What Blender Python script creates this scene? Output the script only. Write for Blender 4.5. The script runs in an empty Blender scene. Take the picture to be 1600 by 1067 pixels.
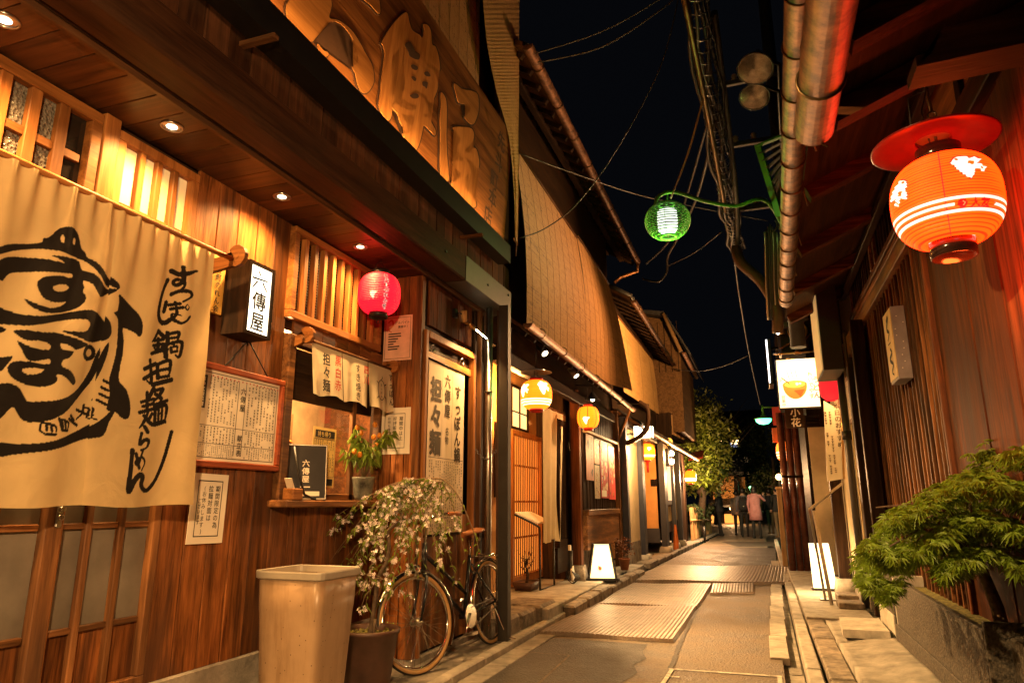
import bpy, bmesh, math, random
import numpy as np
from mathutils import Vector, Matrix
random.seed(7); rng = np.random.default_rng(7)
sc = bpy.context.scene
COL = sc.collection
PI = math.pi
V = Vector

# ------------------------------------------------------------------ camera
PSI, TH = math.radians(19.5836), math.radians(13.2630)
CAM = V((0, 0, 1.2))
_h = V((-math.sin(PSI), math.cos(PSI), 0)); CR = V((math.cos(PSI), math.sin(PSI), 0)); _z = V((0, 0, 1))
CF = _h*math.cos(TH) + _z*math.sin(TH); CU = _z*math.cos(TH) - _h*math.sin(TH)
cd = bpy.data.cameras.new('camera'); cam = bpy.data.objects.new('camera', cd); COL.objects.link(cam)
cam.matrix_world = Matrix(((CR.x, CU.x, -CF.x, 0), (CR.y, CU.y, -CF.y, 0), (CR.z, CU.z, -CF.z, 1.2), (0, 0, 0, 1)))
cd.sensor_width = 36; cd.lens = 24.0; cd.clip_start = 0.05; cd.clip_end = 500
sc.camera = cam

# ------------------------------------------------------------------ world (night sky) and exposure
w = bpy.data.worlds.new('World'); sc.world = w; w.use_nodes = True
nt = w.node_tree; bgn = nt.nodes['Background']
sky = nt.nodes.new('ShaderNodeTexSky'); sky.sky_type = 'NISHITA'; sky.sun_disc = False
sky.sun_elevation = math.radians(-6); sky.sun_rotation = math.radians(120)
skm = nt.nodes.new('ShaderNodeMix'); skm.data_type = 'RGBA'; skm.blend_type = 'ADD'; skm.inputs[0].default_value = 1
skm.inputs[7].default_value = (0.0045, 0.0052, 0.0075, 1)      # town glow on the night sky
sks = nt.nodes.new('ShaderNodeMix'); sks.data_type = 'RGBA'; sks.blend_type = 'MULTIPLY'; sks.inputs[0].default_value = 1
sks.inputs[7].default_value = (.004, .004, .004, 1)
nt.links.new(sky.outputs[0], sks.inputs[6]); nt.links.new(sks.outputs[2], skm.inputs[6]); nt.links.new(skm.outputs[2], bgn.inputs[0])
bgn.inputs[1].default_value = 0.30
sc.view_settings.view_transform = 'Standard'
try: sc.view_settings.look = 'None'
except Exception: pass
sc.view_settings.gamma = 1; sc.view_settings.use_curve_mapping = False
sc.view_settings.exposure = 0.35
cy = sc.cycles
cy.use_denoising = True; cy.max_bounces = 5; cy.diffuse_bounces = 3; cy.glossy_bounces = 2; cy.transmission_bounces = 4
cy.transparent_max_bounces = 6; cy.sample_clamp_indirect = 2.5; cy.sample_clamp_direct = 0; cy.caustics_reflective = False; cy.caustics_refractive = False
cy.blur_glossy = 0.6
WARM = (1, .52, .165); AMBER = (1, .42, .10); PALE = (1, .62, .27)

# ------------------------------------------------------------------ placing
def ray(px, py): return CR*((px-800)/1067.) - CU*((py-533.5)/1067.) + CF
def RX(px, py, x): d = ray(px, py); return CAM + d*(x/d.x)                 # where a sight line meets a real plane
def RY(px, py, y): d = ray(px, py); return CAM + d*(y/d.y)
def RZ(px, py, z): d = ray(px, py); return CAM + d*((z-1.2)/d.z)
def RD(px, py, t): return CAM + ray(px, py)*t
def RP(px, py, p0, n): d = ray(px, py); return CAM + d*((p0-CAM).dot(n)/d.dot(n))
def L(px, py, x): p = RX(px, py, x); return p.y, p.z
_r, _u, _f = np.array(CR), np.array(CU), np.array(CF)
def proj_np(P):                                                             # Nx3 world -> Nx2
    v = P - np.array([0, 0, 1.2]); zc = v @ _f
    return np.stack([800+1067*(v @ _r)/zc, 533.5-1067*(v @ _u)/zc], 1)

WM = {}
def _set(o, world, parent):
    WM[o.name] = world
    if parent is None:
        o.matrix_world = world
    else:
        o.parent = parent
        o.matrix_parent_inverse = WM[parent.name].inverted()
        loc, rot, s = world.decompose(); o.location = loc; o.rotation_mode = 'QUATERNION'; o.rotation_quaternion = rot; o.scale = s
def tag(o, label, cat=None, group=None, kind=None):
    if label: o['label'] = label
    if cat: o['category'] = cat
    if group: o['group'] = group
    if kind: o['kind'] = kind
    return o
def thing(name, label, cat, loc=(0, 0, 0), group=None, kind=None, rot=None):
    o = bpy.data.objects.new(name, None); COL.objects.link(o); o.empty_display_size = .1
    m = Matrix.Translation(V(loc))
    if rot is not None: m = m @ rot.to_4x4()
    _set(o, m, None)
    return tag(o, label, cat, group, kind)
def kids(o): return [c for c in o.children]
def copy_tree(root, loc, label=None, rotz=None, parent=None):
    c = root.copy(); COL.objects.link(c); WM[c.name] = Matrix.Translation(V(loc))
    if parent is None:
        c.location = loc
        if rotz is not None: c.rotation_mode = 'XYZ'; c.rotation_euler = (0, 0, rotz)
        if label: c['label'] = label
    else: c.parent = parent
    for k in kids(root):
        copy_tree(k, k.location, parent=c)
    return c

class MB:
    def __init__(s): s.bm = bmesh.new(); s.mi = 0
    def face(s, pts):
        vs = [s.bm.verts.new(p) for p in pts]
        try: f = s.bm.faces.new(vs); f.material_index = s.mi; return f
        except Exception: return None
    def box(s, c, d, rot=None, bev=0):
        c = V(c); h = V(d)/2
        vs = []
        for i in (-1, 1):
            for j in (-1, 1):
                for k in (-1, 1):
                    p = V((i*h.x, j*h.y, k*h.z))
                    if rot is not None: p = rot @ p
                    vs.append(s.bm.verts.new(c+p))
        fs = []
        for q in ((0, 1, 3, 2), (4, 6, 7, 5), (0, 4, 5, 1), (2, 3, 7, 6), (0, 2, 6, 4), (1, 5, 7, 3)):
            f = s.bm.faces.new([vs[i] for i in q]); f.material_index = s.mi; fs.append(f)
        if bev > 0:
            es = list({e for f in fs for e in f.edges})
            bmesh.ops.bevel(s.bm, geom=es, offset=min(bev, .45*min(d)), segments=1, affect='EDGES', profile=.5)
        return s
    def bx(s, x0, x1, y0, y1, z0, z1, bev=0):
        return s.box(((x0+x1)/2, (y0+y1)/2, (z0+z1)/2), (abs(x1-x0), abs(y1-y0), abs(z1-z0)), None, bev)
    def bar(s, a, b, w, t, up=(0, 0, 1), bev=0):
        a, b = V(a), V(b); d = b-a; n = d.length; d.normalize()
        u = V(up); x = d.cross(u)
        if x.length < 1e-4: x = d.cross(V((1, 0, 0)))
        x.normalize(); y = x.cross(d)
        rot = Matrix((x, d, y)).transposed()
        return s.box((a+b)/2, (w, n, t), rot, bev)
    def tube(s, pts, r, seg=8, cap=True):
        pts = [V(p) for p in pts]; n = len(pts)
        rs = r if isinstance(r, (list, tuple)) else [r]*n
        rings = []; prev = None
        for i, p in enumerate(pts):
            t = (pts[min(i+1, n-1)] - pts[max(i-1, 0)])
            if t.length < 1e-9: t = V((0, 0, 1))
            t.normalize()
            if prev is None:
                a = t.orthogonal().normalized()
            else:
                a = prev - t*prev.dot(t)
                a = a.normalized() if a.length > 1e-6 else t.orthogonal().normalized()
            prev = a; b = t.cross(a)
            rings.append([s.bm.verts.new(p + (a*math.cos(2*PI*k/seg) + b*math.sin(2*PI*k/seg))*rs[i]) for k in range(seg)])
        for i in range(n-1):
            for k in range(seg):
                f = s.bm.faces.new((rings[i][k], rings[i][(k+1) % seg], rings[i+1][(k+1) % seg], rings[i+1][k])); f.material_index = s.mi; f.smooth = True
        if cap and seg > 2:
            for rg in (rings[0][::-1], rings[-1]):
                f = s.bm.faces.new(rg); f.material_index = s.mi
        return s
    def ring(s, c, R, r, axis=(0, 0, 1), n=32, seg=8, a0=0, a1=2*PI):
        c = V(c); ax = V(axis).normalized(); a = ax.orthogonal().normalized(); b = ax.cross(a)
        full = abs(a1-a0-2*PI) < 1e-6
        rings = []
        N = n if full else n+1
        for i in range(N):
            th = a0+(a1-a0)*i/n; d = a*math.cos(th)+b*math.sin(th)
            rings.append([s.bm.verts.new(c+d*(R+r*math.cos(2*PI*k/seg))+ax*(r*math.sin(2*PI*k/seg))) for k in range(seg)])
        for i in range(n):
            for k in range(seg):
                A, B = rings[i], rings[(i+1) % N]
                f = s.bm.faces.new((A[k], B[k], B[(k+1) % seg], A[(k+1) % seg])); f.material_index = s.mi; f.smooth = True
        return s
    def lathe(s, prof, c=(0, 0, 0), seg=24, smooth=True, caps=False):
        c = V(c); rings = []
        for (r, z) in prof:
            rings.append([s.bm.verts.new(c+V((r*math.cos(2*PI*k/seg), r*math.sin(2*PI*k/seg), z))) for k in range(seg)])
        for i in range(len(prof)-1):
            for k in range(seg):
                f = s.bm.faces.new((rings[i][k], rings[i][(k+1) % seg], rings[i+1][(k+1) % seg], rings[i+1][k])); f.material_index = s.mi; f.smooth = smooth
        if caps:
            f = s.bm.faces.new(rings[0][::-1]); f.material_index = s.mi
            f = s.bm.faces.new(rings[-1]); f.material_index = s.mi
        return s
    def ball(s, c, r, u=10, v=6, sc3=(1, 1, 1)):
        m = Matrix.Translation(V(c)) @ Matrix.Diagonal((r*sc3[0], r*sc3[1], r*sc3[2], 1))
        g = bmesh.ops.create_uvsphere(s.bm, u_segments=u, v_segments=v, radius=1, matrix=m)
        for vv in g['verts']:
            for f in vv.link_faces: f.smooth = True; f.material_index = s.mi
        return s
    def prism(s, pts, vec):                       # polygon (maybe concave) pushed along vec
        pts = [V(p) for p in pts]; vec = V(vec)
        a = [s.bm.verts.new(p) for p in pts]; b = [s.bm.verts.new(p+vec) for p in pts]
        f0 = s.bm.faces.new(a); f1 = s.bm.faces.new(b[::-1]); fs = [f0, f1]
        n = len(pts)
        for i in range(n):
            f = s.bm.faces.new((a[i], b[i], b[(i+1) % n], a[(i+1) % n])); f.material_index = s.mi
        for f in fs: f.material_index = s.mi
        if n > 4: bmesh.ops.triangulate(s.bm, faces=fs)
        return s
    def build(s, name, mat, parent=None, M=None, smooth=False, recalc=True, origin=None):
        bm = s.bm
        if M is not None: bm.transform(M)
        if recalc: bmesh.ops.recalc_face_normals(bm, faces=bm.faces)
        if smooth:
            for f in bm.faces: f.smooth = True
        lo = V((1e9,)*3); hi = V((-1e9,)*3)
        for v in bm.verts:
            for i in range(3): lo[i] = min(lo[i], v.co[i]); hi[i] = max(hi[i], v.co[i])
        c = (lo+hi)/2 if origin is None else V(origin)
        bm.transform(Matrix.Translation(-c))
        me = bpy.data.meshes.new(name); bm.to_mesh(me); bm.free()
        ms = mat if isinstance(mat, (list, tuple)) else [mat]
        d = hi-lo; ax = max(range(3), key=lambda i: d[i])
        for m in ms: me.materials.append(m[ax] if isinstance(m, dict) else m)
        o = bpy.data.objects.new(name, me); COL.objects.link(o)
        _set(o, Matrix.Translation(c), parent)
        return o
_boxes = {}
def pbox(name, c, d, mat, parent, bev=.004, rot=None):
    """a chamfered board / block; alike pieces share mesh data"""
    ax = max(range(3), key=lambda i: d[i]); m = mat[ax] if isinstance(mat, dict) else mat
    key = (round(d[0], 4), round(d[1], 4), round(d[2], 4), bev, m.name)
    if key not in _boxes:
        b = MB(); b.box((0, 0, 0), d, None, bev); bmesh.ops.recalc_face_normals(b.bm, faces=b.bm.faces)
        me = bpy.data.meshes.new(name); b.bm.to_mesh(me); b.bm.free(); me.materials.append(m); _boxes[key] = me
    o = bpy.data.objects.new(name, _boxes[key]); COL.objects.link(o)
    mw = Matrix.Translation(V(c))
    if rot is not None: mw = mw @ rot.to_4x4()
    _set(o, mw, parent)
    return o
def pbx(name, x0, x1, y0, y1, z0, z1, mat, parent, bev=.004):
    return pbox(name, ((x0+x1)/2, (y0+y1)/2, (z0+z1)/2), (abs(x1-x0), abs(y1-y0), abs(z1-z0)), mat, parent, bev)
def rotz(a): return Matrix.Rotation(a, 3, 'Z')
def mesh_np(name, verts, faces, mat, parent=None, smooth=True, attrs=None):
    me = bpy.data.meshes.new(name)
    verts = np.asarray(verts, float); c = (verts.min(0)+verts.max(0))/2
    me.from_pydata((verts-c).tolist(), [], [tuple(f) for f in faces])
    if smooth: me.polygons.foreach_set('use_smooth', [True]*len(me.polygons))
    if attrs is not None:
        for an, arr in attrs.items():
            arr = np.asarray(arr, float)
            if arr.ndim == 1:
                a = me.attributes.new(an, 'FLOAT', 'POINT'); a.data.foreach_set('value', arr)
            else:
                a = me.attributes.new(an, 'FLOAT_COLOR', 'POINT'); a.data.foreach_set('color', arr.ravel())
    me.materials.append(mat); me.update()
    o = bpy.data.objects.new(name, me); COL.objects.link(o); _set(o, Matrix.Translation(V(c)), parent)
    return o
def grid_faces(nu, nv):
    return [(i*nv+j, (i+1)*nv+j, (i+1)*nv+j+1, i*nv+j+1) for i in range(nu-1) for j in range(nv-1)]

# ------------------------------------------------------------------ print and brush helpers
def in_poly(P, poly):
    poly = np.asarray(poly, float); x, y = P[:, 0], P[:, 1]; res = np.zeros(len(P), bool)
    lo, hi = poly.min(0), poly.max(0)
    idx = np.where((x >= lo[0]) & (x <= hi[0]) & (y >= lo[1]) & (y <= hi[1]))[0]
    if not len(idx): return res
    xs, ys = x[idx], y[idx]; r = np.zeros(len(idx), bool)
    n = len(poly); j = n-1
    for i in range(n):
        xi, yi = poly[i]; xj, yj = poly[j]
        if yi != yj:
            r ^= ((yi > ys) != (yj > ys)) & (xs < (xj-xi)*(ys-yi)/(yj-yi)+xi)
        j = i
    res[idx] = r
    return res
def smooth_line(pts, n=8, closed=False):
    pts = [np.array(p, float) for p in pts]; out = []
    m = len(pts)
    if m < 3: return np.array(pts)
    rngi = range(m) if closed else range(m-1)
    for i in rngi:
        if closed: p0, p1, p2, p3 = pts[i-1], pts[i], pts[(i+1) % m], pts[(i+2) % m]
        else: p0, p1, p2, p3 = pts[max(i-1, 0)], pts[i], pts[i+1], pts[min(i+2, m-1)]
        for k in range(n):
            t = k/n
            out.append(.5*((2*p1)+(-p0+p2)*t+(2*p0-5*p1+4*p2-p3)*t*t+(-p0+3*p1-3*p2+p3)*t**3))
    if not closed: out.append(pts[-1])
    return np.array(out)
def on_stroke(P, pts, w0, taper=True):
    """mask of points under a brush stroke with swelling width"""
    c = smooth_line(pts, 6); n = len(c); res = np.zeros(len(P), bool)
    for i in range(n-1):
        t = (i+.5)/n
        r = w0*.5*((.62+.55*math.sin(PI*min(1, t*1.15+.08))**.8) if taper else 1)
        if taper and i == 0: r *= 1.25
        a, b = c[i], c[i+1]
        lo = np.minimum(a, b)-r; hi = np.maximum(a, b)+r
        idx = np.where((P[:, 0] >= lo[0]) & (P[:, 0] <= hi[0]) & (P[:, 1] >= lo[1]) & (P[:, 1] <= hi[1]))[0]
        if not len(idx): continue
        q = P[idx]; ab = b-a; tt = np.clip(((q-a) @ ab)/max(ab @ ab, 1e-9), 0, 1)
        d = np.hypot(*(q-a-tt[:, None]*ab).T)
        res[idx] |= d <= r
    return res
_gl = {}
def glyph(ch, bold=0.0):
    k = (ch, bold)
    if k not in _gl:
        cu = bpy.data.curves.new('t', 'FONT'); cu.body = ch; cu.resolution_u = 3; cu.size = 1; cu.offset = bold
        o = bpy.data.objects.new('t', cu); COL.objects.link(o)
        dg = bpy.context.evaluated_depsgraph_get(); me = bpy.data.meshes.new_from_object(o.evaluated_get(dg))
        vs = np.array([v.co[:2] for v in me.vertices]) if len(me.vertices) else np.zeros((0, 2))
        fs = [tuple(p.vertices) for p in me.polygons]
        bpy.data.objects.remove(o); bpy.data.curves.remove(cu); bpy.data.meshes.remove(me)
        if len(vs):
            lo, hi = vs.min(0), vs.max(0)
            adv = hi[0]-lo[0]
            if ord(ch) > 0x2000: vs = vs - np.array([(lo[0]+hi[0])/2, .36])   # centre of the em box
            else: vs = vs - np.array([(lo[0]+hi[0])/2, .36])
        else: adv = .3
        _gl[k] = (vs, fs, adv)
    return _gl[k]
class Ink:
    """flat print on a surface: origin O, right U, up Vv; one mesh lying 1 mm proud"""
    def __init__(s, O, U, Vv, lift=.0015):
        s.O, s.U, s.V = V(O), V(U), V(Vv); s.N = s.U.cross(s.V); s.v = []; s.f = []; s.k = 0; s.lift = lift
    def _add(s, pts, faces, ox=0):
        b = len(s.v); h = s.lift+s.k*6e-6; s.k += 1
        for (u, v) in pts: s.v.append(s.O+s.U*u+s.V*v+s.N*h)
        for f in faces: s.f.append(tuple(b+i for i in f))
    def rect(s, u0, v0, u1, v1): s._add([(u0, v0), (u1, v0), (u1, v1), (u0, v1)], [(0, 1, 2, 3)])
    def frame(s, u0, v0, u1, v1, t):
        s.rect(u0, v0, u1, v0+t); s.rect(u0, v1-t, u1, v1); s.rect(u0, v0+t, u0+t, v1-t); s.rect(u1-t, v0+t, u1, v1-t)
    def char(s, ch, u, v, size, bold=0.0, shear=0, sx=1):
        vs, fs, _ = glyph(ch)
        ds = [(0, 0)] if bold < .004 else [(bold*.8*math.cos(a), bold*.8*math.sin(a)) for a in np.arange(6)*PI/3]
        for (du, dv) in ds: s._add([(u+(p[0]*sx+shear*p[1]+du)*size, v+(p[1]+dv)*size) for p in vs], fs)
    def vtext(s, txt, u, v, size, bold=0.0, lead=1.05, shear=0, jit=0, sx=1):   # v: top of the first glyph
        for i, ch in enumerate(txt):
            if ch == ' ': continue
            k = 1+random.uniform(-jit, jit)
            if ch == 'ー': s.rect(u-.06*size, v-size*(lead*i+.9), u+.06*size, v-size*(lead*i+.1)); continue
            s.char(ch, u+random.uniform(-jit, jit)*size*.5, v-size*(lead*i+.5), size*k*.98, bold, shear, sx)
    def htext(s, txt, u, v, size, bold=0.0, lead=1.02):
        for i, ch in enumerate(txt):
            if ch != ' ': s.char(ch, u+size*(lead*i+.5), v, size, bold)
    def latin(s, txt, u, v, size, bold=0.0):
        for ch in txt:
            g = glyph(ch); 
            if ch != ' ': s.char(ch, u+g[2]*size/2, v, size, bold)
            u += (g[2]+.08)*size
    def stroke(s, pts, wd, taper=True, n=6):
        c = smooth_line(pts, n); m = len(c); vs = []
        for i in range(m):
            t = c[min(i+1, m-1)]-c[max(i-1, 0)]; t = t/max(np.hypot(*t), 1e-9); nn = np.array([-t[1], t[0]])
            k = i/(m-1); r = wd*.5*((.55+.6*math.sin(PI*min(1, k*1.1+.08))**.8) if taper else 1)
            vs += [c[i]+nn*r, c[i]-nn*r]
        s._add(vs, [(2*i, 2*i+1, 2*i+3, 2*i+2) for i in range(m-1)])
    def poly(s, pts):
        b = bmesh.new(); vv = [b.verts.new((p[0], p[1], 0)) for p in pts]
        f = b.faces.new(vv); bmesh.ops.triangulate(b, faces=[f]); b.verts.index_update()
        s._add(pts, [tuple(v.index for v in f.verts) for f in b.faces]); b.free()
    def disc(s, u, v, r, n=14): s._add([(u+r*math.cos(2*PI*k/n), v+r*math.sin(2*PI*k/n)) for k in range(n)], [tuple(range(n))])
    def lines(s, u0, v0, u1, v1, cols, gap=.4, size=None):   # columns of small writing too small to read
        cw = (u1-u0)/cols
        for i in range(cols):
            v = v1; 
            while v > v0:
                h = random.uniform(.5, .95)*cw*.75
                u = u0+cw*(i+.5)
                if random.random() > .12:
                    g = cw*.28
                    s.rect(u-g, v-h*.22, u+g, v-h*.08)
                    s.rect(u-.09*cw, v-h*.8, u+.09*cw, v-h*.25)
                    if random.random() > .4: s.rect(u-g*.8, v-h*.62, u+g, v-h*.48)
                v -= h*1.1
                if random.random() < .06: v -= cw*2
    def build(s, name, mat, parent, smooth=False):
        if not s.v: return None
        return mesh_np(name, [tuple(p) for p in s.v], s.f, mat, parent, smooth=False)
WU, WV = V((0, 1, 0)), V((0, 0, 1))       # on walls that face the street from the left: right is +Y
FU = V((1, 0, 0))                          # on faces that look back at the viewer: right is +X
RU = V((0, -1, 0))                         # on the right-hand walls: right is -Y
def lamp(name, kind, loc, power, color, parent=None, target=None, size=.03, angle=90, blend=.5, sy=None):
    ld = bpy.data.lights.new(name, kind); ld.energy = power; ld.color = color
    o = bpy.data.objects.new(name, ld); COL.objects.link(o)
    q = Matrix.Identity(3)
    if target is not None: q = (V(target)-V(loc)).to_track_quat('-Z', 'Y').to_matrix()
    if kind == 'SPOT': ld.spot_size = math.radians(angle); ld.spot_blend = blend; ld.shadow_soft_size = size
    elif kind == 'AREA':
        ld.size = size
        if sy: ld.shape = 'RECTANGLE'; ld.size_y = sy
    else: ld.shadow_soft_size = size
    _set(o, Matrix.Translation(V(loc)) @ q.to_4x4(), parent)
    return o
# ------------------------------------------------------------------ materials
def newmat(name):
    m = bpy.data.materials.new(name); m.use_nodes = True
    n = m.node_tree.nodes; return m, n, m.node_tree.links, n['Principled BSDF']
def plain(name, c, rough=.6, metal=0, var=.12, scale=8, bump=.0, spec=.5, bscale=60):
    m, n, l, p = newmat(name)
    p.inputs['Roughness'].default_value = rough; p.inputs['Metallic'].default_value = metal; p.inputs['Specular IOR Level'].default_value = spec
    tc = n.new('ShaderNodeTexCoord'); oi = n.new('ShaderNodeObjectInfo')
    ad = n.new('ShaderNodeVectorMath'); ad.operation = 'ADD'; l.new(tc.outputs['Object'], ad.inputs[0]); l.new(oi.outputs['Location'], ad.inputs[1])
    nz = n.new('ShaderNodeTexNoise'); nz.inputs['Scale'].default_value = scale; nz.inputs['Detail'].default_value = 6; nz.inputs['Roughness'].default_value = .65
    l.new(ad.outputs[0], nz.inputs['Vector'])
    r = n.new('ShaderNodeValToRGB'); r.color_ramp.elements[0].position = .3; r.color_ramp.elements[1].position = .72
    a = [max(0, x*(1-var*2)) for x in c]; b = [min(1, x*(1+var)) for x in c]
    r.color_ramp.elements[0].color = (*a, 1); r.color_ramp.elements[1].color = (*b, 1)
    l.new(nz.outputs[0], r.inputs[0]); l.new(r.outputs[0], p.inputs['Base Color'])
    if bump:
        n2 = n.new('ShaderNodeTexNoise'); n2.inputs['Scale'].default_value = bscale; n2.inputs['Detail'].default_value = 5
        l.new(ad.outputs[0], n2.inputs['Vector'])
        bp = n.new('ShaderNodeBump'); bp.inputs['Strength'].default_value = bump; bp.inputs['Distance'].default_value = .01
        l.new(n2.outputs[0], bp.inputs['Height']); l.new(bp.outputs[0], p.inputs['Normal'])
    return m
def _wood(name, base, dark, ax, rough, wear, cross=14, bump=.25, knots=True):
    m, n, l, p = newmat(name+'_xyz'[0]+'xyz'[ax])
    tc = n.new('ShaderNodeTexCoord'); oi = n.new('ShaderNodeObjectInfo')
    mp = n.new('ShaderNodeMapping'); s = [1, 1, 1]; s[ax] = .07; mp.inputs['Scale'].default_value = s
    off = n.new('ShaderNodeMath'); off.operation = 'MULTIPLY'; off.inputs[1].default_value = 53; l.new(oi.outputs['Random'], off.inputs[0])
    cmb = n.new('ShaderNodeCombineXYZ')
    for i in range(3): l.new(off.outputs[0], cmb.inputs[i])
    l.new(tc.outputs['Object'], mp.inputs['Vector'])
    ad = n.new('ShaderNodeVectorMath'); ad.operation = 'ADD'; l.new(mp.outputs[0], ad.inputs[0]); l.new(cmb.outputs[0], ad.inputs[1])
    def noise(sc_, det, dist=0, vec=ad):
        k = n.new('ShaderNodeTexNoise'); k.inputs['Scale'].default_value = sc_; k.inputs['Detail'].default_value = det; k.inputs['Distortion'].default_value = dist
        l.new(vec.outputs[0], k.inputs['Vector']); return k
    g1 = noise(cross, 5, 1.2); g2 = noise(cross*7, 3, .3)
    mx = n.new('ShaderNodeMath'); mx.operation = 'MULTIPLY_ADD'; l.new(g2.outputs[0], mx.inputs[0]); mx.inputs[1].default_value = .45; l.new(g1.outputs[0], mx.inputs[2])
    rp = n.new('ShaderNodeValToRGB'); rp.color_ramp.elements[0].position = .52; rp.color_ramp.elements[1].position = .90
    rp.color_ramp.elements[0].color = (*dark, 1); rp.color_ramp.elements[1].color = (*base, 1)
    l.new(mx.outputs[0], rp.inputs[0])
    # board to board difference
    hv = n.new('ShaderNodeHueSaturation'); mr = n.new('ShaderNodeMapRange'); mr.inputs[3].default_value = .55; mr.inputs[4].default_value = 1.35
    l.new(oi.outputs['Random'], mr.inputs[0]); l.new(mr.outputs[0], hv.inputs['Value']); l.new(rp.outputs[0], hv.inputs['Color'])
    out = hv.outputs[0]
    if wear > 0:                                            # rain streaks along the grain
        mp3 = n.new('ShaderNodeMapping'); s3 = [5.5]*3; s3[ax] = .45; mp3.inputs['Scale'].default_value = s3; ad3 = n.new('ShaderNodeVectorMath'); ad3.operation = 'ADD'
        l.new(tc.outputs['Object'], ad3.inputs[0]); l.new(oi.outputs['Location'], ad3.inputs[1]); l.new(ad3.outputs[0], mp3.inputs['Vector'])
        k3 = noise(2.4, 6, .5, mp3); r3 = n.new('ShaderNodeValToRGB'); r3.color_ramp.elements[0].position = .40; r3.color_ramp.elements[1].position = .60
        v3 = 1-.5*wear; r3.color_ramp.elements[0].color = (v3, v3, v3, 1); l.new(k3.outputs[0], r3.inputs[0])
        m3 = n.new('ShaderNodeMix'); m3.data_type = 'RGBA'; m3.blend_type = 'MULTIPLY'; m3.inputs[0].default_value = 1; l.new(out, m3.inputs[6]); l.new(r3.outputs[0], m3.inputs[7]); out = m3.outputs[2]
    if wear > 0:                                            # patches of grey wear and grime, unequal
        ad2 = n.new('ShaderNodeVectorMath'); ad2.operation = 'ADD'; l.new(tc.outputs['Object'], ad2.inputs[0]); l.new(oi.outputs['Location'], ad2.inputs[1])
        mp2 = n.new('ShaderNodeMapping'); s2 = [1.6]*3; s2[ax] = .55; mp2.inputs['Scale'].default_value = s2; l.new(ad2.outputs[0], mp2.inputs['Vector'])
        w1 = noise(2.2, 7, .4, mp2); wr = n.new('ShaderNodeValToRGB'); wr.color_ramp.elements[0].position = .46; wr.color_ramp.elements[1].position = .66
        l.new(w1.outputs[0], wr.inputs[0])
        wm = n.new('ShaderNodeMath'); wm.operation = 'MULTIPLY'; wm.inputs[1].default_value = wear; l.new(wr.outputs[0], wm.inputs[0])
        mw = n.new('ShaderNodeMix'); mw.data_type = 'RGBA'; l.new(wm.outputs[0], mw.inputs[0]); l.new(out, mw.inputs[6])
        mw.inputs[7].default_value = (dark[0]*.55+.02, dark[1]*.6+.017, dark[2]*.7+.014, 1); out = mw.outputs[2]
    l.new(out, p.inputs['Base Color'])
    rr = n.new('ShaderNodeMapRange'); rr.inputs[3].default_value = rough-.14; rr.inputs[4].default_value = rough+.16; l.new(g1.outputs[0], rr.inputs[0]); l.new(rr.outputs[0], p.inputs['Roughness'])
    p.inputs['Specular IOR Level'].default_value = .03 if name in ('red_brown_boards', 'charred_battens', 'dark_stained_timber', 'beam_timber') else .12
    bp = n.new('ShaderNodeBump'); bp.inputs['Strength'].default_value = bump; bp.inputs['Distance'].default_value = .006; l.new(mx.outputs[0], bp.inputs['Height']); l.new(bp.outputs[0], p.inputs['Normal'])
    return m
def wood(name, base, dark, rough=.5, wear=.0, cross=14, bump=.25): return {i: _wood(name, base, dark, i, rough, wear, cross, bump) for i in range(3)}
W_CEDAR = wood('cedar_boards', (.36, .128, .036), (.095, .031, .010), .42, .8, 24, .4)
W_HONEY = wood('honey_timber', (.38, .155, .045), (.17, .06, .016), .45, .25)
W_WORN = wood('worn_timber', (.31, .135, .048), (.085, .034, .014), .5, .65)
W_DARK = wood('dark_stained_timber', (.055, .03, .018), (.018, .011, .008), .42, .3)
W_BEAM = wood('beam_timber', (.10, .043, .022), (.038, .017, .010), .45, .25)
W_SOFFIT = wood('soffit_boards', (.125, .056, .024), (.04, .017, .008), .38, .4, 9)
W_RED = wood('red_brown_boards', (.21, .066, .022), (.05, .015, .007), .58, .7, 16, .4)
W_BATTEN = wood('charred_battens', (.21, .085, .03), (.04, .018, .009), .5, .55, 16)
W_SIGN = wood('signboard_timber', (.29, .125, .042), (.11, .042, .014), .5, .35, 11, .35)
W_CARVE = wood('carved_letter_timber', (.44, .215, .072), (.26, .11, .034), .45, .15, 11, .2)
W_PALE = wood('pale_timber', (.60, .38, .18), (.38, .2, .08), .5, .1)
W_NAVY = plain('navy_painted_timber', (.03, .03, .042), .5)
M_BLACK = plain('black_painted_metal', (.016, .015, .015), .4, .3)
M_INK = plain('black_ink', (.012, .010, .009), .8, var=.05)
M_INKBROWN = plain('brown_ink', (.06, .025, .012), .8)
M_REDINK = plain('red_ink', (.55, .04, .02), .8)
M_STEEL = plain('brushed_steel', (.55, .52, .48), .28, 1, .1, 30)
M_STEELD = plain('dull_steel', (.16, .15, .14), .45, .7, .2, 20)
M_COPPER = plain('copper_gutter', (.30, .14, .07), .52, .75, .45, 18, .25, bscale=60)
M_BRASS = plain('brass', (.55, .33, .12), .35, .9)
M_CONC = plain('concrete', (.30, .27, .23), .85, 0, .3, 5, .35)
M_CONCL = plain('pale_concrete', (.42, .38, .32), .8, 0, .25, 6, .3)
M_STONE = plain('rough_stone', (.26, .21, .16), .8, 0, .4, 9, .8, bscale=35)
M_PAPER = plain('paper', (.72, .60, .46), .8, var=.05, scale=3)
M_PAPERW = plain('white_paper', (.78, .70, .58), .75, var=.04, scale=3)
M_PAPERY = plain('yellow_card', (.72, .52, .18), .7, var=.05)
M_GLASSD = plain('dark_pane', (.018, .014, .012), .06, spec=.6)
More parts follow.
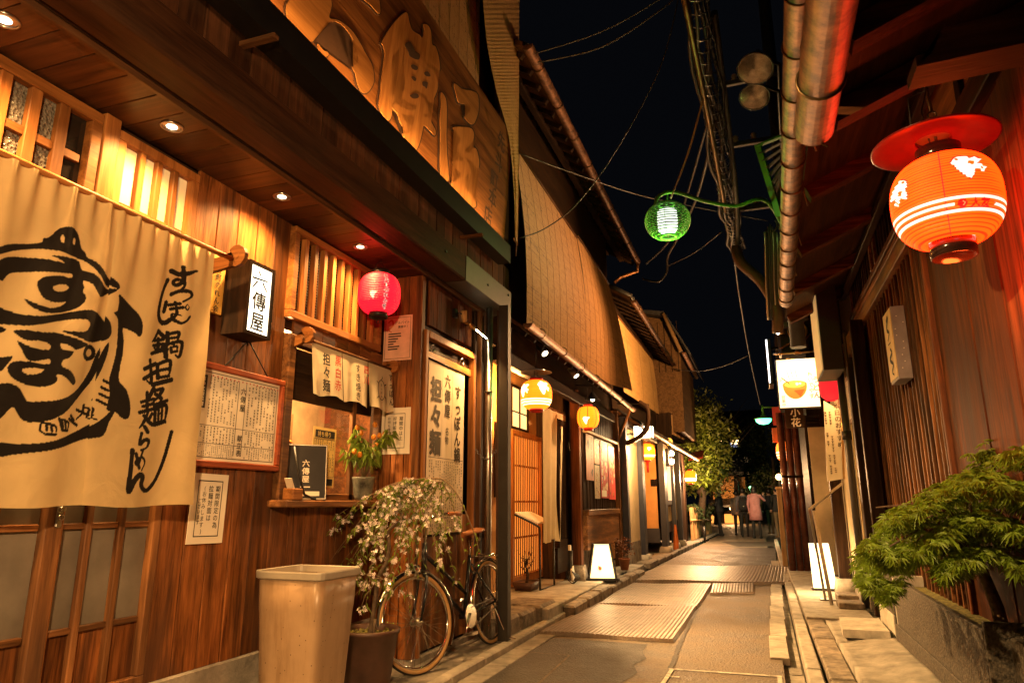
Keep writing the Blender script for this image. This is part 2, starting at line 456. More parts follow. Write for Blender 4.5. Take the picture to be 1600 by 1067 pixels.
M_PLASTER = plain('cream_plaster', (.62, .46, .26), .9, 0, .1, 4, .15)
M_PLASTERO = plain('ochre_plaster', (.58, .30, .10), .9, 0, .1, 4, .15)
M_TILE = plain('roof_tile', (.05, .048, .05), .5, 0, .3, 12, .2)
def scuffed(name, c):
    m = plain(name, c, .34, 0, .10, 2.5, .05, bscale=160); n, l = m.node_tree.nodes, m.node_tree.links; p = n['Principled BSDF']; src = p.inputs['Base Color'].links[0].from_socket
    tc = n.new('ShaderNodeTexCoord'); v = n.new('ShaderNodeTexVoronoi'); v.inputs['Scale'].default_value = 26; l.new(tc.outputs['Object'], v.inputs['Vector'])
    r = n.new('ShaderNodeValToRGB'); r.color_ramp.elements[0].position = .06; r.color_ramp.elements[1].position = .11; r.color_ramp.elements[0].color = (.25, .2, .15, 1); l.new(v.outputs['Distance'], r.inputs[0])
    mp = n.new('ShaderNodeMapping'); mp.inputs['Scale'].default_value = (9, 9, 1.1); l.new(tc.outputs['Object'], mp.inputs['Vector']); z = n.new('ShaderNodeTexNoise'); z.inputs['Scale'].default_value = 1.6; z.inputs['Detail'].default_value = 8; z.inputs['Roughness'].default_value = .7; l.new(mp.outputs[0], z.inputs['Vector'])
    r2 = n.new('ShaderNodeValToRGB'); r2.color_ramp.elements[0].position = .36; r2.color_ramp.elements[1].position = .56; r2.color_ramp.elements[0].color = (.74, .70, .64, 1); l.new(z.outputs[0], r2.inputs[0])
    for rr in (r, r2):
        k = n.new('ShaderNodeMix'); k.data_type = 'RGBA'; k.blend_type = 'MULTIPLY'; k.inputs[0].default_value = 1; l.new(src, k.inputs[6]); l.new(rr.outputs[0], k.inputs[7]); src = k.outputs[2]
    l.new(src, p.inputs['Base Color']); return m
M_PLASTIC = scuffed('scuffed_bin_plastic', (.40, .27, .16))
M_POT = plain('brown_pot', (.085, .04, .026), .5, 0, .2, 7)
M_POTG = plain('grey_glazed_pot', (.17, .17, .13), .35, 0, .5, 12)
M_TERRA = plain('terracotta', (.36, .13, .05), .7)
M_SOIL = plain('soil_moss', (.16, .14, .03), 1, 0, .6, 40, .8)
M_BARK = plain('bark', (.11, .07, .04), .8, 0, .4, 30, .6)
M_TWIG = plain('twig', (.20, .13, .07), .7, 0, .3, 30)
M_LEAFD = plain('garden_leaf', (.05, .075, .02), .6, 0, .4, 2)
def leafy(name, c, var=.35, sc_=14, tr_=.4):
    m = plain(name, c, .55, 0, var, sc_); n, l = m.node_tree.nodes, m.node_tree.links; p = n['Principled BSDF']; t = n.new('ShaderNodeBsdfTranslucent'); l.new(p.inputs['Base Color'].links[0].from_socket, t.inputs[0])
    ms = n.new('ShaderNodeMixShader'); ms.inputs[0].default_value = tr_; l.new(p.outputs[0], ms.inputs[1]); l.new(t.outputs[0], ms.inputs[2]); l.new(ms.outputs[0], n['Material Output'].inputs[0]); return m
M_LEAF = leafy('maple_leaf', (.21, .31, .022))
M_LEAF2 = leafy('bright_leaf', (.20, .28, .03))
M_LEAFY = leafy('yellow_green_leaf', (.15, .17, .02), .4, 2)
M_PETAL = plain('pale_blossom', (.82, .70, .68), .6, 0, .06, 30)
M_ORANGE = plain('orange_fruit', (.75, .26, .02), .4)
M_TYRE = plain('black_rubber', (.02, .018, .016), .6)
M_TYREW = plain('tan_sidewall', (.50, .30, .12), .55)
M_CHROME = plain('chrome', (.72, .68, .62), .12, 1, .05)
M_FRAME = plain('black_enamel', (.012, .012, .013), .18)
M_LEATHER = plain('brown_leather', (.30, .10, .025), .42)
M_MAT = plain('rubber_mat', (.19, .135, .095), .42, 0, .25, 5, .15)
M_CLOTHC = plain('cream_cloth', (.62, .47, .26), .9, 0, .08, 5)
M_SKIN = plain('skin', (.42, .24, .16), .6)
M_HAIR = plain('hair', (.012, .009, .008), .5)
M_PAINTW = plain('white_road_paint', (.62, .58, .5), .8, 0, .35, 14, .2)
M_CABLE = plain('cable', (.010, .009, .009), .5)
M_CABLEG = plain('grey_cable', (.055, .05, .047), .5)
M_GREENP = plain('green_paint', (.09, .34, .03), .4)
M_REDP = plain('red_lacquer', (.40, .015, .012), .32)
M_BRONZE = plain('bronze', (.20, .13, .06), .4, .8)
def emit(name, c, st):
    m, n, l, p = newmat(name); p.inputs['Base Color'].default_value = (*[min(.8, x) for x in c], 1); p.inputs['Roughness'].default_value = .7
    p.inputs['Emission Color'].default_value = (*c, 1); p.inputs['Emission Strength'].default_value = st; return m
E_BULB = emit('lamp_filament', (1, .78, .45), 30)
E_LENS = emit('downlight_lens', (1, .80, .50), 8)
E_PANEL = emit('lit_acrylic', (1, .86, .62), 2.6)
E_PANELW = emit('lit_white_acrylic', (1, .90, .70), 2.2)
E_SHOJI = emit('lit_shoji', (1, .62, .22), 1.3)
E_GREEN = emit('green_glass', (.10, 1, .45), 5)
E_GLANT = emit('pale_lantern_core', (.92, 1, .86), 1.3)
E_STAR = emit('distant_lamp', (1, .55, .2), 6)
E_STARG = emit('distant_green_lamp', (.25, 1, .35), 5)
def attr_emit(name, rough=.6):                      # lantern paper: printed colours, lit from inside
    m, n, l, p = newmat(name)
    a = n.new('ShaderNodeAttribute'); a.attribute_name = 'print'
    nz = n.new('ShaderNodeTexNoise'); nz.inputs['Scale'].default_value = 9; tc = n.new('ShaderNodeTexCoord'); l.new(tc.outputs['Object'], nz.inputs['Vector'])
    mr = n.new('ShaderNodeMapRange'); mr.inputs[3].default_value = .7; mr.inputs[4].default_value = 1.25; l.new(nz.outputs[0], mr.inputs[0])
    l.new(a.outputs['Color'], p.inputs['Emission Color']); l.new(mr.outputs[0], p.inputs['Emission Strength'])
    cl = n.new('ShaderNodeMix'); cl.data_type = 'RGBA'; cl.clamp_result = True; cl.inputs[0].default_value = 1; l.new(a.outputs['Color'], cl.inputs[7])
    sc_ = n.new('ShaderNodeHueSaturation'); sc_.inputs['Value'].default_value = .5; l.new(cl.outputs[2], sc_.inputs['Color']); l.new(sc_.outputs[0], p.inputs['Base Color'])
    p.inputs['Roughness'].default_value = rough
    return m
M_LANT = attr_emit('lantern_paper')
def cloth_print(name, base, ink, wr=.25):           # woven cloth with ink from the 'ink' attribute
    m, n, l, p = newmat(name)
    a = n.new('ShaderNodeAttribute'); a.attribute_name = 'ink'
    tc = n.new('ShaderNodeTexCoord')
    nz = n.new('ShaderNodeTexNoise'); nz.inputs['Scale'].default_value = 3.2; nz.inputs['Detail'].default_value = 5; l.new(tc.outputs['Object'], nz.inputs['Vector'])
    r = n.new('ShaderNodeValToRGB'); r.color_ramp.elements[0].position = .35; r.color_ramp.elements[1].position = .7
    r.color_ramp.elements[0].color = (*[x*.78 for x in base], 1); r.color_ramp.elements[1].color = (*base, 1); l.new(nz.outputs[0], r.inputs[0])
    mx = n.new('ShaderNodeMix'); mx.data_type = 'RGBA'; l.new(a.outputs['Fac'], mx.inputs[0]); l.new(r.outputs[0], mx.inputs[6]); mx.inputs[7].default_value = (*ink, 1)
    l.new(mx.outputs[2], p.inputs['Base Color']); p.inputs['Roughness'].default_value = .85; p.inputs['Specular IOR Level'].default_value = .2
    mu = n.new('ShaderNodeTexMusgrave') if hasattr(bpy.types, 'ShaderNodeTexMusgrave') else n.new('ShaderNodeTexNoise')
    mu.inputs['Scale'].default_value = 5; mu.inputs['Detail'].default_value = 4; mu.inputs['Distortion'].default_value = 1.6; l.new(tc.outputs['Object'], mu.inputs['Vector'])
    wv = n.new('ShaderNodeTexNoise'); wv.inputs['Scale'].default_value = 350; l.new(tc.outputs['Object'], wv.inputs['Vector'])
    ma = n.new('ShaderNodeMath'); ma.operation = 'MULTIPLY_ADD'; l.new(wv.outputs[0], ma.inputs[0]); ma.inputs[1].default_value = .04; l.new(mu.outputs[0], ma.inputs[2])
    bp = n.new('ShaderNodeBump'); bp.inputs['Strength'].default_value = wr; bp.inputs['Distance'].default_value = .03; l.new(ma.outputs[0], bp.inputs['Height']); l.new(bp.outputs[0], p.inputs['Normal'])
    tr = n.new('ShaderNodeBsdfTranslucent'); l.new(mx.outputs[2], tr.inputs[0])
    ms = n.new('ShaderNodeMixShader'); ms.inputs[0].default_value = .22; l.new(p.outputs[0], ms.inputs[1]); l.new(tr.outputs[0], ms.inputs[2])
    l.new(ms.outputs[0], n['Material Output'].inputs[0])
    return m
M_NOREN = cloth_print('cream_noren_cloth', (.74, .55, .28), (.013, .010, .009))
M_NORENS = cloth_print('white_noren_cloth', (.80, .70, .50), (.013, .010, .009), .35)
def reed(name, c1, c2, pitch):                      # reed blind: colour differs from reed to reed
    m, n, l, p = newmat(name)
    tc = n.new('ShaderNodeTexCoord'); mp = n.new('ShaderNodeMapping'); mp.inputs['Scale'].default_value = (1, .35, 1/pitch); l.new(tc.outputs['Object'], mp.inputs['Vector'])
    nz = n.new('ShaderNodeTexNoise'); nz.inputs['Scale'].default_value = 1.0; nz.inputs['Detail'].default_value = 4; l.new(mp.outputs[0], nz.inputs['Vector'])
    mp2 = n.new('ShaderNodeMapping'); mp2.inputs['Scale'].default_value = (1, 24, 9); l.new(tc.outputs['Object'], mp2.inputs['Vector'])
    n2 = n.new('ShaderNodeTexNoise'); n2.inputs['Scale'].default_value = 1.4; n2.inputs['Detail'].default_value = 6; n2.inputs['Roughness'].default_value = .7; l.new(mp2.outputs[0], n2.inputs['Vector'])
    ma = n.new('ShaderNodeMath'); ma.operation = 'MULTIPLY_ADD'; l.new(n2.outputs[0], ma.inputs[0]); ma.inputs[1].default_value = 1.1; l.new(nz.outputs[0], ma.inputs[2])
    r = n.new('ShaderNodeValToRGB'); r.color_ramp.elements[0].position = .80; r.color_ramp.elements[1].position = 1.3; r.color_ramp.elements[0].color = (*c2, 1); r.color_ramp.elements[1].color = (*c1, 1)
    l.new(ma.outputs[0], r.inputs[0]); l.new(r.outputs[0], p.inputs['Base Color']); p.inputs['Roughness'].default_value = .6
    bp = n.new('ShaderNodeBump'); bp.inputs['Strength'].default_value = .6; bp.inputs['Distance'].default_value = .01; l.new(ma.outputs[0], bp.inputs['Height']); l.new(bp.outputs[0], p.inputs['Normal'])
    return m
M_REED = reed('brown_reed', (.40, .20, .065), (.07, .03, .011), .012)
M_REEDY = reed('yellow_reed', (.55, .34, .13), (.30, .16, .05), .012)
def asphalt(name, c, st=.5):
    m, n, l, p = newmat(name); tc = n.new('ShaderNodeTexCoord')
    a = n.new('ShaderNodeTexNoise'); a.inputs['Scale'].default_value = 1.3; a.inputs['Detail'].default_value = 8; a.inputs['Roughness'].default_value = .7; l.new(tc.outputs['Object'], a.inputs['Vector'])
    b = n.new('ShaderNodeTexVoronoi'); b.inputs['Scale'].default_value = 60; l.new(tc.outputs['Object'], b.inputs['Vector'])
    b2 = n.new('ShaderNodeTexNoise'); b2.inputs['Scale'].default_value = 42; b2.inputs['Detail'].default_value = 7; b2.inputs['Roughness'].default_value = .8; l.new(tc.outputs['Object'], b2.inputs['Vector'])
    ma = n.new('ShaderNodeMath'); ma.operation = 'MULTIPLY_ADD'; l.new(b2.outputs[0], ma.inputs[0]); ma.inputs[1].default_value = .9; l.new(a.outputs[0], ma.inputs[2])
    r = n.new('ShaderNodeValToRGB'); r.color_ramp.elements[0].position = .76; r.color_ramp.elements[1].position = 1.16
    r.color_ramp.elements[0].color = (*[x*.32 for x in c], 1); r.color_ramp.elements[1].color = (*[x*1.75 for x in c], 1)
    l.new(ma.outputs[0], r.inputs[0]); l.new(r.outputs[0], p.inputs['Base Color'])
    rr = n.new('ShaderNodeMapRange'); rr.inputs[1].default_value = .35; rr.inputs[2].default_value = .65; rr.inputs[3].default_value = .45; rr.inputs[4].default_value = .75; l.new(a.outputs[0], rr.inputs[0]); l.new(rr.outputs[0], p.inputs['Roughness'])
    hh = n.new('ShaderNodeMath'); hh.operation = 'ADD'; l.new(b.outputs['Distance'], hh.inputs[0]); l.new(b2.outputs[0], hh.inputs[1])
    bp = n.new('ShaderNodeBump'); bp.inputs['Strength'].default_value = st; bp.inputs['Distance'].default_value = .008; l.new(hh.outputs[0], bp.inputs['Height']); l.new(bp.outputs[0], p.inputs['Normal'])
    return m
M_ROAD = asphalt('worn_sandy_asphalt', (.105, .080, .056), 1.2)
M_ROADD = asphalt('dark_asphalt', (.021, .017, .013), 1.0)
M_GROUND = asphalt('town_ground', (.03, .028, .025))
def frosted(name, c, rough, st=.4, scale=140):
    m, n, l, p = newmat(name); p.inputs['Base Color'].default_value = (*c, 1); p.inputs['Roughness'].default_value = rough
    tc = n.new('ShaderNodeTexCoord'); v = n.new('ShaderNodeTexVoronoi'); v.inputs['Scale'].default_value = scale; l.new(tc.outputs['Object'], v.inputs['Vector'])
    bp = n.new('ShaderNodeBump'); bp.inputs['Strength'].default_value = st; bp.inputs['Distance'].default_value = .01; l.new(v.outputs['Distance'], bp.inputs['Height']); l.new(bp.outputs[0], p.inputs['Normal'])
    return m
M_PEBBLE = frosted('pebbled_glass', (.17, .155, .135), .16, 1.0, 70)
M_FROST = plain('frosted_glass', (.20, .175, .145), .3, 0, .2, 2.5)
M_FROSTL = emit('frosted_glass_lit_from_the_room', (1, .66, .32), .2)
M_AGG = plain('pebble_dash', (.075, .058, .042), .8, 0, .5, 55, 1.0, bscale=70)
def glassmat():
    m, n, l, p = newmat('clear_glass')
    g = n.new('ShaderNodeBsdfGlossy'); g.inputs[1].default_value = .03; t = n.new('ShaderNodeBsdfTransparent');     ms = n.new('ShaderNodeMixShader'); ms.inputs[0].default_value = .07; l.new(t.outputs[0], ms.inputs[1]); l.new(g.outputs[0], ms.inputs[2]); l.new(ms.outputs[0], n['Material Output'].inputs[0]); return m
M_CLEAR = glassmat()
# ------------------------------------------------------------------ the ground
def sheet(name, pts, z, mat, kind='structure', parent=None, thick=0):
    b = MB()
    if thick: b.prism([(p[0], p[1], z-thick) for p in pts], (0, 0, thick))
    else:
        f = b.bm.faces.new([b.bm.verts.new((p[0], p[1], z)) for p in pts])
        if len(pts) > 4: bmesh.ops.triangulate(b.bm, faces=[f])
    o = b.build(name, mat, parent, recalc=False if not thick else True)
    if kind: o['kind'] = kind
    return o
sheet('ground', [(-120, -60), (120, -60), (120, 160), (-120, 160)], -.06, M_GROUND)
sheet('road', [(-2.06, -4), (.06, -4), (.06, 24), (-.2, 60), (-6, 60), (-1.7, 24), (-2.06, 12)], 0, M_ROAD)
def pix_sheet(name, px, z, mat):
    return sheet(name, [(RZ(a, b, z).x, RZ(a, b, z).y) for a, b in px], z, mat)
pix_sheet('asphalt_patch', [(690, 1085), (868, 996), (1012, 1006), (1004, 1018), (1010, 1028), (990, 1038), (996, 1050), (972, 1066), (978, 1085), (950, 1120), (955, 1250), (560, 1250)], .004, M_ROADD)
pix_sheet('asphalt_patch', [(1110, 872), (1150, 856), (1212, 855), (1213, 887), (1120, 886), (1132, 880)], .004, M_ROADD)
pix_sheet('asphalt_patch', [(1128, 846), (1208, 846), (1211, 853), (1152, 854)], .004, M_ROADD)
# long seam where the road was opened and filled again
sm = MB()
cl = [RZ(1105, 925, .006), RZ(1090, 950, .006), RZ(1072, 985, .006), RZ(1060, 1010, .006), RZ(1052, 1035, .006), RZ(1046, 1044, .006)]
for i in range(len(cl)-1):
    a, c_ = cl[i], cl[i+1]
    for k in range(8):
        t0, t1 = k/8, (k+1)/8; p, q = a.lerp(c_, t0), a.lerp(c_, t1); w0, w1 = .012+.012*random.random(), .012+.012*random.random()
        sm.face([(p.x-w0, p.y, .006), (p.x+w0, p.y, .006), (q.x+w1, q.y, .006), (q.x-w1, q.y, .006)])
sm.build('asphalt_seam', M_ROADD, recalc=False)['kind'] = 'structure'
# painted marks
pm = MB()
def paint(p0, p1, wd, z=.008, mb=None):
    a, c_ = RZ(*p0, z), RZ(*p1, z); d = (c_-a); d.normalize(); n = V((-d.y, d.x, 0))*wd/2
    (mb or pm).face([a-n, c_-n, c_+n, a+n])
paint((1045, 1044), (1222, 1056), .03); paint((1050, 1045), (1024, 1085), .03); paint((1045, 1056), (1062, 1057), .03); paint((1218, 1056), (1222, 1085), .03)
pm.build('painted_bay_corner', M_PAINTW, recalc=False)['kind'] = 'structure'
pm = MB(); paint((822, 1018), (890, 1023), .016); paint((890, 1023), (822, 1085), .02)
pm.build('faint_chalk_line', plain('worn_chalk', (.14, .11, .08), .9, var=.3), recalc=False)['kind'] = 'structure'

# left: gutter strip, kerb stones, paved footway
ks = thing('kerb', None, None, (-2.1, 5, 0), kind='structure')
for i in range(22):
    y = -1+i*.62
    if y > 6.6 and y < 7.2: pass
    pbx('gutter_slab', -2.055, -1.89, y+.004, y+.616, -.05, .008+.002*(i % 3), M_CONC, ks, .004)
    if y < 11.5: pbx('kerb_stone', -2.15, -2.06, y+.003, y+.617, -.05, .062+.003*(i % 2), M_CONCL, ks, .012)
for i in range(26):                                                          # the kerb goes on up the lane, bending right
    y = 12.7+i*.6; x = -2.08+.026*(y-12.7)
    pbx('kerb_stone', x-.1, x, y+.004, y+.596, -.05, .075+.004*(i % 3), M_CONC, ks, .01)
fw = thing('footway', None, None, (-2.5, 4, 0), kind='structure')
for i in range(16):
    for j in range(3):
        y = 2.3+i*.31; x = -2.155-j*.24
        pbx('paving_tile', x-.236, x, y+.004, y+.306, -.03, .048+.002*((i*3+j*7) % 3), M_CONC, fw, .004)
pbx('footway_bed', -6, -2.16, -3, 2.28, -.05, .04, M_CONC, fw)
sheet('footway_beyond', [(-2.1, 6.6), (-2.18, 12.6), (-1.75, 24), (-1.6, 29), (-4, 29), (-4, 6.6)], .05, M_CONC)
# right: cover plates, drain channel, two rows of kerb, rough edge
rk = thing('drain_edge', None, None, (.2, 6, 0), kind='structure')
for i in range(10):
    y = 6.15+i*.98
    x = .0+i*.014
    pbx('drain_cover_plate', x-.03, x+.115, y+.006, y+.974, -.04, .016+.002*(i % 2), M_CONCL, rk, .004)
pbx('drain_channel', .05, .2, -3, 24, -.10, -.05, M_CONC, rk)
for i in range(26):
    y = 1.2+i*.9; x = .19+.004*i
    pbx('kerb_stone', x, x+.105, y+.004, y+.896, -.1, .045+.004*(i % 2), M_CONCL, rk, .01)
pbx('drain_channel', .3, .335, -3, 9, -.1, -.03, M_CONC, rk)
for i in range(10):
    y = 1.6+i*.75
    if y < 8: pbx('edge_stone', .338, .505+.006*math.sin(i*2.1), y+.006, y+.744, -.1, .06+.006*(i % 2), M_STONE, rk, .012)
sheet('road_edge', [(.115, 5.9), (.19, 5.9), (.3, 24), (.13, 24)], -.045, M_CONC)

# uneven concrete pavement on the right
def lump(name, x0, x1, y0, y1, zf, mat, parent, nx=14, ny=16, thick=.12):
    vs = []; 
    for i in range(nx):
        for j in range(ny):
            x = x0+(x1-x0)*i/(nx-1); y = y0+(y1-y0)*j/(ny-1); vs.append((x, y, zf(i/(nx-1), j/(ny-1))))
    fs = grid_faces(nx, ny); n = len(vs)
    edge = [i*ny for i in range(nx)] + [(nx-1)*ny+j for j in range(1, ny)] + [i*ny+ny-1 for i in range(nx-2, -1, -1)] + [j for j in range(ny-2, 0, -1)]
    for e in edge: vs.append((vs[e][0], vs[e][1], -thick))
    m = len(edge)
    for k in range(m): fs.append((edge[k], n+k, n+(k+1) % m, edge[(k+1) % m]))
    return mesh_np(name, vs, fs, mat, parent, smooth=True)
rp_ = thing('pavement', None, None, (.75, 6, 0), kind='structure')
wob = lambda u, v: .006*math.sin(9*u+3*v)+.006*math.sin(14*v+2)
lump('pavement_slab', .51, .93, 4.2, 6.62, lambda u, v: .075+.07*u+.035*math.sin(PI*v)+wob(u, v), M_CONC, rp_)
lump('pavement_slab', .51, .93, 6.64, 7.86, lambda u, v: .06+.05*u+.02*math.sin(PI*v)+wob(v, u), M_CONC, rp_)
lump('pavement_slab', .51, .93, 1.2, 4.18, lambda u, v: .08+.07*u+.02*math.sin(PI*v)+wob(v, u), M_CONC, rp_)
st = MB(); st.prism([(.56, 6.72, .10), (.90, 6.60, .12), (.915, 7.30, .12), (.60, 7.42, .10)], (0, 0, .065)); st.build('raised_slab', M_CONCL, rp_)
sheet('pavement_bed', [(.93, -3), (.93, 24), (4, 24), (4, -3)], .03, M_CONC)
pl = MB(); pl.bx(.335, .97, 7.9, 13.2, -.06, .085, .006); pl.build('paved_platform', M_CONCL, rp_)
pbx('platform_step', .70, .96, 8.55, 8.85, .085, .15, M_STONE, rp_, .01); pbx('platform_step', .74, .96, 9.05, 9.4, .085, .17, M_STONE, rp_, .01)

# rubber mats laid over the road works
def ribbed_mat(name, corners, label, group, nu=90, nv=30, ribs=30, lift=.02, wavex=.012, across=True):
    """a heavy mat with ribs; corners a,b,c,d go round on the ground"""
    a, b_, c_, d = [V((p.x, p.y, 0)) for p in corners]
    vs = []; nuu = ribs*6+1
    for i in range(nuu):
        for j in range(nv):
            u, v = i/(nuu-1), j/(nv-1)
            p = (a.lerp(b_, u)).lerp(d.lerp(c_, u), v)
            rib = (.0, .009, .0095, .010, .0095, .009)[i % 6]
            z = lift+rib+wavex*(math.sin(7*u+2*v)+math.sin(5*v+u*3))*.5 + .010*math.exp(-((v-.5)/.05)**2)*0
            vs.append((p.x, p.y, max(z, .008)))
    fs = grid_faces(nuu, nv); n = len(vs)
    edge = [i*nv for i in range(nuu)] + [(nuu-1)*nv+j for j in range(1, nv)] + [i*nv+nv-1 for i in range(nuu-2, -1, -1)] + [j for j in range(nv-2, 0, -1)]
    ctr = (a+b_+c_+d)/4
    for e in edge:
        q = V(vs[e]); dd = (q-ctr); dd.z = 0; dd.normalize(); vs.append((q.x+dd.x*.02, q.y+dd.y*.02, .004))
    m = len(edge)
    for k in range(m): fs.append((edge[k], n+k, n+(k+1) % m, edge[(k+1) % m]))
    o = mesh_np(name, vs, fs, M_MAT, None, smooth=False)
    return tag(o, label, 'mat', group)
GM = 'rubber mats laid on the lane'
ribbed_mat('rubber_mat', [RZ(843, 991, 0), RZ(1052, 1004, 0), RZ(1090, 948, 0), RZ(938, 943, 0)], 'wide ribbed brown rubber mat nearest the bicycle, its near edge lifting', GM)
ribbed_mat('rubber_mat', [RZ(937, 945, .012), RZ(1089, 950, .012), RZ(1112, 915, .012), RZ(985, 912, .012)], 'ribbed brown rubber mat in the middle, overlapping the nearest mat', GM, lift=.026)
ribbed_mat('rubber_mat', [RZ(978, 911, 0), RZ(1236, 914, 0), RZ(1236, 889, 0), RZ(1040, 885, 0)], 'long ribbed mat laid right across the lane to the drain', GM, ribs=44, lift=.035, wavex=.02)
ribbed_mat('rubber_mat', [RZ(1110, 929, 0), RZ(1178, 928, 0), RZ(1178, 913, 0), RZ(1114, 914, 0)], 'small dark rubber mat beside the long mat across the lane', GM, ribs=14, nv=14, wavex=.004)

# ------------------------------------------------------------------ the restaurant on the left
WX, DX, JY, SZ = -2.80, -2.46, 4.74, 3.0
R = thing('restaurant_building', 'timber restaurant front with warm downlights, plank walls and a huge carved signboard', 'building', (-2.8, 3, 0))
pbx('side_body', -7, -2.95, -2.5, 6.2, -.02, 8.2, W_DARK, R, 0) if False else None
bk = MB(); bk.bx(-7, -3.6, -2.5, 6.15, 0, 8.2); bk.build('back_wall', W_DARK, R)
# concrete footing
pbx('footing', -3.0, -2.79, -1.5, JY, 0, .37, M_CONC, R, .01)
pbx('footing', -2.6, -2.455, JY, 6.2, 0, .10, M_CONC, R, .01)
def planks(a0, a1, fixed, z0, z1, wd, mat, parent, axis='y', thick=.02, jit=.003, name='plank', gap=.006):
    n = max(1, round((a1-a0)/wd)); w_ = (a1-a0)/n
    for i in range(n):
        c = a0+(i+.5)*w_; j = random.uniform(-jit, jit)
        if axis == 'y': pbox(name, (fixed-thick/2+j, c, (z0+z1)/2), (thick, w_-gap, z1-z0), mat, parent, .003)
        else: pbox(name, (c, fixed+thick/2+j, (z0+z1)/2), (w_-gap, thick, z1-z0), mat, parent, .003)
dark_back = MB(); dark_back.bx(-2.9, -2.845, -1.5, 3.52, .37, SZ+.2); dark_back.bx(-2.9, -2.845, 3.52, JY, .37, 1.18); dark_back.bx(-2.9, -2.845, 3.52, JY, 2.3, SZ+.2)
dark_back.build('wall_core', W_DARK, R)
dc = MB(); dc.bx(-2.9, -2.46-.025, JY+.025, JY+.05, .1, SZ+.1); dc.bx(-2.53, -2.49, JY+.05, 6.2, .1, SZ+.3); dc.build('wall_core', W_DARK, R)
planks(2.70, 3.52, WX, .37, SZ, .18, W_CEDAR, R)                    # beside the noren up to the window
planks(3.52, JY, WX, .37, 1.17, .18, W_CEDAR, R)                    # under the window
planks(3.60, JY, WX, 2.24, 2.36, .16, W_CEDAR, R)                    # between vent and window
planks(WX, DX, JY, .1, SZ+.02, .115, W_CEDAR, R, axis='x')           # the return beside the window
pbx('corner_post', DX-.05, DX+.008, JY-.006, JY+.06, .1, SZ+.03, W_WORN, R, .006)
planks(JY+.06, 4.80, DX, .1, SZ+.05, .06, W_CEDAR, R)
planks(4.88, 5.78, DX, 2.62, SZ+.1, .15, W_RED, R)                   # over the door
planks(5.86, 6.12, DX, .1, SZ+.1, .09, W_DARK, R)
# upper windows of the left bay
def lattice(name, y0, y1, z0, z1, x, cols, rows_z, frame_w, bar_w, mat, parent, pane, depth=.05, pane_name='pane', skip=None):
    f = MB(); f.bx(x-depth, x, y0, y1, z1-frame_w, z1, .004); f.bx(x-depth, x, y0, y1, z0, z0+frame_w, .004)
    f.bx(x-depth, x, y0, y0+frame_w, z0+frame_w, z1-frame_w, .004); f.bx(x-depth, x, y1-frame_w, y1, z0+frame_w, z1-frame_w, .004)
    fo = f.build(name, mat, parent)
    iy0, iy1 = y0+frame_w, y1-frame_w
    st = (iy1-iy0)/cols
    for i in range(1, cols): pbox('mullion', (x-depth*.45, iy0+i*st, (z0+z1)/2), (depth*.7, bar_w, z1-z0-2*frame_w), mat, fo, .004)
    for z in rows_z:
        for i in range(cols): pbox('glazing_bar', (x-depth*.55, iy0+(i+.5)*st, z), (depth*.5, st-bar_w, bar_w*.8), mat, fo, .003)
    zs = [z0+frame_w]+list(rows_z)+[z1-frame_w]
    for i in range(cols):
        for k in range(len(zs)-1):
            mm = pane(i, k) if callable(pane) else pane
            pbox(pane_name, (x-depth*.86, iy0+(i+.5)*st, (zs[k]+zs[k+1])/2), (.005, st-.004, zs[k+1]-zs[k]-.004), mm, fo, 0)
    return fo
lattice('upper_window', .95, 2.09, 2.2, 2.985, WX+.012, 8, [2.72], .055, .05, W_HONEY, R, lambda i, k: M_PEBBLE if i < 7 else M_GLASSD)
pbx('window_post', WX-.05, WX+.02, 2.092, 2.175, .37, 3.0, W_HONEY, R, .004)
lattice('upper_window', 2.18, 2.70, 2.2, 2.965, WX+.006, 4, [2.60], .05, .035, W_HONEY, R, M_FROSTL)
pbx('lintel', WX-.05, WX+.03, .5, 2.70, 2.08, 2.198, W_HONEY, R, .005)
# sliding doors under the noren
d1 = lattice('sliding_door', 2.10, 2.70, .37, 2.07, WX+.004, 3, [.67, 1.10], .045, .032, W_WORN, R, lambda i, k: W_CEDAR[2] if k == 0 else M_FROST, depth=.045)
d2 = lattice('sliding_door', 1.0, 2.16, .37, 2.07, WX+.034, 5, [.67, 1.10], .075, .034, W_WORN, R, lambda i, k: W_CEDAR[2] if k == 0 else M_FROST)
lk = MB(); lk.bx(WX+.035, WX+.047, 2.118, 2.146, 1.10, 1.22, .004); lk.tube([(WX+.045, 2.132, 1.175), (WX+.062, 2.132, 1.175)], .012, 10); lk.ring((WX+.055, 2.132, 1.14), .011, .003, (1, 0, 0), 12, 6)
lk.build('lock', M_STEEL, d2)

# soffit of boards with recessed lamps, edge trims, the great beam
n = 9
for i in range(n):
    x0 = -2.80+i*(.40/n) if False else None
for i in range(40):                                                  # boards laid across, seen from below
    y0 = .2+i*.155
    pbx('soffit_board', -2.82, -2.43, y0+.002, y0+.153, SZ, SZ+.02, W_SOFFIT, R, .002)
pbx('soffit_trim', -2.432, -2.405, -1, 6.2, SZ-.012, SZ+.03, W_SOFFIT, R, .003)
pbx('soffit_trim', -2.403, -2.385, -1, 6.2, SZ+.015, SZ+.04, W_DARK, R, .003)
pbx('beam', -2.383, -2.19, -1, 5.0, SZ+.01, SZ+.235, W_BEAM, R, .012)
pbx('beam', -2.383, -2.19, 5.004, 6.14, SZ+.01, SZ+.235, plain('beam_end_paint', (.042, .036, .028), .5, .2), R, .004)
bo = MB()
for (y, z) in ((6.04, SZ+.06), (6.04, SZ+.18), (5.5, SZ+.12), (4.6, SZ+.12)): bo.tube([(-2.19, y, z), (-2.18, y, z)], .011, 8)
bo.build('bolt', M_BLACK, R)
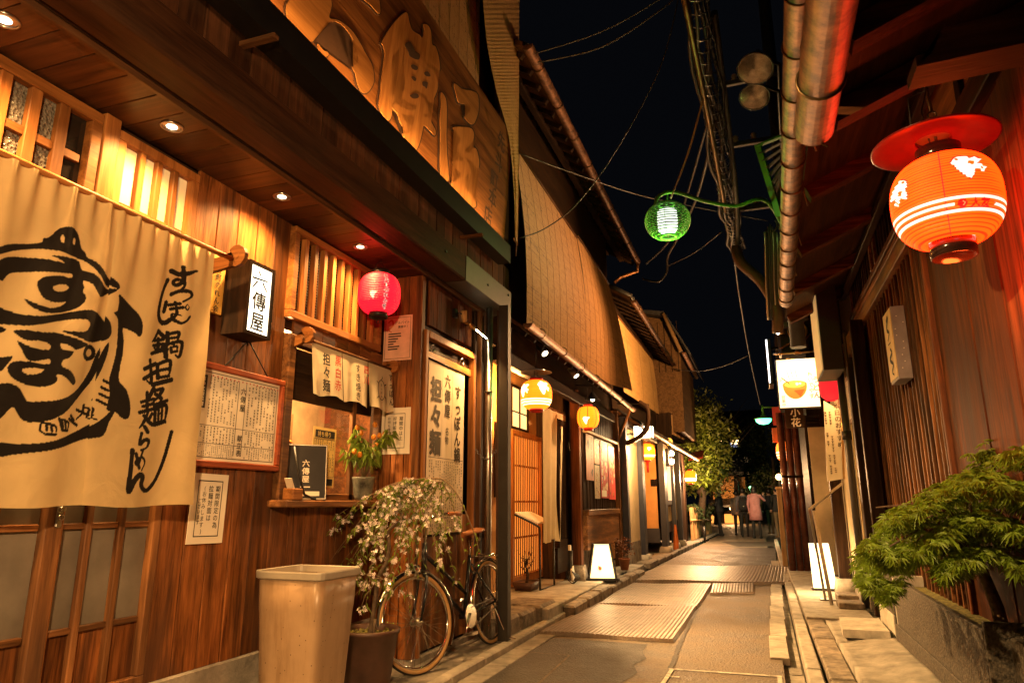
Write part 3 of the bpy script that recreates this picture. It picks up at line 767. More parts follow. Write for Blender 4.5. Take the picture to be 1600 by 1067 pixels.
for i in range(46):                                                  # upright boards between beam and signboard
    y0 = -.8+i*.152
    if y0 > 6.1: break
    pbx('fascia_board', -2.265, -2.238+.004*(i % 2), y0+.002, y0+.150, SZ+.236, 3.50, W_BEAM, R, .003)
up = MB(); up.bx(-3.6, -2.27, -1.5, 6.12, SZ+.05, 8.0); up.build('upper_wall', W_DARK, R)
for i in range(8): pbx('corner_board', -2.268, -2.225, 5.72+i*.055, 5.72+i*.055+.05, 3.78, 7.8, W_DARK, R, .004)
GD = 'recessed lamps in the restaurant soffit'
for i, y in enumerate((-.2, .64, 1.48, 2.29, 3.13, 4.01)):
    lab = ['recessed downlight lens in the soffit, behind the viewer', 'recessed downlight lens in the soffit over the left edge', 'recessed lamp in the soffit at the top left corner of the picture', 'recessed lamp in the soffit above the lit lattice window', 'recessed lamp in the soffit above the box lantern', 'recessed lamp in the soffit close to the red paper lantern'][i]
    t = thing('downlight', lab, 'ceiling light', (-2.59, y, SZ), GD)
    m = MB(); m.ring((-2.59, y, SZ-.003), .048, .006, n=28, seg=6); m.build('trim_ring', M_STEEL, t)
    m = MB(); m.lathe([(.0001, .0), (.026, .0)], (-2.59, y, SZ-.004), 20, caps=False); m.build('lens', E_LENS, t, recalc=False)
    m = MB(); m.lathe([(.027, -.0025), (.044, -.0015)], (-2.59, y, SZ), 24); m.build('reflector', M_STEEL, t)
    lamp('bulb', 'SPOT', (-2.59, y, SZ-.02), 150, WARM, t, (-2.62, y, 0), .03, 146, 1.0)

# ------------------------------------------------------------------ big noren
NX = -2.60
def noren_panel(name, y0, y1, z0, z1, inkfn, mat, label, parent, x=NX, ph=0, nu=230, nv=330, amp=.026):
    U, Vv = np.meshgrid(np.linspace(y0, y1, nu), np.linspace(z0, z1, nv), indexing='ij')
    P = np.stack([np.full(U.size, x), U.ravel(), Vv.ravel()], 1)
    ink = inkfn(P).astype(float)
    h = (z1-Vv)/(z1-z0); y = U
    dx = amp*(.35+.65*h)*(np.sin(y*14+ph+.8*h)*.6+np.sin(y*23+2.1*ph+1.5*h)*.3)+amp*.5*np.exp(-h*9)*np.sin(y*75+ph)
    dx += .006*np.sin(h*6+y*9+ph)+.02*h*h+.012*np.exp(-((h-.35)/.3)**2)*np.sin(y*31+h*5+ph*3)
    dz = -.006*np.sin(y*11+ph)*h
    Q = np.stack([(x+dx).ravel(), U.ravel()-.02*(h*0).ravel(), (Vv+dz).ravel()], 1)
    o = mesh_np(name, Q, grid_faces(nu, nv), mat, parent, True, {'ink': ink})
    return tag(o, label)
def _zin(P, ox, oy, s): 
    q = proj_np(P); return (q-np.array([ox, oy]))*s
LOGO = [
 [(0,145),(60,132),(165,128),(178,110),(200,105),(215,92),(240,70),(275,63),(305,72),(322,100),(330,150),(345,170),(350,188),(380,205),(410,235),(445,270),(478,300),(475,318),(440,305),(400,265),(370,230),(340,205),(300,185),(270,172),(215,158),(150,152),(80,158),(30,168),(-40,190),(-120,240),(-160,320),(-200,330),(-160,240),(-90,175)],
 [(-40,225),(0,200),(40,185),(110,185),(190,195),(255,210),(235,195),(205,180),(240,182),(290,190),(320,205),(330,240),(375,258),(410,290),(440,315),(472,320),(440,340),(410,350),(385,330),(365,300),(330,285),(332,310),(325,330),(335,345),(330,370),(300,395),(250,410),(190,413),(140,400),(115,380),(103,355),(140,375),(190,392),(240,385),(265,368),(240,370),(200,368),(165,350),(150,320),(148,290),(165,270),(200,262),(250,262),(288,270),(290,255),(240,250),(150,245),(60,250),(35,265),(20,283),(0,280),(-40,262)],
 [(-60,360),(0,385),(40,402),(90,418),(150,425),(220,418),(290,408),(350,403),(400,415),(435,445),(450,480),(445,510),(420,528),(380,535),(330,525),(280,505),(240,485),(290,490),(330,492),(350,478),(357,460),(340,445),(290,440),(220,448),(160,458),(110,465),(60,462),(0,455),(-60,420)],
 [(55,485),(100,482),(160,490),(220,492),(270,510),(320,530),(360,545),(330,555),(290,565),(270,550),(235,535),(240,562),(280,570),(265,595),(240,605),(235,630),(270,650),(300,690),(285,708),(262,690),(235,668),(210,665),(215,685),(190,705),(150,712),(100,705),(60,690),(30,665),(25,635),(40,615),(70,608),(130,612),(185,620),(188,600),(150,605),(110,608),(90,590),(80,565),(65,525),(100,545),(150,558),(190,560),(192,540),(150,525),(100,525),(70,505)],
 [(-80,455),(0,465),(25,475),(30,485),(0,495),(-80,500)], [(-60,590),(0,595),(45,590),(20,630),(0,650),(-40,660)],
 [(437,535),(440,560),(420,620),(385,690),(340,740),(290,790),(240,825),(170,850),(110,855),(75,845),(55,815),(40,795),(20,810),(0,835),(-40,850),(-120,800),(-160,700),(-110,740),(-50,720),(0,700),(40,702),(65,715),(85,750),(100,770),(150,770),(220,765),(280,745),(330,710),(375,650),(400,590),(420,555)],
 [(-200,900),(-80,935),(0,940),(60,942),(150,938),(230,925),(310,900),(370,870),(412,840),(440,812),(455,815),(430,860),(405,915),(350,930),(280,952),(200,968),(100,978),(30,988),(0,995),(-80,985),(-200,950)],
 [(478,340),(520,365),(555,405),(572,450),(570,490),(558,510),(540,490),(505,475),(507,520),(500,580),(485,640),(480,690),(500,720),(512,760),(515,810),(505,840),(480,840),(455,815),(425,810),(430,780),(440,740),(440,690),(455,640),(475,570),(482,500),(480,440),(455,415),(475,405),(480,370)]]
LHOLES = [[(205,310),(230,298),(262,298),(278,310),(262,322),(225,325)], [(80,640),(120,635),(165,640),(150,655),(110,662),(85,655)]]
NUMS = [[(418,690),(440,700)], [(408,718),(434,730)], [(400,745),(432,760)], [(388,770),(425,788)],
        [(318,808),(368,832)], [(352,790),(345,822),(318,848)], [(352,800),(372,808),(362,840),(385,850)],
        [(288,832),(305,852)], [(278,845),(320,872)],
        [(222,842),(240,888)], [(222,842),(275,860),(272,892)], [(238,852),(246,878)], [(256,856),(262,882)], [(240,888),(272,892)],
        [(148,855),(142,888),(168,905)], [(148,855),(205,872),(208,905)], [(166,862),(168,888)], [(186,868),(190,892)], [(165,905),(208,905)]]
def ink_logo(P):
    q = _zin(P, 0, 330, 2.604); m = np.zeros(len(q), bool)
    for pg in LOGO: m |= in_poly(q, smooth_line(pg, 3, True))
    for pg in LHOLES: m &= ~in_poly(q, smooth_line(pg, 4, True))
    for cx, cy_, rx, ry in ((250, 113, 7, 16), (302, 122, 6, 14)): m &= ~((((q[:, 0]-cx)/rx)**2+((q[:, 1]-cy_)/ry)**2) < 1)
    d = ((q[:, 0]-366)/36)**2+((q[:, 1]-577)/33)**2; m |= (d < 1) & (d > .2)
    for s_ in NUMS: m |= on_stroke(q, s_, 9)
    return m
TXT = [([(235,112),(280,126),(332,114)],13), ([(285,96),(284,125),(280,155),(258,170),(244,158),(262,146),(285,158),(276,186),(236,202)],10),
 ([(236,208),(270,194),(304,200),(308,218),(276,238)],10), ([(221,148),(196,200),(181,255),(179,292),(194,318),(210,322),(232,308),(246,316),(265,326),(285,318),(302,300)],12),
 ([(216,238),(206,276)],8), ([(226,250),(264,246)],7), ([(232,266),(272,262)],7), ([(250,238),(252,285),(236,302),(238,286),(266,296)],7),
 ([(298,262),(290,273),(282,262),(290,251),(298,262)],4),
 ([(182,352),(164,382),(148,398)],8), ([(182,356),(204,380)],9), ([(160,394),(198,390)],7), ([(154,414),(198,408)],7), ([(180,386),(176,434)],8), ([(146,446),(210,430)],8), ([(160,420),(166,432)],6), ([(196,416),(190,430)],6),
 ([(216,362),(214,400)],8), ([(216,370),(254,364),(248,396)],9), ([(218,386),(246,384)],6), ([(206,410),(204,462)],9), ([(206,412),(264,402),(262,450),(252,464),(240,456)],10), ([(224,424),(224,444)],6), ([(224,424),(246,420),(244,440)],6), ([(224,443),(246,440)],6), ([(232,402),(234,412)],6),
 ([(110,508),(164,488)],9), ([(138,472),(143,530),(140,566),(122,556)],10), ([(108,548),(164,520)],9), ([(172,490),(170,548)],8), ([(172,492),(218,478),(214,540)],10), ([(172,516),(212,510)],7), ([(170,545),(212,540)],7), ([(148,572),(224,556)],10),
 ([(152,588),(132,622)],9), ([(150,600),(188,592),(172,620),(148,644)],10), ([(160,612),(182,630)],9),
 ([(94,642),(152,630)],7), ([(122,604),(120,668)],8), ([(100,660),(148,650)],7), ([(86,684),(152,670)],8), ([(124,682),(106,720),(84,746)],9), ([(106,698),(144,734),(206,728)],11), ([(142,690),(126,716)],7),
 ([(152,656),(208,640)],8), ([(180,644),(174,664)],7), ([(156,672),(154,730)],8), ([(156,672),(206,660),(202,726)],10), ([(172,670),(171,716)],6), ([(188,667),(187,714)],6), ([(172,692),(188,690)],5), ([(156,728),(202,722)],7),
 ([(108,742),(122,764)],9), ([(94,768),(84,812),(108,796),(128,800),(118,826),(90,836)],10),
 ([(68,852),(82,908)],8), ([(100,836),(78,894),(66,884),(94,866),(110,886),(94,920)],8),
 ([(52,838),(42,925),(34,1002),(62,958),(86,938),(102,946),(96,980),(126,1002),(166,962),(200,880),(230,768)],15)]
def ink_right(P):
    m = ink_logo(P); q = _zin(P, 180, 380, 2.6)
    for s_, w_ in TXT: m |= on_stroke(q, s_, w_*1.42)
    return m
np_ = thing('noren', 'big cream noren with a black turtle emblem and brush writing, hung from a wooden pole', 'noren', (NX, 2.0, 2.49))
noren_panel('noren_panel', 2.085, 2.665, 1.185, 2.478, ink_right, M_NOREN, 'right panel with a column of black brush writing', np_, ph=1.3, x=NX-.012)
noren_panel('noren_panel', 1.42, 2.10, 1.185, 2.478, ink_logo, M_NOREN, 'panel with the black turtle emblem', np_, ph=.2)
noren_panel('noren_panel', .76, 1.415, 1.185, 2.478, ink_logo, M_NOREN, None, np_, ph=2.4, nu=60, nv=80)
m = MB(); m.tube([(NX-.004, .6, 2.485), (NX-.004, 2.84, 2.485)], .014, 12); m.build('pole', W_HONEY, np_)
def hook(name, y, z, x0, x1, parent, r=.062, mat=None):          # flat board bracket with a round hooked head
    pts = []; cx = x1-r
    pts += [(x0, z+.03), (cx-.02, z+.035)]
    for k in range(9):
        a = math.radians(140-k*32); pts.append((cx+r*math.cos(a), z+.03+r*math.sin(a)))
    pts += [(x0, z-.055)]
    b = MB(); b.prism([(p[0], y-.014, p[1]) for p in pts], (0, .028, 0)); b.tube([(cx+.004, y-.017, z+.03), (cx+.004, y+.017, z+.03)], .018, 12)
    return b.build(name, mat or W_HONEY, parent)
hook('bracket', 2.80, 2.47, WX, NX+.085, np_)
# ------------------------------------------------------------------ the carved signboard with its lamp trough
SP0 = V((-2.1974, 0, 3.50)); SUP = V((.09, 0, 1.22)).normalized(); SN = V((0, 1, 0)).cross(SUP)      # board leans out at the top
def on_sign(px, py, lift=0): p = RP(px, py, SP0, SN); return p + SN*lift
sg = thing('carved_signboard', 'huge carved wooden signboard with raised brush characters, lit from a trough below', 'sign', (-2.19, 3.5, 3.6))
SE = 5.90
for i, (h0, h1) in enumerate(((0, .615), (.618, 1.12), (1.123, 1.335))):
    a = SP0+SUP*h0; b_ = SP0+SUP*h1
    m = MB(); m.prism([a+V((0, -1.2, 0)), a+V((0, SE+.01*i, 0)), b_+V((0, SE+.01*i, 0)), b_+V((0, -1.2, 0))], -SN*.05); m.build('board', W_SIGN, sg)
def zc(pts, ox, oy, s_): return [(ox+p[0]/s_, oy+p[1]/s_) for p in pts]
LET = [
 zc([(185,45),(205,0),(240,-80),(340,-150),(450,-100),(470,0),(475,40),(460,100),(465,122),(500,128),(540,145),(600,195),(650,265),(690,340),(730,410),(745,470),(745,530),(720,580),(690,600),(660,580),(640,530),(630,480),(610,435),(640,405),(645,375),(630,300),(600,235),(560,180),(520,150),(480,140),(430,150),(395,185),(370,230),(355,268),(320,275),(290,268),(240,220),(215,180),(190,110)], 400, 0, 4.105),
 zc([(640,-40),(680,0),(730,40),(775,90),(788,75),(780,0),(760,-60)], 400, 0, 4.105),
 zc([(385,285),(400,300),(420,325),(445,335),(455,355),(435,370),(430,390),(400,350)], 400, 0, 4.105),
 zc([(60,235),(95,170),(150,95),(215,40),(235,100),(255,155),(300,185),(320,205),(333,160),(330,118),(355,125),(375,165),(382,245),(405,262),(425,330),(433,410),(415,405),(385,385),(345,370),(352,390),(390,415),(415,470),(420,520),(395,590),(370,625),(345,580),(310,555),(275,540),(270,550),(300,565),(330,600),(350,650),(350,695),(335,690),(330,710),(360,715),(385,760),(405,800),(400,830),(370,800),(330,765),(320,800),(300,880),(270,935),(240,910),(220,870),(195,820),(245,810),(255,770),(268,710),(235,700),(190,695),(185,705),(210,735),(230,790),(200,780),(175,740),(160,690),(130,660),(125,625),(150,630),(200,655),(270,668),(275,635),(235,620),(200,595),(190,550),(215,525),(205,470),(200,400),(205,300),(200,260),(165,280),(130,320),(125,400),(118,520),(115,575),(140,570),(135,610),(118,710),(100,735),(75,710),(50,670),(40,630),(50,560),(60,450),(75,350),(78,300),(68,255)], 580, 10, 4.105),
 zc([(105,95),(130,130),(138,200),(135,350),(140,480),(150,600),(135,625),(105,600),(98,500),(100,350),(98,250),(105,160)], 660, 120, 3.81),
 zc([(183,42),(230,75),(285,85),(322,110),(328,190),(318,240),(295,285),(265,270),(245,240),(270,220),(275,180),(260,168),(210,155),(195,110)], 660, 120, 3.81),
 zc([(175,305),(230,300),(285,310),(300,350),(290,390),(250,430),(245,440),(275,455),(290,425),(315,435),(330,500),(325,545),(300,530),(290,505),(260,495),(275,540),(280,580),(255,585),(245,650),(290,710),(312,750),(305,778),(265,770),(215,710),(180,670),(165,635),(210,605),(220,575),(195,550),(185,500),(235,505),(230,480),(205,440),(205,410),(220,380),(200,340)], 660, 120, 3.81)]
DET = [[(247,380),(262,376),(288,392),(284,410),(266,410),(248,396)], [(332,425),(352,422),(368,440),(366,452),(345,450),(333,440)], [(248,455),(262,452),(278,466),(272,482),(258,474)], [(320,486),(348,488),(352,500),(345,530),(335,520),(320,510)],
       [(205,248),(240,230),(268,285),(300,310),(292,345),(240,325),(225,290)], [(238,575),(268,560),(290,568),(292,588),(262,594)]]
def offset_poly(pts, d):
    pts = [np.array(p, float) for p in pts]; n = len(pts); area = sum(pts[i][0]*pts[(i+1) % n][1]-pts[(i+1) % n][0]*pts[i][1] for i in range(n)); s_ = 1 if area > 0 else -1
    out = []
    for i in range(n):
        a, b_, c = pts[i-1], pts[i], pts[(i+1) % n]
        t = c-a; t = t/max(np.hypot(*t), 1e-9); out.append(b_+s_*np.array([t[1], -t[0]])*d)
    return out
for pg in LET:
    ps = [tuple(p) for p in smooth_line(pg, 3, True)]
    m = MB(); m.prism([on_sign(*p, .006) for p in offset_poly(ps, 2.6)], -SN*.008); lo = m.build('letter_edge', M_INKBROWN, sg)
    m = MB(); m.prism([on_sign(*p, .012) for p in ps], -SN*.012); m.build('letter', W_CARVE, sg)
for pg in DET:
    m = MB(); m.prism([on_sign(*p, .0145) for p in smooth_line(zc(pg, 580, 10, 4.105), 3, True)], -SN*.004); m.build('letter_hollow', M_INKBROWN, sg)
ik = Ink(on_sign(783, 215), V((0, 1, 0)), SUP, .003)
for i, ch in enumerate('先斗町本店'):
    p = on_sign(*[(783, 222), (779, 254), (772, 282), (769, 310), (762, 338)][i]); d = p-ik.O
    ik.char(ch, d.y, d.dot(SUP), .20, .022)
ik.build('lettering', M_INKBROWN, sg)
tr = thing('sign_lamp_trough', 'black metal lamp trough along the foot of the carved signboard', 'lamp', (-2.05, 3, 3.58))
m = MB(); m.bx(-2.19, -2.075, -1.2, 5.76, 3.40, 3.41); m.bx(-2.075, -2.065, -1.2, 5.76, 3.40, 3.575); m.bx(-2.19, -2.075, 5.75, 5.76, 3.411, 3.575); m.build('trough', M_BLACK, tr)
m = MB(); m.bx(-2.11, -2.095, -1, 5.7, 3.52, 3.53); m.build('light_strip', emit('warm_light_strip', (1, .5, .15), 3), tr)
for y in (2.32, 4.98): pbx('stay', -2.24, -2.03, y-.02, y+.02, 3.375, 3.398, W_WORN, tr, .003)
for y in (.5, 2.0, 3.5, 5.0):
    zd = -V((-.06, 0, .5)).normalized(); yd = V((0, 1, 0)); xd = yd.cross(zd)
    lamp('strip_lamp', 'AREA', (-2.102, y, 3.536), 10.5, (1, .48, .13), tr, None, .02, sy=1.4).rotation_quaternion = Matrix((xd, yd, zd)).transposed().to_quaternion()
# reed blinds over the sign and at the corner
def blind(name, label, corners, mat, group, sag=.02, nu=16, rows=150, cords=6, curl=0):
    """corners: lower-left, lower-right, upper-right, upper-left; ribbed reed by reed"""
    a, b_, c, d = [V(p) for p in corners]; t = thing(name, label, 'blind', (a+b_)/2, group)
    vs = []; nv = rows*2+1; nn = (b_-a).cross(d-a).normalized()
    for i in range(nu):
        u = i/(nu-1)
        for j in range(nv):
            v = j/(nv-1); p = a.lerp(b_, u).lerp(d.lerp(c, u), v)
            off = (.004 if j % 2 else 0)+sag*math.sin(u*9)*.35*(1-v)+sag*math.sin(PI*v)+curl*(1-v)**3*u**3
            vs.append(p+nn*off)
    o = mesh_np('reeds', [tuple(q) for q in vs], grid_faces(nu, nv), mat, t, False); o['kind'] = 'stuff'
    m = MB()
    for k in range(cords):
        u = (k+.5)/cords; pts = []
        for j in range(13):
            v = j/12; p = a.lerp(b_, u).lerp(d.lerp(c, u), v); pts.append(p+nn*(.008+sag*math.sin(u*9)*.35*(1-v)+sag*math.sin(PI*v)+curl*(1-v)**3*u**3))
        m.tube(pts, .0016, 4)
    m.build('cord', M_BARK, t)
    m = MB(); m.tube([d+nn*.01, c+nn*.01], .016, 8); m.build('batten', W_WORN, t)
    return t
y0, z0 = L(640, 0, -2.19)[0], 4.85
blind('reed_blind', 'brown reed blind hanging above the carved signboard', [(-2.2, 3.9, 4.78), (-2.2, L(748, 130, -2.2)[0], 4.78), (-2.2, L(748, 130, -2.2)[0], 7.4), (-2.2, 3.9, 7.4)], M_REED, None, 0, 12, 130, 7)
# the narrow blind at the corner, its foot drawn to a point
cb = thing('corner_blind', 'narrow yellow reed blind twisted to a point at the end of the signboard', 'blind', (-2.1, 5.9, 4))
vs = []; lft = [(752, -40), (760, 60), (775, 140), (795, 215), (803, 300), (805, 372)]; rgt = [(812, -40), (811, 60), (811, 140), (810, 215), (811, 300), (809, 385)]
lf = smooth_line(lft, 30); rg = smooth_line(rgt, 30)
for i in range(len(lf)):
    for k in range(9):
        p = lf[i]+(rg[i]-lf[i])*k/8; q = RX(p[0], p[1], -2.09-.006*math.sin(k*1.2)-.003*(i % 2)); vs.append(tuple(q))
o = mesh_np('reeds', vs, grid_faces(len(lf), 9), M_REEDY, cb, False); o['kind'] = 'stuff'
m = MB(); m.tube([RX(803, 372, -2.085), RX(807, 380, -2.08), RX(806, 400, -2.09)], .008, 6); m.build('cord', M_INKBROWN, cb)

# ------------------------------------------------------------------ signs and papers on the planks
t = thing('box_lantern', 'dark wooden box lantern with a lit paper face reading down in brush characters', 'lantern', (-2.66, 3.2, 2.4))
by0, by1, bz0, bz1 = 2.965, 3.185, 2.12, 2.55
m = MB(); X0, X1 = -2.80, -2.645
m.bx(X0, X1, by0, by0+.012, bz0, bz1, .002); m.bx(X0, X1, by1-.012, by1, bz0, bz1, .002); m.bx(X0, X1, by0+.012, by1-.012, bz1-.012, bz1, .002); m.bx(X0, X1, by0+.012, by1-.012, bz0, bz0+.012, .002)
# it stands out from the wall, its lit face toward the street end
for q in (0,): pass
m.build('case', W_DARK, t)
pbox('lit_face', (-2.650, (by0+by1)/2, (bz0+bz1)/2), (.006, by1-by0-.026, bz1-bz0-.026), E_PANEL, t, 0)
fr = MB(); 
for (a, b_, c, d) in ((by0, by0+.02, bz0, bz1), (by1-.02, by1, bz0, bz1), (by0+.02, by1-.02, bz0, bz0+.02), (by0+.02, by1-.02, bz1-.02, bz1)): fr.bx(-2.644, -2.634, a, b_, c, d)
fr.build('face_frame', W_DARK, t)
ik = Ink((-2.646, (by0+by1)/2, bz1), WU, WV); 
ik.stroke([(-.02, -.045), (0, -.07)], .016); ik.stroke([(-.07, -.095), (.06, -.085)], .016); ik.stroke([(-.025, -.105), (-.065, -.155)], .016); ik.stroke([(.02, -.105), (.06, -.15)], .018)
ik.vtext('傳屋', 0, -.165, .118, .03, 1.02); ik.build('lettering', M_INK, t)
t = thing('name_plate', 'small yellow wooden plate with black writing behind the noren bracket', 'sign', (-2.79, 2.9, 2.36))
pbx('board', -2.80, -2.775, 2.835, 2.935, 2.22, 2.55, plain('yellow_board', (.62, .36, .08), .5), t, .003)
ik = Ink((-2.774, 2.885, 2.54), WU, WV); ik.vtext('先斗町のれん会', 0, 0, .043, .02); ik.build('lettering', M_INK, t)

t = thing('menu_board', 'large brown framed menu of small columns of writing, hung by a cord', 'menu board', (-2.79, 3.14, 1.67))
a0, a1, c0, c1 = 2.755, 3.525, 1.385, 1.945
m = MB()
for (p0, p1, q0, q1) in ((a0, a1, c1-.035, c1), (a0, a1, c0, c0+.035), (a0, a0+.035, c0+.035, c1-.035), (a1-.035, a1, c0+.035, c1-.035)): m.bx(-2.80, -2.765, p0, p1, q0, q1, .006)
m.build('frame', wood('menu_frame', (.30, .075, .03), (.16, .035, .014), .35), t)
pbx('paper', -2.80, -2.785, a0+.034, a1-.034, c0+.034, c1-.034, M_PAPERW, t, 0)
ik = Ink((-2.784, a0+.05, c0+.05), WU, WV); W_, H_ = a1-a0-.10, c1-c0-.10
ik.frame(0, 0, W_, H_, .004); ik.rect(.015, H_-.2, .085, H_-.02); ik.rect(W_*.49, .02, W_*.49+.004, H_-.02); ik.rect(W_*.58, .02, W_*.58+.004, H_-.02)
for z in (.17, .075): ik.rect(.005, z, W_-.005, z+.003)
ik.lines(.10, .19, W_*.48, H_-.02, 9); ik.lines(W_*.6, .19, W_-.015, H_-.02, 9); ik.lines(.01, .085, W_*.48, .165, 13); ik.lines(W_*.6, .085, W_-.01, .165, 11); ik.lines(.01, .008, W_*.48, .07, 22); ik.lines(W_*.6, .008, W_-.01, .07, 13)
ik.vtext('六傳屋', W_*.538, H_-.05, .045, .02); ik.vtext('献立表', W_*.538, .14, .04, .02)
ik.build('lettering', M_INK, t)
ik = Ink((-2.7836, a0+.05, c0+.05), WU, WV); ik.vtext('有中文版菜譜', .06, H_-.03, .026, .03); ik.build('white_lettering', M_PAPERW, t)
ik = Ink((-2.7834, a0+.05, c0+.05), WU, WV)
for k in range(9): ik.disc(.125+k*.033, H_-.017, .005); ik.disc(W_*.625+k*.031, H_-.017, .005)
ik.build('red_marks', M_REDINK, t)
m = MB(); pk = (-2.775, 3.17, 2.13); m.tube([(-2.775, 3.0, 1.945), pk], .004, 6); m.tube([(-2.775, 3.36, 1.945), pk], .004, 6); m.tube([(-2.8, 3.17, 2.13), (-2.765, 3.17, 2.135)], .005, 6); m.build('cord', M_CABLE, t)

def notice(name, label, O, U, w_, h_, cols, seed, cat='notice', mat=None, tilt=0):
    random.seed(seed)
    U = V(U); N = U.cross(WV); rot = Matrix((U, WV, N)).transposed() @ Matrix.Rotation(tilt, 3, 'Z')
    t = thing(name, label, cat, O)
    pbox('paper', V(O)+N*.004, (w_, h_, .003), mat or M_PAPERW, t, 0, rot)
    ik = Ink(V(O)+N*.006, rot @ V((1, 0, 0)), rot @ V((0, 1, 0)))
    return t, ik
t, ik = notice('paper_notice', 'white handwritten notice pinned to the planks below the framed menu', (-2.785, 2.985, 1.17), WU, .255, .36, 4, 3, tilt=math.radians(-1))
ik.frame(-.088, -.145, .088, .145, .005); ik.vtext('期間限定の為', .055, .12, .036, .012); ik.vtext('拉麺対面は', .005, .12, .036, .012); ik.vtext('(お休みします)', -.04, .12, .030, .008); ik.vtext('ございます', -.068, .05, .026, .008); ik.build('lettering', M_INK, t)
t, ik = notice('paper_notice', 'white handwritten notice on the return wall beside the takeaway window', (-2.655, JY-.004, 1.745), FU, .27, .36, 4, 5)
ik.frame(-.09, -.135, .09, .135, .004); ik.vtext('期間中は土', .055, .11, .036, .012); ik.vtext('好評販売中', .0, .11, .034, .012); ik.vtext('お持ち帰り', -.05, .11, .028, .01); ik.build('lettering', M_INK, t)
t, ik = notice('paper_poster', 'pink recruitment poster below the red paper lantern', (-2.66, JY-.004, 2.49), FU, .255, .37, 4, 6, 'poster', plain('pink_paper', (.78, .50, .36), .7))
ik.frame(-.115, -.17, .115, .17, .003); ik.htext('アルバイト', -.03, .125, .027, .012); ik.htext('募集中！', .0, .09, .024, .012)
for k in range(7): ik.rect(-.085, .03-k*.021, -.085+random.uniform(.05, .13), .04-k*.021)
ik.build('lettering', M_INK, t)
ik = Ink((-2.66, JY-.010, 2.49), FU, WV); ik.stroke([(-.09, .13), (-.06, .15), (-.045, .11), (-.08, .07), (-.055, .05)], .014); ik.stroke([(-.1, .06), (-.06, .1)], .012); ik.build('red_print', plain('orange_print', (.55, .16, .05), .7), t)

# ------------------------------------------------------------------ vent lattice, takeaway window
vt = MB(); vy0, vy1, vz0, vz1 = 3.50, 4.64, 2.36, 2.985
for (p0, p1, q0, q1) in ((vy0, vy1, vz1-.05, vz1), (vy0, vy1, vz0, vz0+.05), (vy0, vy0+.05, vz0+.05, vz1-.05), (vy1-.05, vy1, vz0+.05, vz1-.05)): vt.bx(-2.83, -2.755, p0, p1, q0, q1, .005)
vo = vt.build('vent_window', W_HONEY, R)
for i in range(9): pbox('slat', (-2.785, vy0+.05+(i+.85)*(vy1-vy0-.1)/9.6, (vz0+vz1)/2), (.04, .04, vz1-vz0-.1), W_HONEY, vo, .003)
m = MB()
for k in range(26): m.tube([(-2.825, vy0+.05, vz0+.06+k*.02), (-2.825, vy1-.05, vz0+.06+k*.02)], .0016, 4, False)
for k in range(52): m.tube([(-2.828, vy0+.05+k*.02, vz0+.05), (-2.828, vy0+.05+k*.02, vz1-.05)], .0016, 4, False)
o = m.build('wire_mesh', M_STEELD, vo); o['kind'] = 'stuff'
pbx('vent_back', -2.86, -2.85, vy0, vy1, vz0, vz1, M_BLACK, vo, 0)

wy0, wy1, wz0, wz1 = 3.60, JY-.02, 1.235, 2.24
tw = MB(); tw.bx(-2.83, -2.76, wy0-.07, wy0, 1.17, 2.26, .006); tw.bx(-2.83, -2.77, wy1-.03, wy1+.01, 1.17, 2.26, .006); tw.bx(-2.83, -2.77, wy0, wy1-.03, 2.2, 2.24, .005)
two = tw.build('takeaway_window', W_WORN, R)
pbx('sill', -2.98, -2.66, wy0-.12, JY-.005, 1.17, 1.215, W_WORN, two, .008)
ins = MB(); ins.bx(-3.5, -3.48, 3.2, 5.0, 1.0, 2.6); ins.build('inner_wall', plain('inner_plaster', (.55, .36, .18), .8), two)
ins = MB(); ins.bx(-3.5, -2.9, 3.16, 3.2, 1.0, 2.6); ins.bx(-3.5, -2.9, 4.98, 5.0, 1.0, 2.6); ins.bx(-3.48, -2.9, 3.2, 5.0, 2.5, 2.52); ins.bx(-3.48, -2.92, 3.2, 5.0, 1.0, 1.2); ins.build('inner_room', W_CEDAR, two)
pbx('window_stile', -2.87, -2.84, 4.42, 4.47, 1.215, 2.2, W_WORN, two, .004); pbx('window_rail', -2.87, -2.84, 3.6, 4.72, 1.215, 1.26, W_WORN, two, .004)
pbx('window_header', -2.875, -2.845, wy0, wy1-.03, 1.86, 2.2, W_DARK, two, .004); pbx('window_pane', -2.858, -2.853, 4.0, 4.42, 1.26, 2.2, M_CLEAR, two, 0)
pbx('shelf_panel', -3.3, -3.28, 3.9, 4.3, 1.2, 1.85, W_PALE, two, .003)
il = thing('inner_lamp', 'warm lamp glowing inside the takeaway window', 'lamp', (-3.25, 3.75, 2.1))
m = MB(); m.ball((-3.25, 3.72, 2.02), .045, 12, 8); m.build('bulb', emit('kitchen_bulb', (1, .7, .35), 8), il); m = MB(); m.tube([(-3.25, 3.72, 2.06), (-3.25, 3.72, 2.5)], .006, 6); m.build('cord', M_BLACK, il)
lamp('bulb_light', 'POINT', (-3.1, 3.9, 2.12), 120, (1, .60, .24), il, size=.08)
t = thing('wall_print', 'yellow bowl poster on the far wall inside the takeaway window', 'poster', (-3.47, 3.7, 1.8)); pbx('paper', -3.478, -3.472, 3.45, 4.1, 1.5, 2.05, M_PAPERY, t, 0)
ik = Ink((-3.470, 3.8, 1.75), WU, WV); ik.disc(.05, .03, .09, 20); ik.build('bowl_print', plain('orange_soup_print', (.55, .2, .04), .6), t)
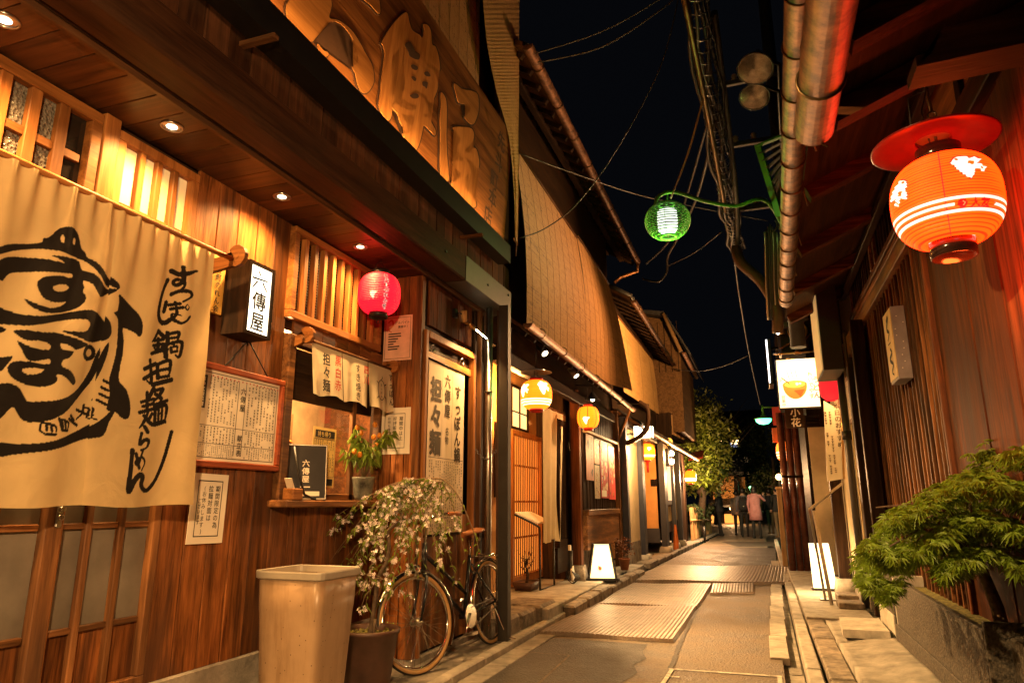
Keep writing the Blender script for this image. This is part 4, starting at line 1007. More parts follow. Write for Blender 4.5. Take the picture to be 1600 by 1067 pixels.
# things on the sill
def easel_board(name, label, O, w_, h_, lean, yaw, mat): 
    rot = Matrix.Rotation(yaw, 3, 'Z') @ Matrix.Rotation(-lean, 3, 'X') @ Matrix((FU, WV, V((0, -1, 0)))).transposed()
    t = thing(name, label, 'menu', O); c = V(O)+rot @ V((0, h_/2, 0)); pbox('board', c, (w_, h_, .012), mat, t, .003, rot); return t, rot, c
t, rot, c = easel_board('menu_stand', 'black menu display card leaning on the window sill', (-2.755, 3.78, 1.215), .27, .37, math.radians(14), math.radians(42), plain('black_card', (.03, .028, .03), .3))
ik = Ink(c+rot @ V((0, 0, .007)), rot @ V((1, 0, 0)), rot @ V((0, 1, 0))); ik.vtext('六傳屋', 0, .08, .05, .02); ik.rect(-.03, -.105, .03, -.098); ik.rect(-.09, -.16, .09, -.13); ik.frame(-.13, -.18, .13, .18, .004); ik.build('lettering', M_PAPERW, t)
m = MB(); m.tube([(-2.80, 3.70, 1.55), (-2.73, 3.66, 1.4), (-2.70, 3.70, 1.25), (-2.67, 3.78, 1.217)], .008, 6); m.build('easel_leg', M_BLACK, t)
t = thing('yellow_menu', 'yellow printed menu sheet standing in the takeaway window', 'menu', (-2.85, 4.08, 1.5)); pbx('card', -2.846, -2.842, 3.95, 4.22, 1.30, 1.71, M_PAPERY, t, 0)
ik = Ink((-2.841, 3.95, 1.30), WU, WV); ik.rect(.02, .34, .25, .39); ik.rect(.02, .015, .25, .06); ik.frame(.01, .07, .26, .33, .003); ik.rect(.01, .2, .26, .203); ik.lines(.02, .21, .25, .325, 9); ik.lines(.02, .08, .25, .195, 9); ik.build('lettering', M_INK, t)
ik = Ink((-2.8405, 3.95, 1.30), WU, WV); ik.htext('持ち帰り', .045, .363, .04, .01); ik.htext('お手軽', .07, .036, .035, .01); ik.build('yellow_lettering', M_PAPERY, t)
t = thing('card_holder', 'small wooden block holding cards at the left end of the sill', 'card holder', (-2.70, 3.58, 1.216)); pbox('block', (-2.70, 3.585, 1.25), (.08, .10, .07), W_HONEY, t, .006); pbox('card', (-2.705, 3.56, 1.30), (.05, .008, .10), M_PAPER, t, 0, Matrix.Rotation(.5, 3, 'X'))
# kumquat in a grey pot
t = thing('kumquat_plant', 'potted kumquat bush with orange fruit on the window sill', 'potted plant', (-2.745, 4.46, 1.216))
m = MB(); m.lathe([(.0, .0), (.058, .0), (.066, .03), (.082, .15), (.086, .165), (.078, .167), (.07, .15)], (-2.745, 4.46, 1.216), 24); m.build('pot', M_POTG, t)
m = MB(); m.lathe([(.0, .15), (.072, .148)], (-2.745, 4.46, 1.216), 16); m.build('soil', M_SOIL, t)
random.seed(4); stems = MB(); lv = MB(); base = V((-2.745, 4.46, 1.365)); tips = []
for k in range(11):
    a = k*2.4; sp = random.uniform(.06, .23); tip = base+V((math.cos(a)*sp*.8, math.sin(a)*sp*1.1, random.uniform(.16, .40))); mid = base.lerp(tip, .5)+V((0, 0, .04)); stems.tube([base, mid, tip], [.006, .004, .0015], 5); tips += [(mid, tip)]
def leaf(mb, p, d, ln, wd, droop=.3):
    d = V(d).normalized(); s_ = d.cross(V((0, 0, 1))); s_ = s_.normalized() if s_.length > 1e-3 else V((1, 0, 0)); n = s_.cross(d)
    a = p+d*ln*.45+s_*wd*.5+n*ln*.06; b_ = p+d*ln*.45-s_*wd*.5+n*ln*.06; e = p+d*ln-V((0, 0, ln*droop))
    mb.face([p, a, e]); mb.face([p, e, b_])
for mid, tip in tips:
    for q in range(20):
        p = mid.lerp(tip, random.random()*1.05); leaf(lv, p, (random.uniform(-1, 1), random.uniform(-1, 1), random.uniform(-.9, .5)), random.uniform(.06, .10), .026, random.uniform(.2, .9))
stems.build('stem', M_TWIG, t); o = lv.build('foliage', M_LEAF2, t, recalc=False); o['kind'] = 'stuff'
for k, (dy, dz, dx) in enumerate(((-.12, .42, 0), (-.1, .38, .02), (-.19, .24, .03), (.09, .46, .02), (.17, .40, .06), (.12, .27, .03), (.03, .36, .05), (.2, .39, .0), (-.15, .22, .05), (.06, .31, .06))):
    m = MB(); m.ball(base+V((dx, dy, dz-.05)), .019, 10, 7, (1, 1, 1.15)); m.build('fruit', M_ORANGE, t)
t = thing('bouquet', 'dried flowers in a vase inside the takeaway window', 'flowers', (-3.0, 3.72, 1.22)); m = MB(); m.lathe([(.0, 0), (.035, 0), (.05, .08), (.03, .17), (.035, .2)], (-3.0, 3.75, 1.216), 14); m.build('vase', M_CLEAR if False else M_POTG, t)
m = MB(); random.seed(9)
for k in range(40): leaf(m, V((-3.0, 3.75, 1.42)), (random.uniform(-1, 1), random.uniform(-1.2, 1.2), random.uniform(.2, 1)), random.uniform(.1, .22), .03, .3)
o = m.build('foliage', M_LEAFD, t, recalc=False); o['kind'] = 'stuff'
for k in range(4): m = MB(); m.ball((-2.97, 3.64+k*.07, 1.56+.03*(k % 2)), .035, 10, 7, (1, 1, .6)); m.build('flower', M_ORANGE, t)

# small noren over the takeaway window
t = thing('small_noren', 'short white three-panel noren over the takeaway window', 'noren', (-2.68, 4.15, 2.2))
def small_panel(y0, y1, ph, ztop=2.225, zb=1.885):
    U, Vv = np.meshgrid(np.linspace(y0, y1, 40), np.linspace(zb, ztop, 40), indexing='ij'); h = (ztop-Vv)/(ztop-zb)
    dx = .012*h*np.sin((U-y0)*26+ph)+.006*h*np.sin(U*55+ph*2)+.03*h
    return mesh_np('panel', np.stack([(-2.69+dx).ravel(), U.ravel(), (Vv-.012*np.sin((U-y0)/(y1-y0)*PI*2+ph)*h).ravel()], 1), grid_faces(40, 40), M_NORENS, t, True, {'ink': np.zeros(1600)})
for (y0, y1, ph) in ((3.655, 4.00, .4), (4.01, 4.345, 2.0), (4.355, 4.70, 3.6)): small_panel(y0, y1, ph)
def sink(y, z): return Ink((-2.655, y, z), (V((0, 1, 0))), (V((-.07, 0, 1)).normalized()), .004)
ik = sink(3.655, 2.225); ik.vtext('担々麺', .11, -.06, .088, .03, 1.0); ik.build('lettering', M_INK, t)
ik = sink(3.655, 2.225); ik.vtext('黒白赤', .245, -.05, .08, .02, 1.05); ik.build('red_lettering', M_REDINK, t)
ik = sink(4.01, 2.225); ik.vtext('すき焼き', .14, -.06, .066, .025, 1.02); ik.build('lettering', M_INK, t)
ik = sink(4.01, 2.225); ik.vtext('四川', .25, -.05, .07, .015); ik.build('red_lettering', M_REDINK, t)
ik = sink(4.355, 2.225); ik.vtext('すっぽん', .265, -.05, .062, .025, 1.03)
cc = [(.12+.05*math.cos(a), -.2+.075*math.sin(a)) for a in np.linspace(0, 2*PI, 17)]; ik.stroke(cc, .006, False); ik.vtext('すっぽん', .12, -.15, .027, .01)
for (a, b_) in (((.12, -.12), (.13, -.09)), ((.08, -.16), (.05, -.14)), ((.16, -.16), (.19, -.14)), ((.08, -.24), (.05, -.27)), ((.16, -.24), (.18, -.27))): ik.stroke([a, ((a[0]+b_[0])/2+.01, (a[1]+b_[1])/2), b_], .007)
ik.build('lettering', M_INK, t)
m = MB(); m.tube([(-2.69, 3.55, 2.23), (-2.69, 4.735, 2.23)], .011, 10); m.build('pole', W_WORN, t)
hook('bracket', 3.585, 2.22, -2.80, -2.62, t, .055); hook('bracket', 4.70, 2.22, -2.80, -2.62, t, .05)

# ------------------------------------------------------------------ paper lanterns
PLOVER = [(-.5,.28),(-.44,.34),(-.38,.46),(-.22,.56),(-.02,.54),(.12,.44),(.28,.5),(.52,.42),(.36,.26),(.2,.1),(.14,-.12),(.1,-.32),(-.02,-.5),(-.14,-.38),(-.26,-.2),(-.36,-.02),(-.4,.14)]
PLEGS = [[(.16,.0),(.3,-.02),(.42,-.16)],[(.2,.12),(.36,.1),(.5,.0)]]
def text_hits(P, txt, u, v, size, bold, vertical):
    m = np.zeros(len(P), bool)
    for i, ch in enumerate(txt):
        vs, fs, _ = glyph(ch); cu_, cv_ = (u, v-size*(1.04*i+.5)) if vertical else (u+size*(1.04*i+.5), v)
        pts = vs*size+np.array([cu_, cv_])
        for (du, dv) in ([(0, 0)] if bold < .004 else [(bold*size*math.cos(a), bold*size*math.sin(a)) for a in np.arange(6)*PI/3]):
            for f in fs: m |= in_poly(P-np.array([du, dv]), pts[list(f)])
    return m
def paper_lantern(t, c, Rr, H, ribs, base, rib, printer, facing, seg=150, flat=.62, nz=None):
    """lathe with bamboo ribs; printer(P in metres round/up) -> colour or None per point"""
    nz = nz or ribs*6; vs = []; uv = []; zs = np.linspace(-H/2, H/2, nz+1); r0 = Rr*flat
    for z in zs:
        k = abs(z)/(H/2); r = r0*.82+(Rr-r0*.82)*max(0, 1-k**2.6)**.62
        r += .0035*math.cos((z+H/2)/H*ribs*2*PI)*(1-k**6)
        for s_ in range(seg):
            a = 2*PI*s_/seg; vs.append((c[0]+r*math.cos(a), c[1]+r*math.sin(a), c[2]+z)); d = (a-facing+PI) % (2*PI)-PI; uv.append((d*Rr, z))
    fs = [(i*seg+k, i*seg+(k+1) % seg, (i+1)*seg+(k+1) % seg, (i+1)*seg+k) for i in range(nz) for k in range(seg)]
    uv = np.array(uv); colr = np.tile(np.array([*base, 1.0]), (len(vs), 1))
    ph = (uv[:, 1]+H/2)/H*ribs % 1; colr[(ph > .36) & (ph < .62), :3] = rib
    for mask, cc in printer(uv): colr[mask, :3] = cc
    return mesh_np('paper', vs, fs, M_LANT, t, True, {'print': colr})
def caps(t, c, r, H, mat, hook_mat=None, hb=.05, seg=28):
    for s_, nm in ((1, 'top_cap'), (-1, 'bottom_cap')):
        m = MB(); z0 = c[2]+s_*(H/2-.006); z1 = c[2]+s_*(H/2+hb); m.lathe([(r*.86, z0), (r, z0), (r, z1), (r*.9, z1), (r*.86, z0)], (c[0], c[1], 0), seg); m.build(nm, mat, t)
def facing(c): return math.atan2(-c[1], -c[0])
# the red one under the soffit
c = V((-2.59, 4.30, 2.725)); t = thing('red_paper_lantern', 'red paper lantern with black vertical writing hung below the soffit', 'lantern', c, 'lit paper lanterns')
fc = facing(c)
def pr_red(uv):
    tx = text_hits(uv, '先斗町のれん会', .052, .125, .0365, .035, True)
    th = text_hits(uv, '先斗町のれん会', .052, .125, .0365, .085, True)
    bd = in_poly((uv-np.array([-.045, -.05]))/.055, PLOVER)
    return [(th, (1.0, .5, .42)), (tx, (.02, .004, .004)), (bd, (1.0, .42, .35))]
paper_lantern(t, c, .155, .30, 22, (1.5, .012, .035), (.75, .006, .02), pr_red, fc, 180, .6)
caps(t, c, .07, .30, M_BLACK, hb=.035)
m = MB(); m.tube([(c.x, c.y-.065, c.z+.18), (c.x, c.y-.06, c.z+.22), (c.x, c.y, c.z+.262), (c.x, c.y+.06, c.z+.22), (c.x, c.y+.065, c.z+.18)], .003, 6); m.tube([(c.x, c.y, c.z+.262), (c.x, c.y, SZ)], .002, 5); m.ring((c.x, c.y, c.z-.215), .014, .003, (0, 1, 0), 12, 5); m.build('hanger', M_BLACK, t)

# ------------------------------------------------------------------ the door, its scroll and lamps
dy0, dy1 = 4.835, 5.83
m = MB(); m.bx(DX-.03, DX+.03, dy0-.05, dy0, .1, 2.56, .006); m.bx(DX-.03, DX+.03, dy1-.05, dy1, .1, 2.56, .006); m.bx(DX-.03, DX+.035, dy0, dy1-.05, 2.50, 2.56, .006); m.build('door_frame', W_HONEY, R)
m = MB(); m.bx(DX-.06, DX-.03, dy0, dy1-.05, .1, 2.40); dr = m.build('door', W_RED, R)
pbx('door_rail', DX-.03, DX-.002, dy0, dy1-.05, 2.34, 2.405, W_HONEY, dr, .004)
pbx('transom_gap', DX-.08, DX-.06, dy0, dy1-.05, 2.4, 2.5, M_BLACK, R, 0)
for i in range(4): pbx('door_board', DX-.028, DX-.012, dy0+.02+i*.23, dy0+.245+i*.23, .12, 1.1, W_WORN, dr, .004)
for y in (4.95, 5.55):
    m = MB(); m.tube([(DX-.01, y, 2.40), (DX-.01, y, 2.46), (DX+.005, y+.02, 2.47)], .005, 6); m.tube([(DX-.01, y+.05, 2.40), (DX-.01, y+.05, 2.44)], .012, 8); m.build('hook', M_STEEL, dr)
t = thing('hanging_scroll', 'cream hanging menu scroll with three columns of bold brush writing on the door', 'scroll', (DX+.02, 5.24, 1.8))
sy0, sy1, sz0, sz1 = 4.885, 5.60, .95, 2.335
pbx('cloth', DX+.008, DX+.011, sy0, sy1, sz0, sz1, M_PAPER, t, 0)
for z in (sz0, sz1): m = MB(); m.tube([(DX+.012, sy0-.02, z), (DX+.012, sy1+.02, z)], .010, 8); m.build('rod', W_DARK, t)
ik = Ink((DX+.012, sy0, sz0), WU, WV); W_, H_ = sy1-sy0, sz1-sz0
ik.vtext('すっぽん鍋', .575, H_-.13, .135, .045, 1.0); ik.vtext('六傳屋', .36, H_-.07, .12, .025, 1.05); ik.vtext('名物', .36, H_-.52, .07, .02); ik.vtext('担々麺', .14, H_-.13, .215, .05, 1.0)
ik.rect(.255, .62, .258, H_-.05); ik.rect(.455, .62, .458, H_-.05); ik.rect(.02, .60, W_-.02, .605); ik.lines(.03, .32, W_-.03, .58, 17); ik.lines(.03, .03, W_-.03, .30, 17)
ik.build('lettering', plain('faded_ink', (.05, .035, .022), .8), t)
t = thing('spot_lamp', 'pale wooden spot lamp head on a black bracket above the door', 'lamp', (DX+.05, 5.42, 2.83))
m = MB(); m.bx(DX, DX+.03, 5.33, 5.39, 2.80, 2.88, .004); m.tube([(DX+.03, 5.36, 2.84), (DX+.08, 5.40, 2.84)], .008, 8); m.build('bracket', M_BLACK, t); m = MB(); m.tube([(DX+.08, 5.40, 2.87), (DX+.07, 5.44, 2.78)], [.03, .024], 12); m.build('head', W_PALE[2], t)
t = thing('tube_bulb', 'glowing clear tubular bulb pointing down beside the door', 'lamp', (DX+.1, 5.72, 2.76))
A, B = V((DX+.05, 5.58, 2.80)), V((DX+.14, 5.83, 2.70)); m = MB(); m.tube([A, A.lerp(B, .3)], .022, 12); m.tube([V((DX, 5.56, 2.81)), A], .01, 8); m.build('socket', M_BRASS, t)
m = MB(); m.tube([A.lerp(B, .4), A.lerp(B, .95)], .006, 8); m.build('filament', E_BULB, t); m = MB(); m.tube([A.lerp(B, .3), A.lerp(B, .45), B], [.017, .021, .019], 14); m.build('glass', M_CLEAR, t)
lamp('bulb_light', 'SPOT', tuple(A.lerp(B, .7)+V((.10, -.04, -.06))), 130, (1, .52, .17), t, (DX-.1, 5.1, 1.2), .02, 110, .9)
# corner post, pipes, chain
pbx('trim_post', -2.44, -2.40, 5.86, 5.90, .1, SZ, W_WORN, R, .004)
t = thing('corner_post', 'dark square steel post at the street corner of the restaurant', 'post', (-2.14, 5.84, .05)); pbx('shaft', -2.195, -2.105, 5.80, 5.89, .05, SZ+.01, plain('post_paint', (.034, .029, .024), .5, .2), t, .004); pbx('foot', -2.21, -2.09, 5.785, 5.905, .045, .06, M_STEELD, t, .003)
t = thing('steel_downpipe', 'shiny steel downpipe beside the corner post', 'pipe', (-2.3, 5.87, .1)); m = MB(); m.tube([(-2.315, 5.86, .06), (-2.315, 5.86, SZ+.02)], .034, 14); m.build('pipe', M_STEEL, t)
for z in (.7, 2.2): m = MB(); m.ring((-2.315, 5.86, z), .037, .006, n=16, seg=6); m.build('strap', M_STEELD, t)
for k, x in enumerate((-2.385, -2.25)): pbx('service_pipe', x-.015, x+.015, 5.93, 5.96, .1, SZ, M_INKBROWN, R, .004)
t = thing('chain', 'sagging dark chain between the door trim and the corner post', 'chain', (-2.3, 5.8, 1.6))
m = MB(); A, B = V((-2.43, 5.84, 1.68)), V((-2.2, 5.79, 1.66))
for k in range(14):
    u = (k+.5)/14; p = A.lerp(B, u)+V((0, -.01, -.09*math.sin(PI*u))); m.ring(p, .011, .003, (1, 0, 0) if k % 2 else (0, 0, 1), 10, 5)
m.build('links', M_STEELD, t)
# ------------------------------------------------------------------ bin, weeping cherry, bicycle
t = thing('plastic_bin', 'large pale plastic bin with a flared rim, standing open by the plank wall', 'bin', (-2.36, 3.45, .05))
def rrect(cx, cy_, hx, hy, z, r=.05, n=5):
    out = []
    for (sx, sy, a0) in ((1, 1, 0), (-1, 1, 90), (-1, -1, 180), (1, -1, 270)):
        for k in range(n):
            a = math.radians(a0+90*k/(n-1)); out.append((cx+sx*(hx-r)+r*math.cos(a), cy_+sy*(hy-r)+r*math.sin(a), z))
    return out
def loft(mb, rings, capb=True, capt=False):
    rs = [[mb.bm.verts.new(p) for p in rg] for rg in rings]; n = len(rs[0])
    for i in range(len(rs)-1):
        for k in range(n):
            f = mb.bm.faces.new((rs[i][k], rs[i][(k+1) % n], rs[i+1][(k+1) % n], rs[i+1][k])); f.smooth = True
    if capb: mb.bm.faces.new(rs[0][::-1])
    if capt: mb.bm.faces.new(rs[-1])
bc = (-2.44, 3.44); m = MB(); rings = []
for k, (z, s_) in enumerate(((.05, .80), (.055, .80), (.30, .865), (.55, .925), (.62, .945), (.635, .955), (.80, .985))): rings.append(rrect(*bc, .215*s_, .195*s_, z, .05))
for (z, s_) in ((.80, .955), (.60, .90), (.1, .77)): rings.append(rrect(*bc, .215*s_, .195*s_, z, .05))
loft(m, rings); m.build('tub', M_PLASTIC, t)
m = MB(); loft(m, [rrect(*bc, .215*.975, .195*.975, .79, .05), rrect(*bc, .226, .206, .80, .055), rrect(*bc, .228, .208, .83, .055), rrect(*bc, .225, .205, .838, .05), rrect(*bc, .207, .187, .835, .045), rrect(*bc, .203, .183, .80, .045)], False); ro_ = m.build('rim', plain('bin_rim_plastic', (.36, .32, .26), .5, var=.05), t)
for f in ro_.data.polygons: f.use_smooth = False

t = thing('weeping_cherry', 'weeping cherry in pale blossom in a brown pot between bin and bicycle', 'potted tree', (-2.30, 4.12, .05))
pc = V((-2.44, 4.12, .05))
m = MB(); m.lathe([(.0, 0), (.135, 0), (.14, .02), (.165, .20), (.168, .205), (.185, .335), (.195, .34), (.198, .362), (.185, .366), (.175, .34), (.168, .30)], pc, 36); m.build('pot', M_POT, t)
m = MB(); m.lathe([(.0, .325), (.08, .33), (.172, .315)], pc, 24); random.seed(2)
for k in range(160):
    a, r_ = random.uniform(0, 6.28), .165*math.sqrt(random.random()); m.ball(pc+V((r_*math.cos(a), r_*math.sin(a), .325+random.uniform(0, .012))), random.uniform(.006, .016), 5, 3)
o = m.build('moss', M_SOIL, t); o['kind'] = 'stuff'
def cz(px, py, y): return RY(px, py, y)
tr_pts = [pc+V((0, 0, .30)), cz(586, 940, 4.15), cz(590, 905, 4.15), cz(604, 878, 4.16), cz(608, 850, 4.17), cz(606, 830, 4.18), cz(628, 808, 4.2), cz(616, 785, 4.2), cz(612, 775, 4.22), cz(620, 765, 4.25), cz(640, 752, 4.27), cz(668, 747, 4.3)]
tp = smooth_line([tuple(p) for p in tr_pts], 5); nT = len(tp)
m = MB(); m.tube([tuple(p) for p in tp], [.017-.012*i/nT for i in range(nT)], 8); m.tube([tuple(pc+V((.03, .0, .30))), tuple(pc+V((.04, 0, .42)))], [.012, .009], 6); m.build('trunk', M_BARK, t)
br = MB(); fl = MB(); lf_ = MB(); random.seed(21)
def flower(p, s_=.016):
    n = V((random.uniform(-.6, 1), random.uniform(-1.3, .2), random.uniform(-.6, .8))).normalized(); a = n.orthogonal().normalized(); b_ = n.cross(a); a0 = random.uniform(0, 1.2)
    for k in range(5):
        an = a0+k*1.2566; d = a*math.cos(an)+b_*math.sin(an); e = n.cross(d)
        fl.face([p, p+d*s_*.65+e*s_*.26+n*.003, p+d*s_+n*.005, p+d*s_*.65-e*s_*.26+n*.003])
def droop(a, e, sag, w=.004, nfl=22, nlf=10, up=.0):
    a, e = V(a), V(e); pts = []
    for k in range(11):
        u = k/10; p = a.lerp(e, u); p.z += up*math.sin(PI*u)*1 - 0; p += V((random.uniform(-.006, .006), random.uniform(-.006, .006), 0)); p.z += sag*(u-u*u)*2; pts.append(p)
    br.tube(pts, [w*(1-.75*k/10) for k in range(11)], 5)
    nodes = sorted(random.betavariate(1.4, 1.2) for _ in range(max(2, nfl//4)))
    for u in nodes:
        i = min(9, int(u*10)); p = pts[i].lerp(pts[i+1], u*10-i)
        for _ in range(random.choice((2, 3, 4, 5))): flower(p+V((random.uniform(-.016, .02), random.uniform(-.022, .016), random.uniform(-.028, .008))), random.uniform(.011, .0165))
        for _ in range(random.choice((1, 2, 3))): leaf(lf_, p, (random.uniform(-1, 1), random.uniform(-1, .6), random.uniform(-.9, .2)), random.uniform(.03, .055), .012, .5)
    for _ in range(nlf):
        u = random.random(); i = min(9, int(u*10)); p = pts[i].lerp(pts[i+1], u*10-i); leaf(lf_, p, (random.uniform(-1, 1), random.uniform(-1, .6), random.uniform(-.8, .3)), random.uniform(.022, .042), .011, .5)
Yb = 4.15
arch = [(606, 770), (625, 755), (640, 750), (668, 747), (650, 748), (690, 752)]
ends = [(512, 882, .10), (520, 815, .16), (528, 905, .10), (545, 860, .2), (548, 930, .16), (560, 800, .18), (566, 845, .2), (575, 880, .2), (585, 905, .18), (590, 840, .2), (600, 870, .22), (610, 900, .2), (618, 845, .2), (630, 880, .22), (640, 915, .2), (645, 850, .2), (655, 935, .22), (660, 870, .2), (668, 840, .2), (678, 905, .2), (688, 870, .2), (700, 850, .18), (712, 880, .18), (725, 845, .16), (700, 820, .15), (640, 820, .15), (600, 800, .15), (575, 815, .15), (625, 800, .12), (660, 800, .12), (690, 795, .12), (615, 930, .1), (545, 830, .2), (580, 860, .2), (535, 850, .2), (570, 905, .2), (650, 895, .2), (505, 812, .12), (515, 880, .2), (525, 830, .15), (552, 900, .2), (590, 930, .15), (600, 945, .1), (620, 900, .2), (706, 905, .15), (715, 840, .15), (562, 925, .1), (508, 850, .12)]
for (ex, ey, sg_) in ends:
    ax, ay = random.choice(arch); y = Yb+random.uniform(-.14, .22); far = abs(ex-620)
    droop(cz(ax, ay, 4.25), cz(ex+random.uniform(-22, 14), ey+random.uniform(-5, 45), y), sg_, .004, int(30-far*.06), 16)
# the long bare twig arching over to the right, and two to the left
m2 = [cz(668, 747, 4.3), cz(694, 750, 4.3), cz(716, 775, 4.3), cz(732, 810, 4.32), cz(745, 845, 4.33), cz(748, 862, 4.33)]
pp = smooth_line([tuple(p) for p in m2], 5); br.tube([tuple(p) for p in pp], [.007*(1-.7*i/len(pp)) for i in range(len(pp))], 5)
for k in range(12): leaf(lf_, V(pp[random.randrange(8, len(pp))]), (random.uniform(-1, 1), -.5, random.uniform(-.6, .2)), .035, .011, .5)
for (ex, ey) in ((548, 940), (540, 915), (560, 955)): droop(cz(600, 905, 4.15), cz(ex, ey, 4.0), .1, .003, 3, 3)
for nm, b_, mt in (('twigs', br, M_TWIG), ('blossom', fl, M_PETAL), ('foliage', lf_, M_LEAF2)): o = b_.build(nm, mt, t, recalc=False); o['kind'] = 'stuff'

# bicycle: local x forward, z up, rear hub above the origin
rw, fw_ = RZ(770, 1005, .05), RZ(657, 1053, .05)
fx = (fw_-rw).normalized(); ang = math.atan2(fx.y, fx.x); WB = (fw_-rw).length
lean = Matrix.Rotation(math.radians(6), 4, 'X')                     # leans on the wall, to its right-hand side
BM = Matrix.Translation((rw.x, rw.y, .05)) @ Matrix.Rotation(ang, 4, 'Z') @ lean
t = thing('bicycle', 'black city bicycle with chrome mudguards and brown grips leaning by the door', 'bicycle', (rw.x, rw.y, .05))
WR = .335; hubF = V((WB, 0, WR)); hubR = V((0, 0, WR)); bb = V((.46, 0, .28)); seatT = V((.30, 0, .72)); headT = V((WB-.16, 0, .86)); headB = V((WB-.115, 0, .66))
steer = Matrix.Translation(headB) @ Matrix.Rotation(math.radians(-18), 4, V((-.2, 0, 1)).normalized()) @ Matrix.Translation(-headB)
FM = BM @ steer
def wheel(nm, hub, Mx, spokes=36):
    w0 = MB(); w0.ring(hub, WR-.016, .016, (0, 1, 0), 56, 10); wo = w0.build(nm, M_TYREW, t, Mx)
    m = MB(); m.ring(hub, WR-.008, .0125, (0, 1, 0), 56, 8); m.build('tread', M_TYRE, wo, Mx)
    m = MB(); m.ring(hub, WR-.038, .011, (0, 1, 0), 56, 8); m.build('rim', M_CHROME, wo, Mx)
    m = MB(); m.tube([hub+V((0, -.045, 0)), hub+V((0, .045, 0))], .018, 12); m.tube([hub+V((0, -.032, 0)), hub+V((0, -.028, 0))], .03, 14); m.tube([hub+V((0, .028, 0)), hub+V((0, .032, 0))], .03, 14); m.tube([hub+V((0, -.07, 0)), hub+V((0, .07, 0))], .007, 8); m.build('hub', M_STEEL, wo, Mx)
    m = MB()
    for k in range(spokes):
        a = 2*PI*k/spokes; sd = 1 if k % 2 else -1; a2 = a+(.75 if (k//2) % 2 else -.75)
        m.tube([hub+V((.026*math.cos(a2), sd*.03, .026*math.sin(a2))), hub+V(((WR-.045)*math.cos(a), sd*.004, (WR-.045)*math.sin(a)))], .0013, 4, False)
    o = m.build('spokes', M_CHROME, wo, Mx); o['kind'] = 'stuff'
    return wo
wheel('wheel', hubF, FM); wheel('wheel', hubR, BM)
def guard(hub, a0, a1, Mx):
    m = MB(); n = 26; vs = []
    for k in range(n+1):
        a = math.radians(a0+(a1-a0)*k/n); row = []
        for (dy, dr) in ((-.026, -.014), (-.018, .0), (0, .005), (.018, .0), (.026, -.014)): row.append(m.bm.verts.new(hub+V(((WR+.022+dr)*math.cos(a), dy, (WR+.022+dr)*math.sin(a)))))
        vs.append(row)
    for k in range(n):
        for q in range(4): f = m.bm.faces.new((vs[k][q], vs[k][q+1], vs[k+1][q+1], vs[k+1][q])); f.smooth = True
    return m.build('mudguard', M_CHROME, t, Mx, recalc=False)
guard(hubF, 30, 215, FM); guard(hubR, -8, 180, BM)
m = MB(); m.tube([headT, headB], .02, 12); m.tube([headB+V((-.01, 0, .03)), bb], .0165, 10); m.tube([headT+V((-.0, 0, -.05)), seatT+V((.01, 0, -.08))], .014, 10) if False else None
m.tube([headT+V((.01, 0, -.08)), bb+V((-.06, 0, .16))], .0155, 10); m.tube([bb, seatT], .0165, 10)
for s_ in (-1, 1):
    m.tube([bb+V((-.02, s_*.03, 0)), hubR+V((0, s_*.06, 0))], .009, 8); m.tube([seatT+V((0, s_*.015, -.06)), hubR+V((0, s_*.06, 0))], .008, 8)
m.tube([bb+V((0, -.04, 0)), bb+V((0, .04, 0))], .022, 12); m.build('frame', M_FRAME, t, BM)
m = MB()
for s_ in (-1, 1): m.tube([headB+V((.015, s_*.045, -.03)), headB+V((.04, s_*.05, -.14)), hubF+V((0, s_*.05, 0))], [.013, .011, .008], 8)
m.tube([headB+V((.012, -.055, -.02)), headB+V((.012, .055, -.02))], .014, 8); m.build('fork', M_FRAME, t, FM)
m = MB(); m.tube([headT, headT+V((-.03, 0, .12)), headT+V((.03, 0, .15))], .011, 8)
hb = headT+V((.03, 0, .15)); m.tube([hb+V((-.17, -.25, .02)), hb+V((-.06, -.24, .03)), hb+V((.02, -.16, .02)), hb, hb+V((.02, .16, .02)), hb+V((-.06, .24, .03)), hb+V((-.17, .25, .02))], .0105, 10); m.build('handlebar', M_CHROME, t, FM)
for s_ in (-1, 1):
    m = MB(); m.tube([hb+V((-.07, s_*.242, .028)), hb+V((-.185, s_*.252, .02))], [.0155, .017], 10); m.build('grip', M_LEATHER, t, FM)
    m = MB(); m.tube([hb+V((-.02, s_*.21, .02)), hb+V((-.06, s_*.215, .0)), hb+V((-.14, s_*.225, -.005))], .005, 6); m.build('brake_lever', M_CHROME, t, FM)
m = MB(); m.tube([hb+V((.0, .1, .02)), hb+V((.1, .06, -.06)), hb+V((.08, .03, -.22)), hubF+V((.0, .04, .33))], .004, 6); m.build('brake_cable', M_BLACK, t, FM)
m = MB(); m.tube([seatT, seatT+V((-.035, 0, .15))], .0125, 10); m.build('seat_post', M_CHROME, t, BM)
m = MB(); sp = seatT+V((-.04, 0, .175))
loft(m, [[sp+V((x, wy*math.cos(a), h_+.028*math.sin(a)*(1 if math.sin(a) > 0 else .5))) for a in np.linspace(0, 2*PI, 13)[:-1]] for (x, wy, h_) in ((-.14, .02, .02), (-.13, .08, .025), (-.06, .085, .015), (.02, .05, .005), (.10, .022, .0), (.14, .012, -.004))], True, True); m.build('saddle', M_LEATHER, t, BM)
m = MB()
for s_ in (-1, 1): m.ring(sp+V((-.09, s_*.035, -.045)), .016, .004, (0, 1, 0), 12, 5)
o = m.build('saddle_springs', M_CHROME, t, BM); o['kind'] = 'stuff'
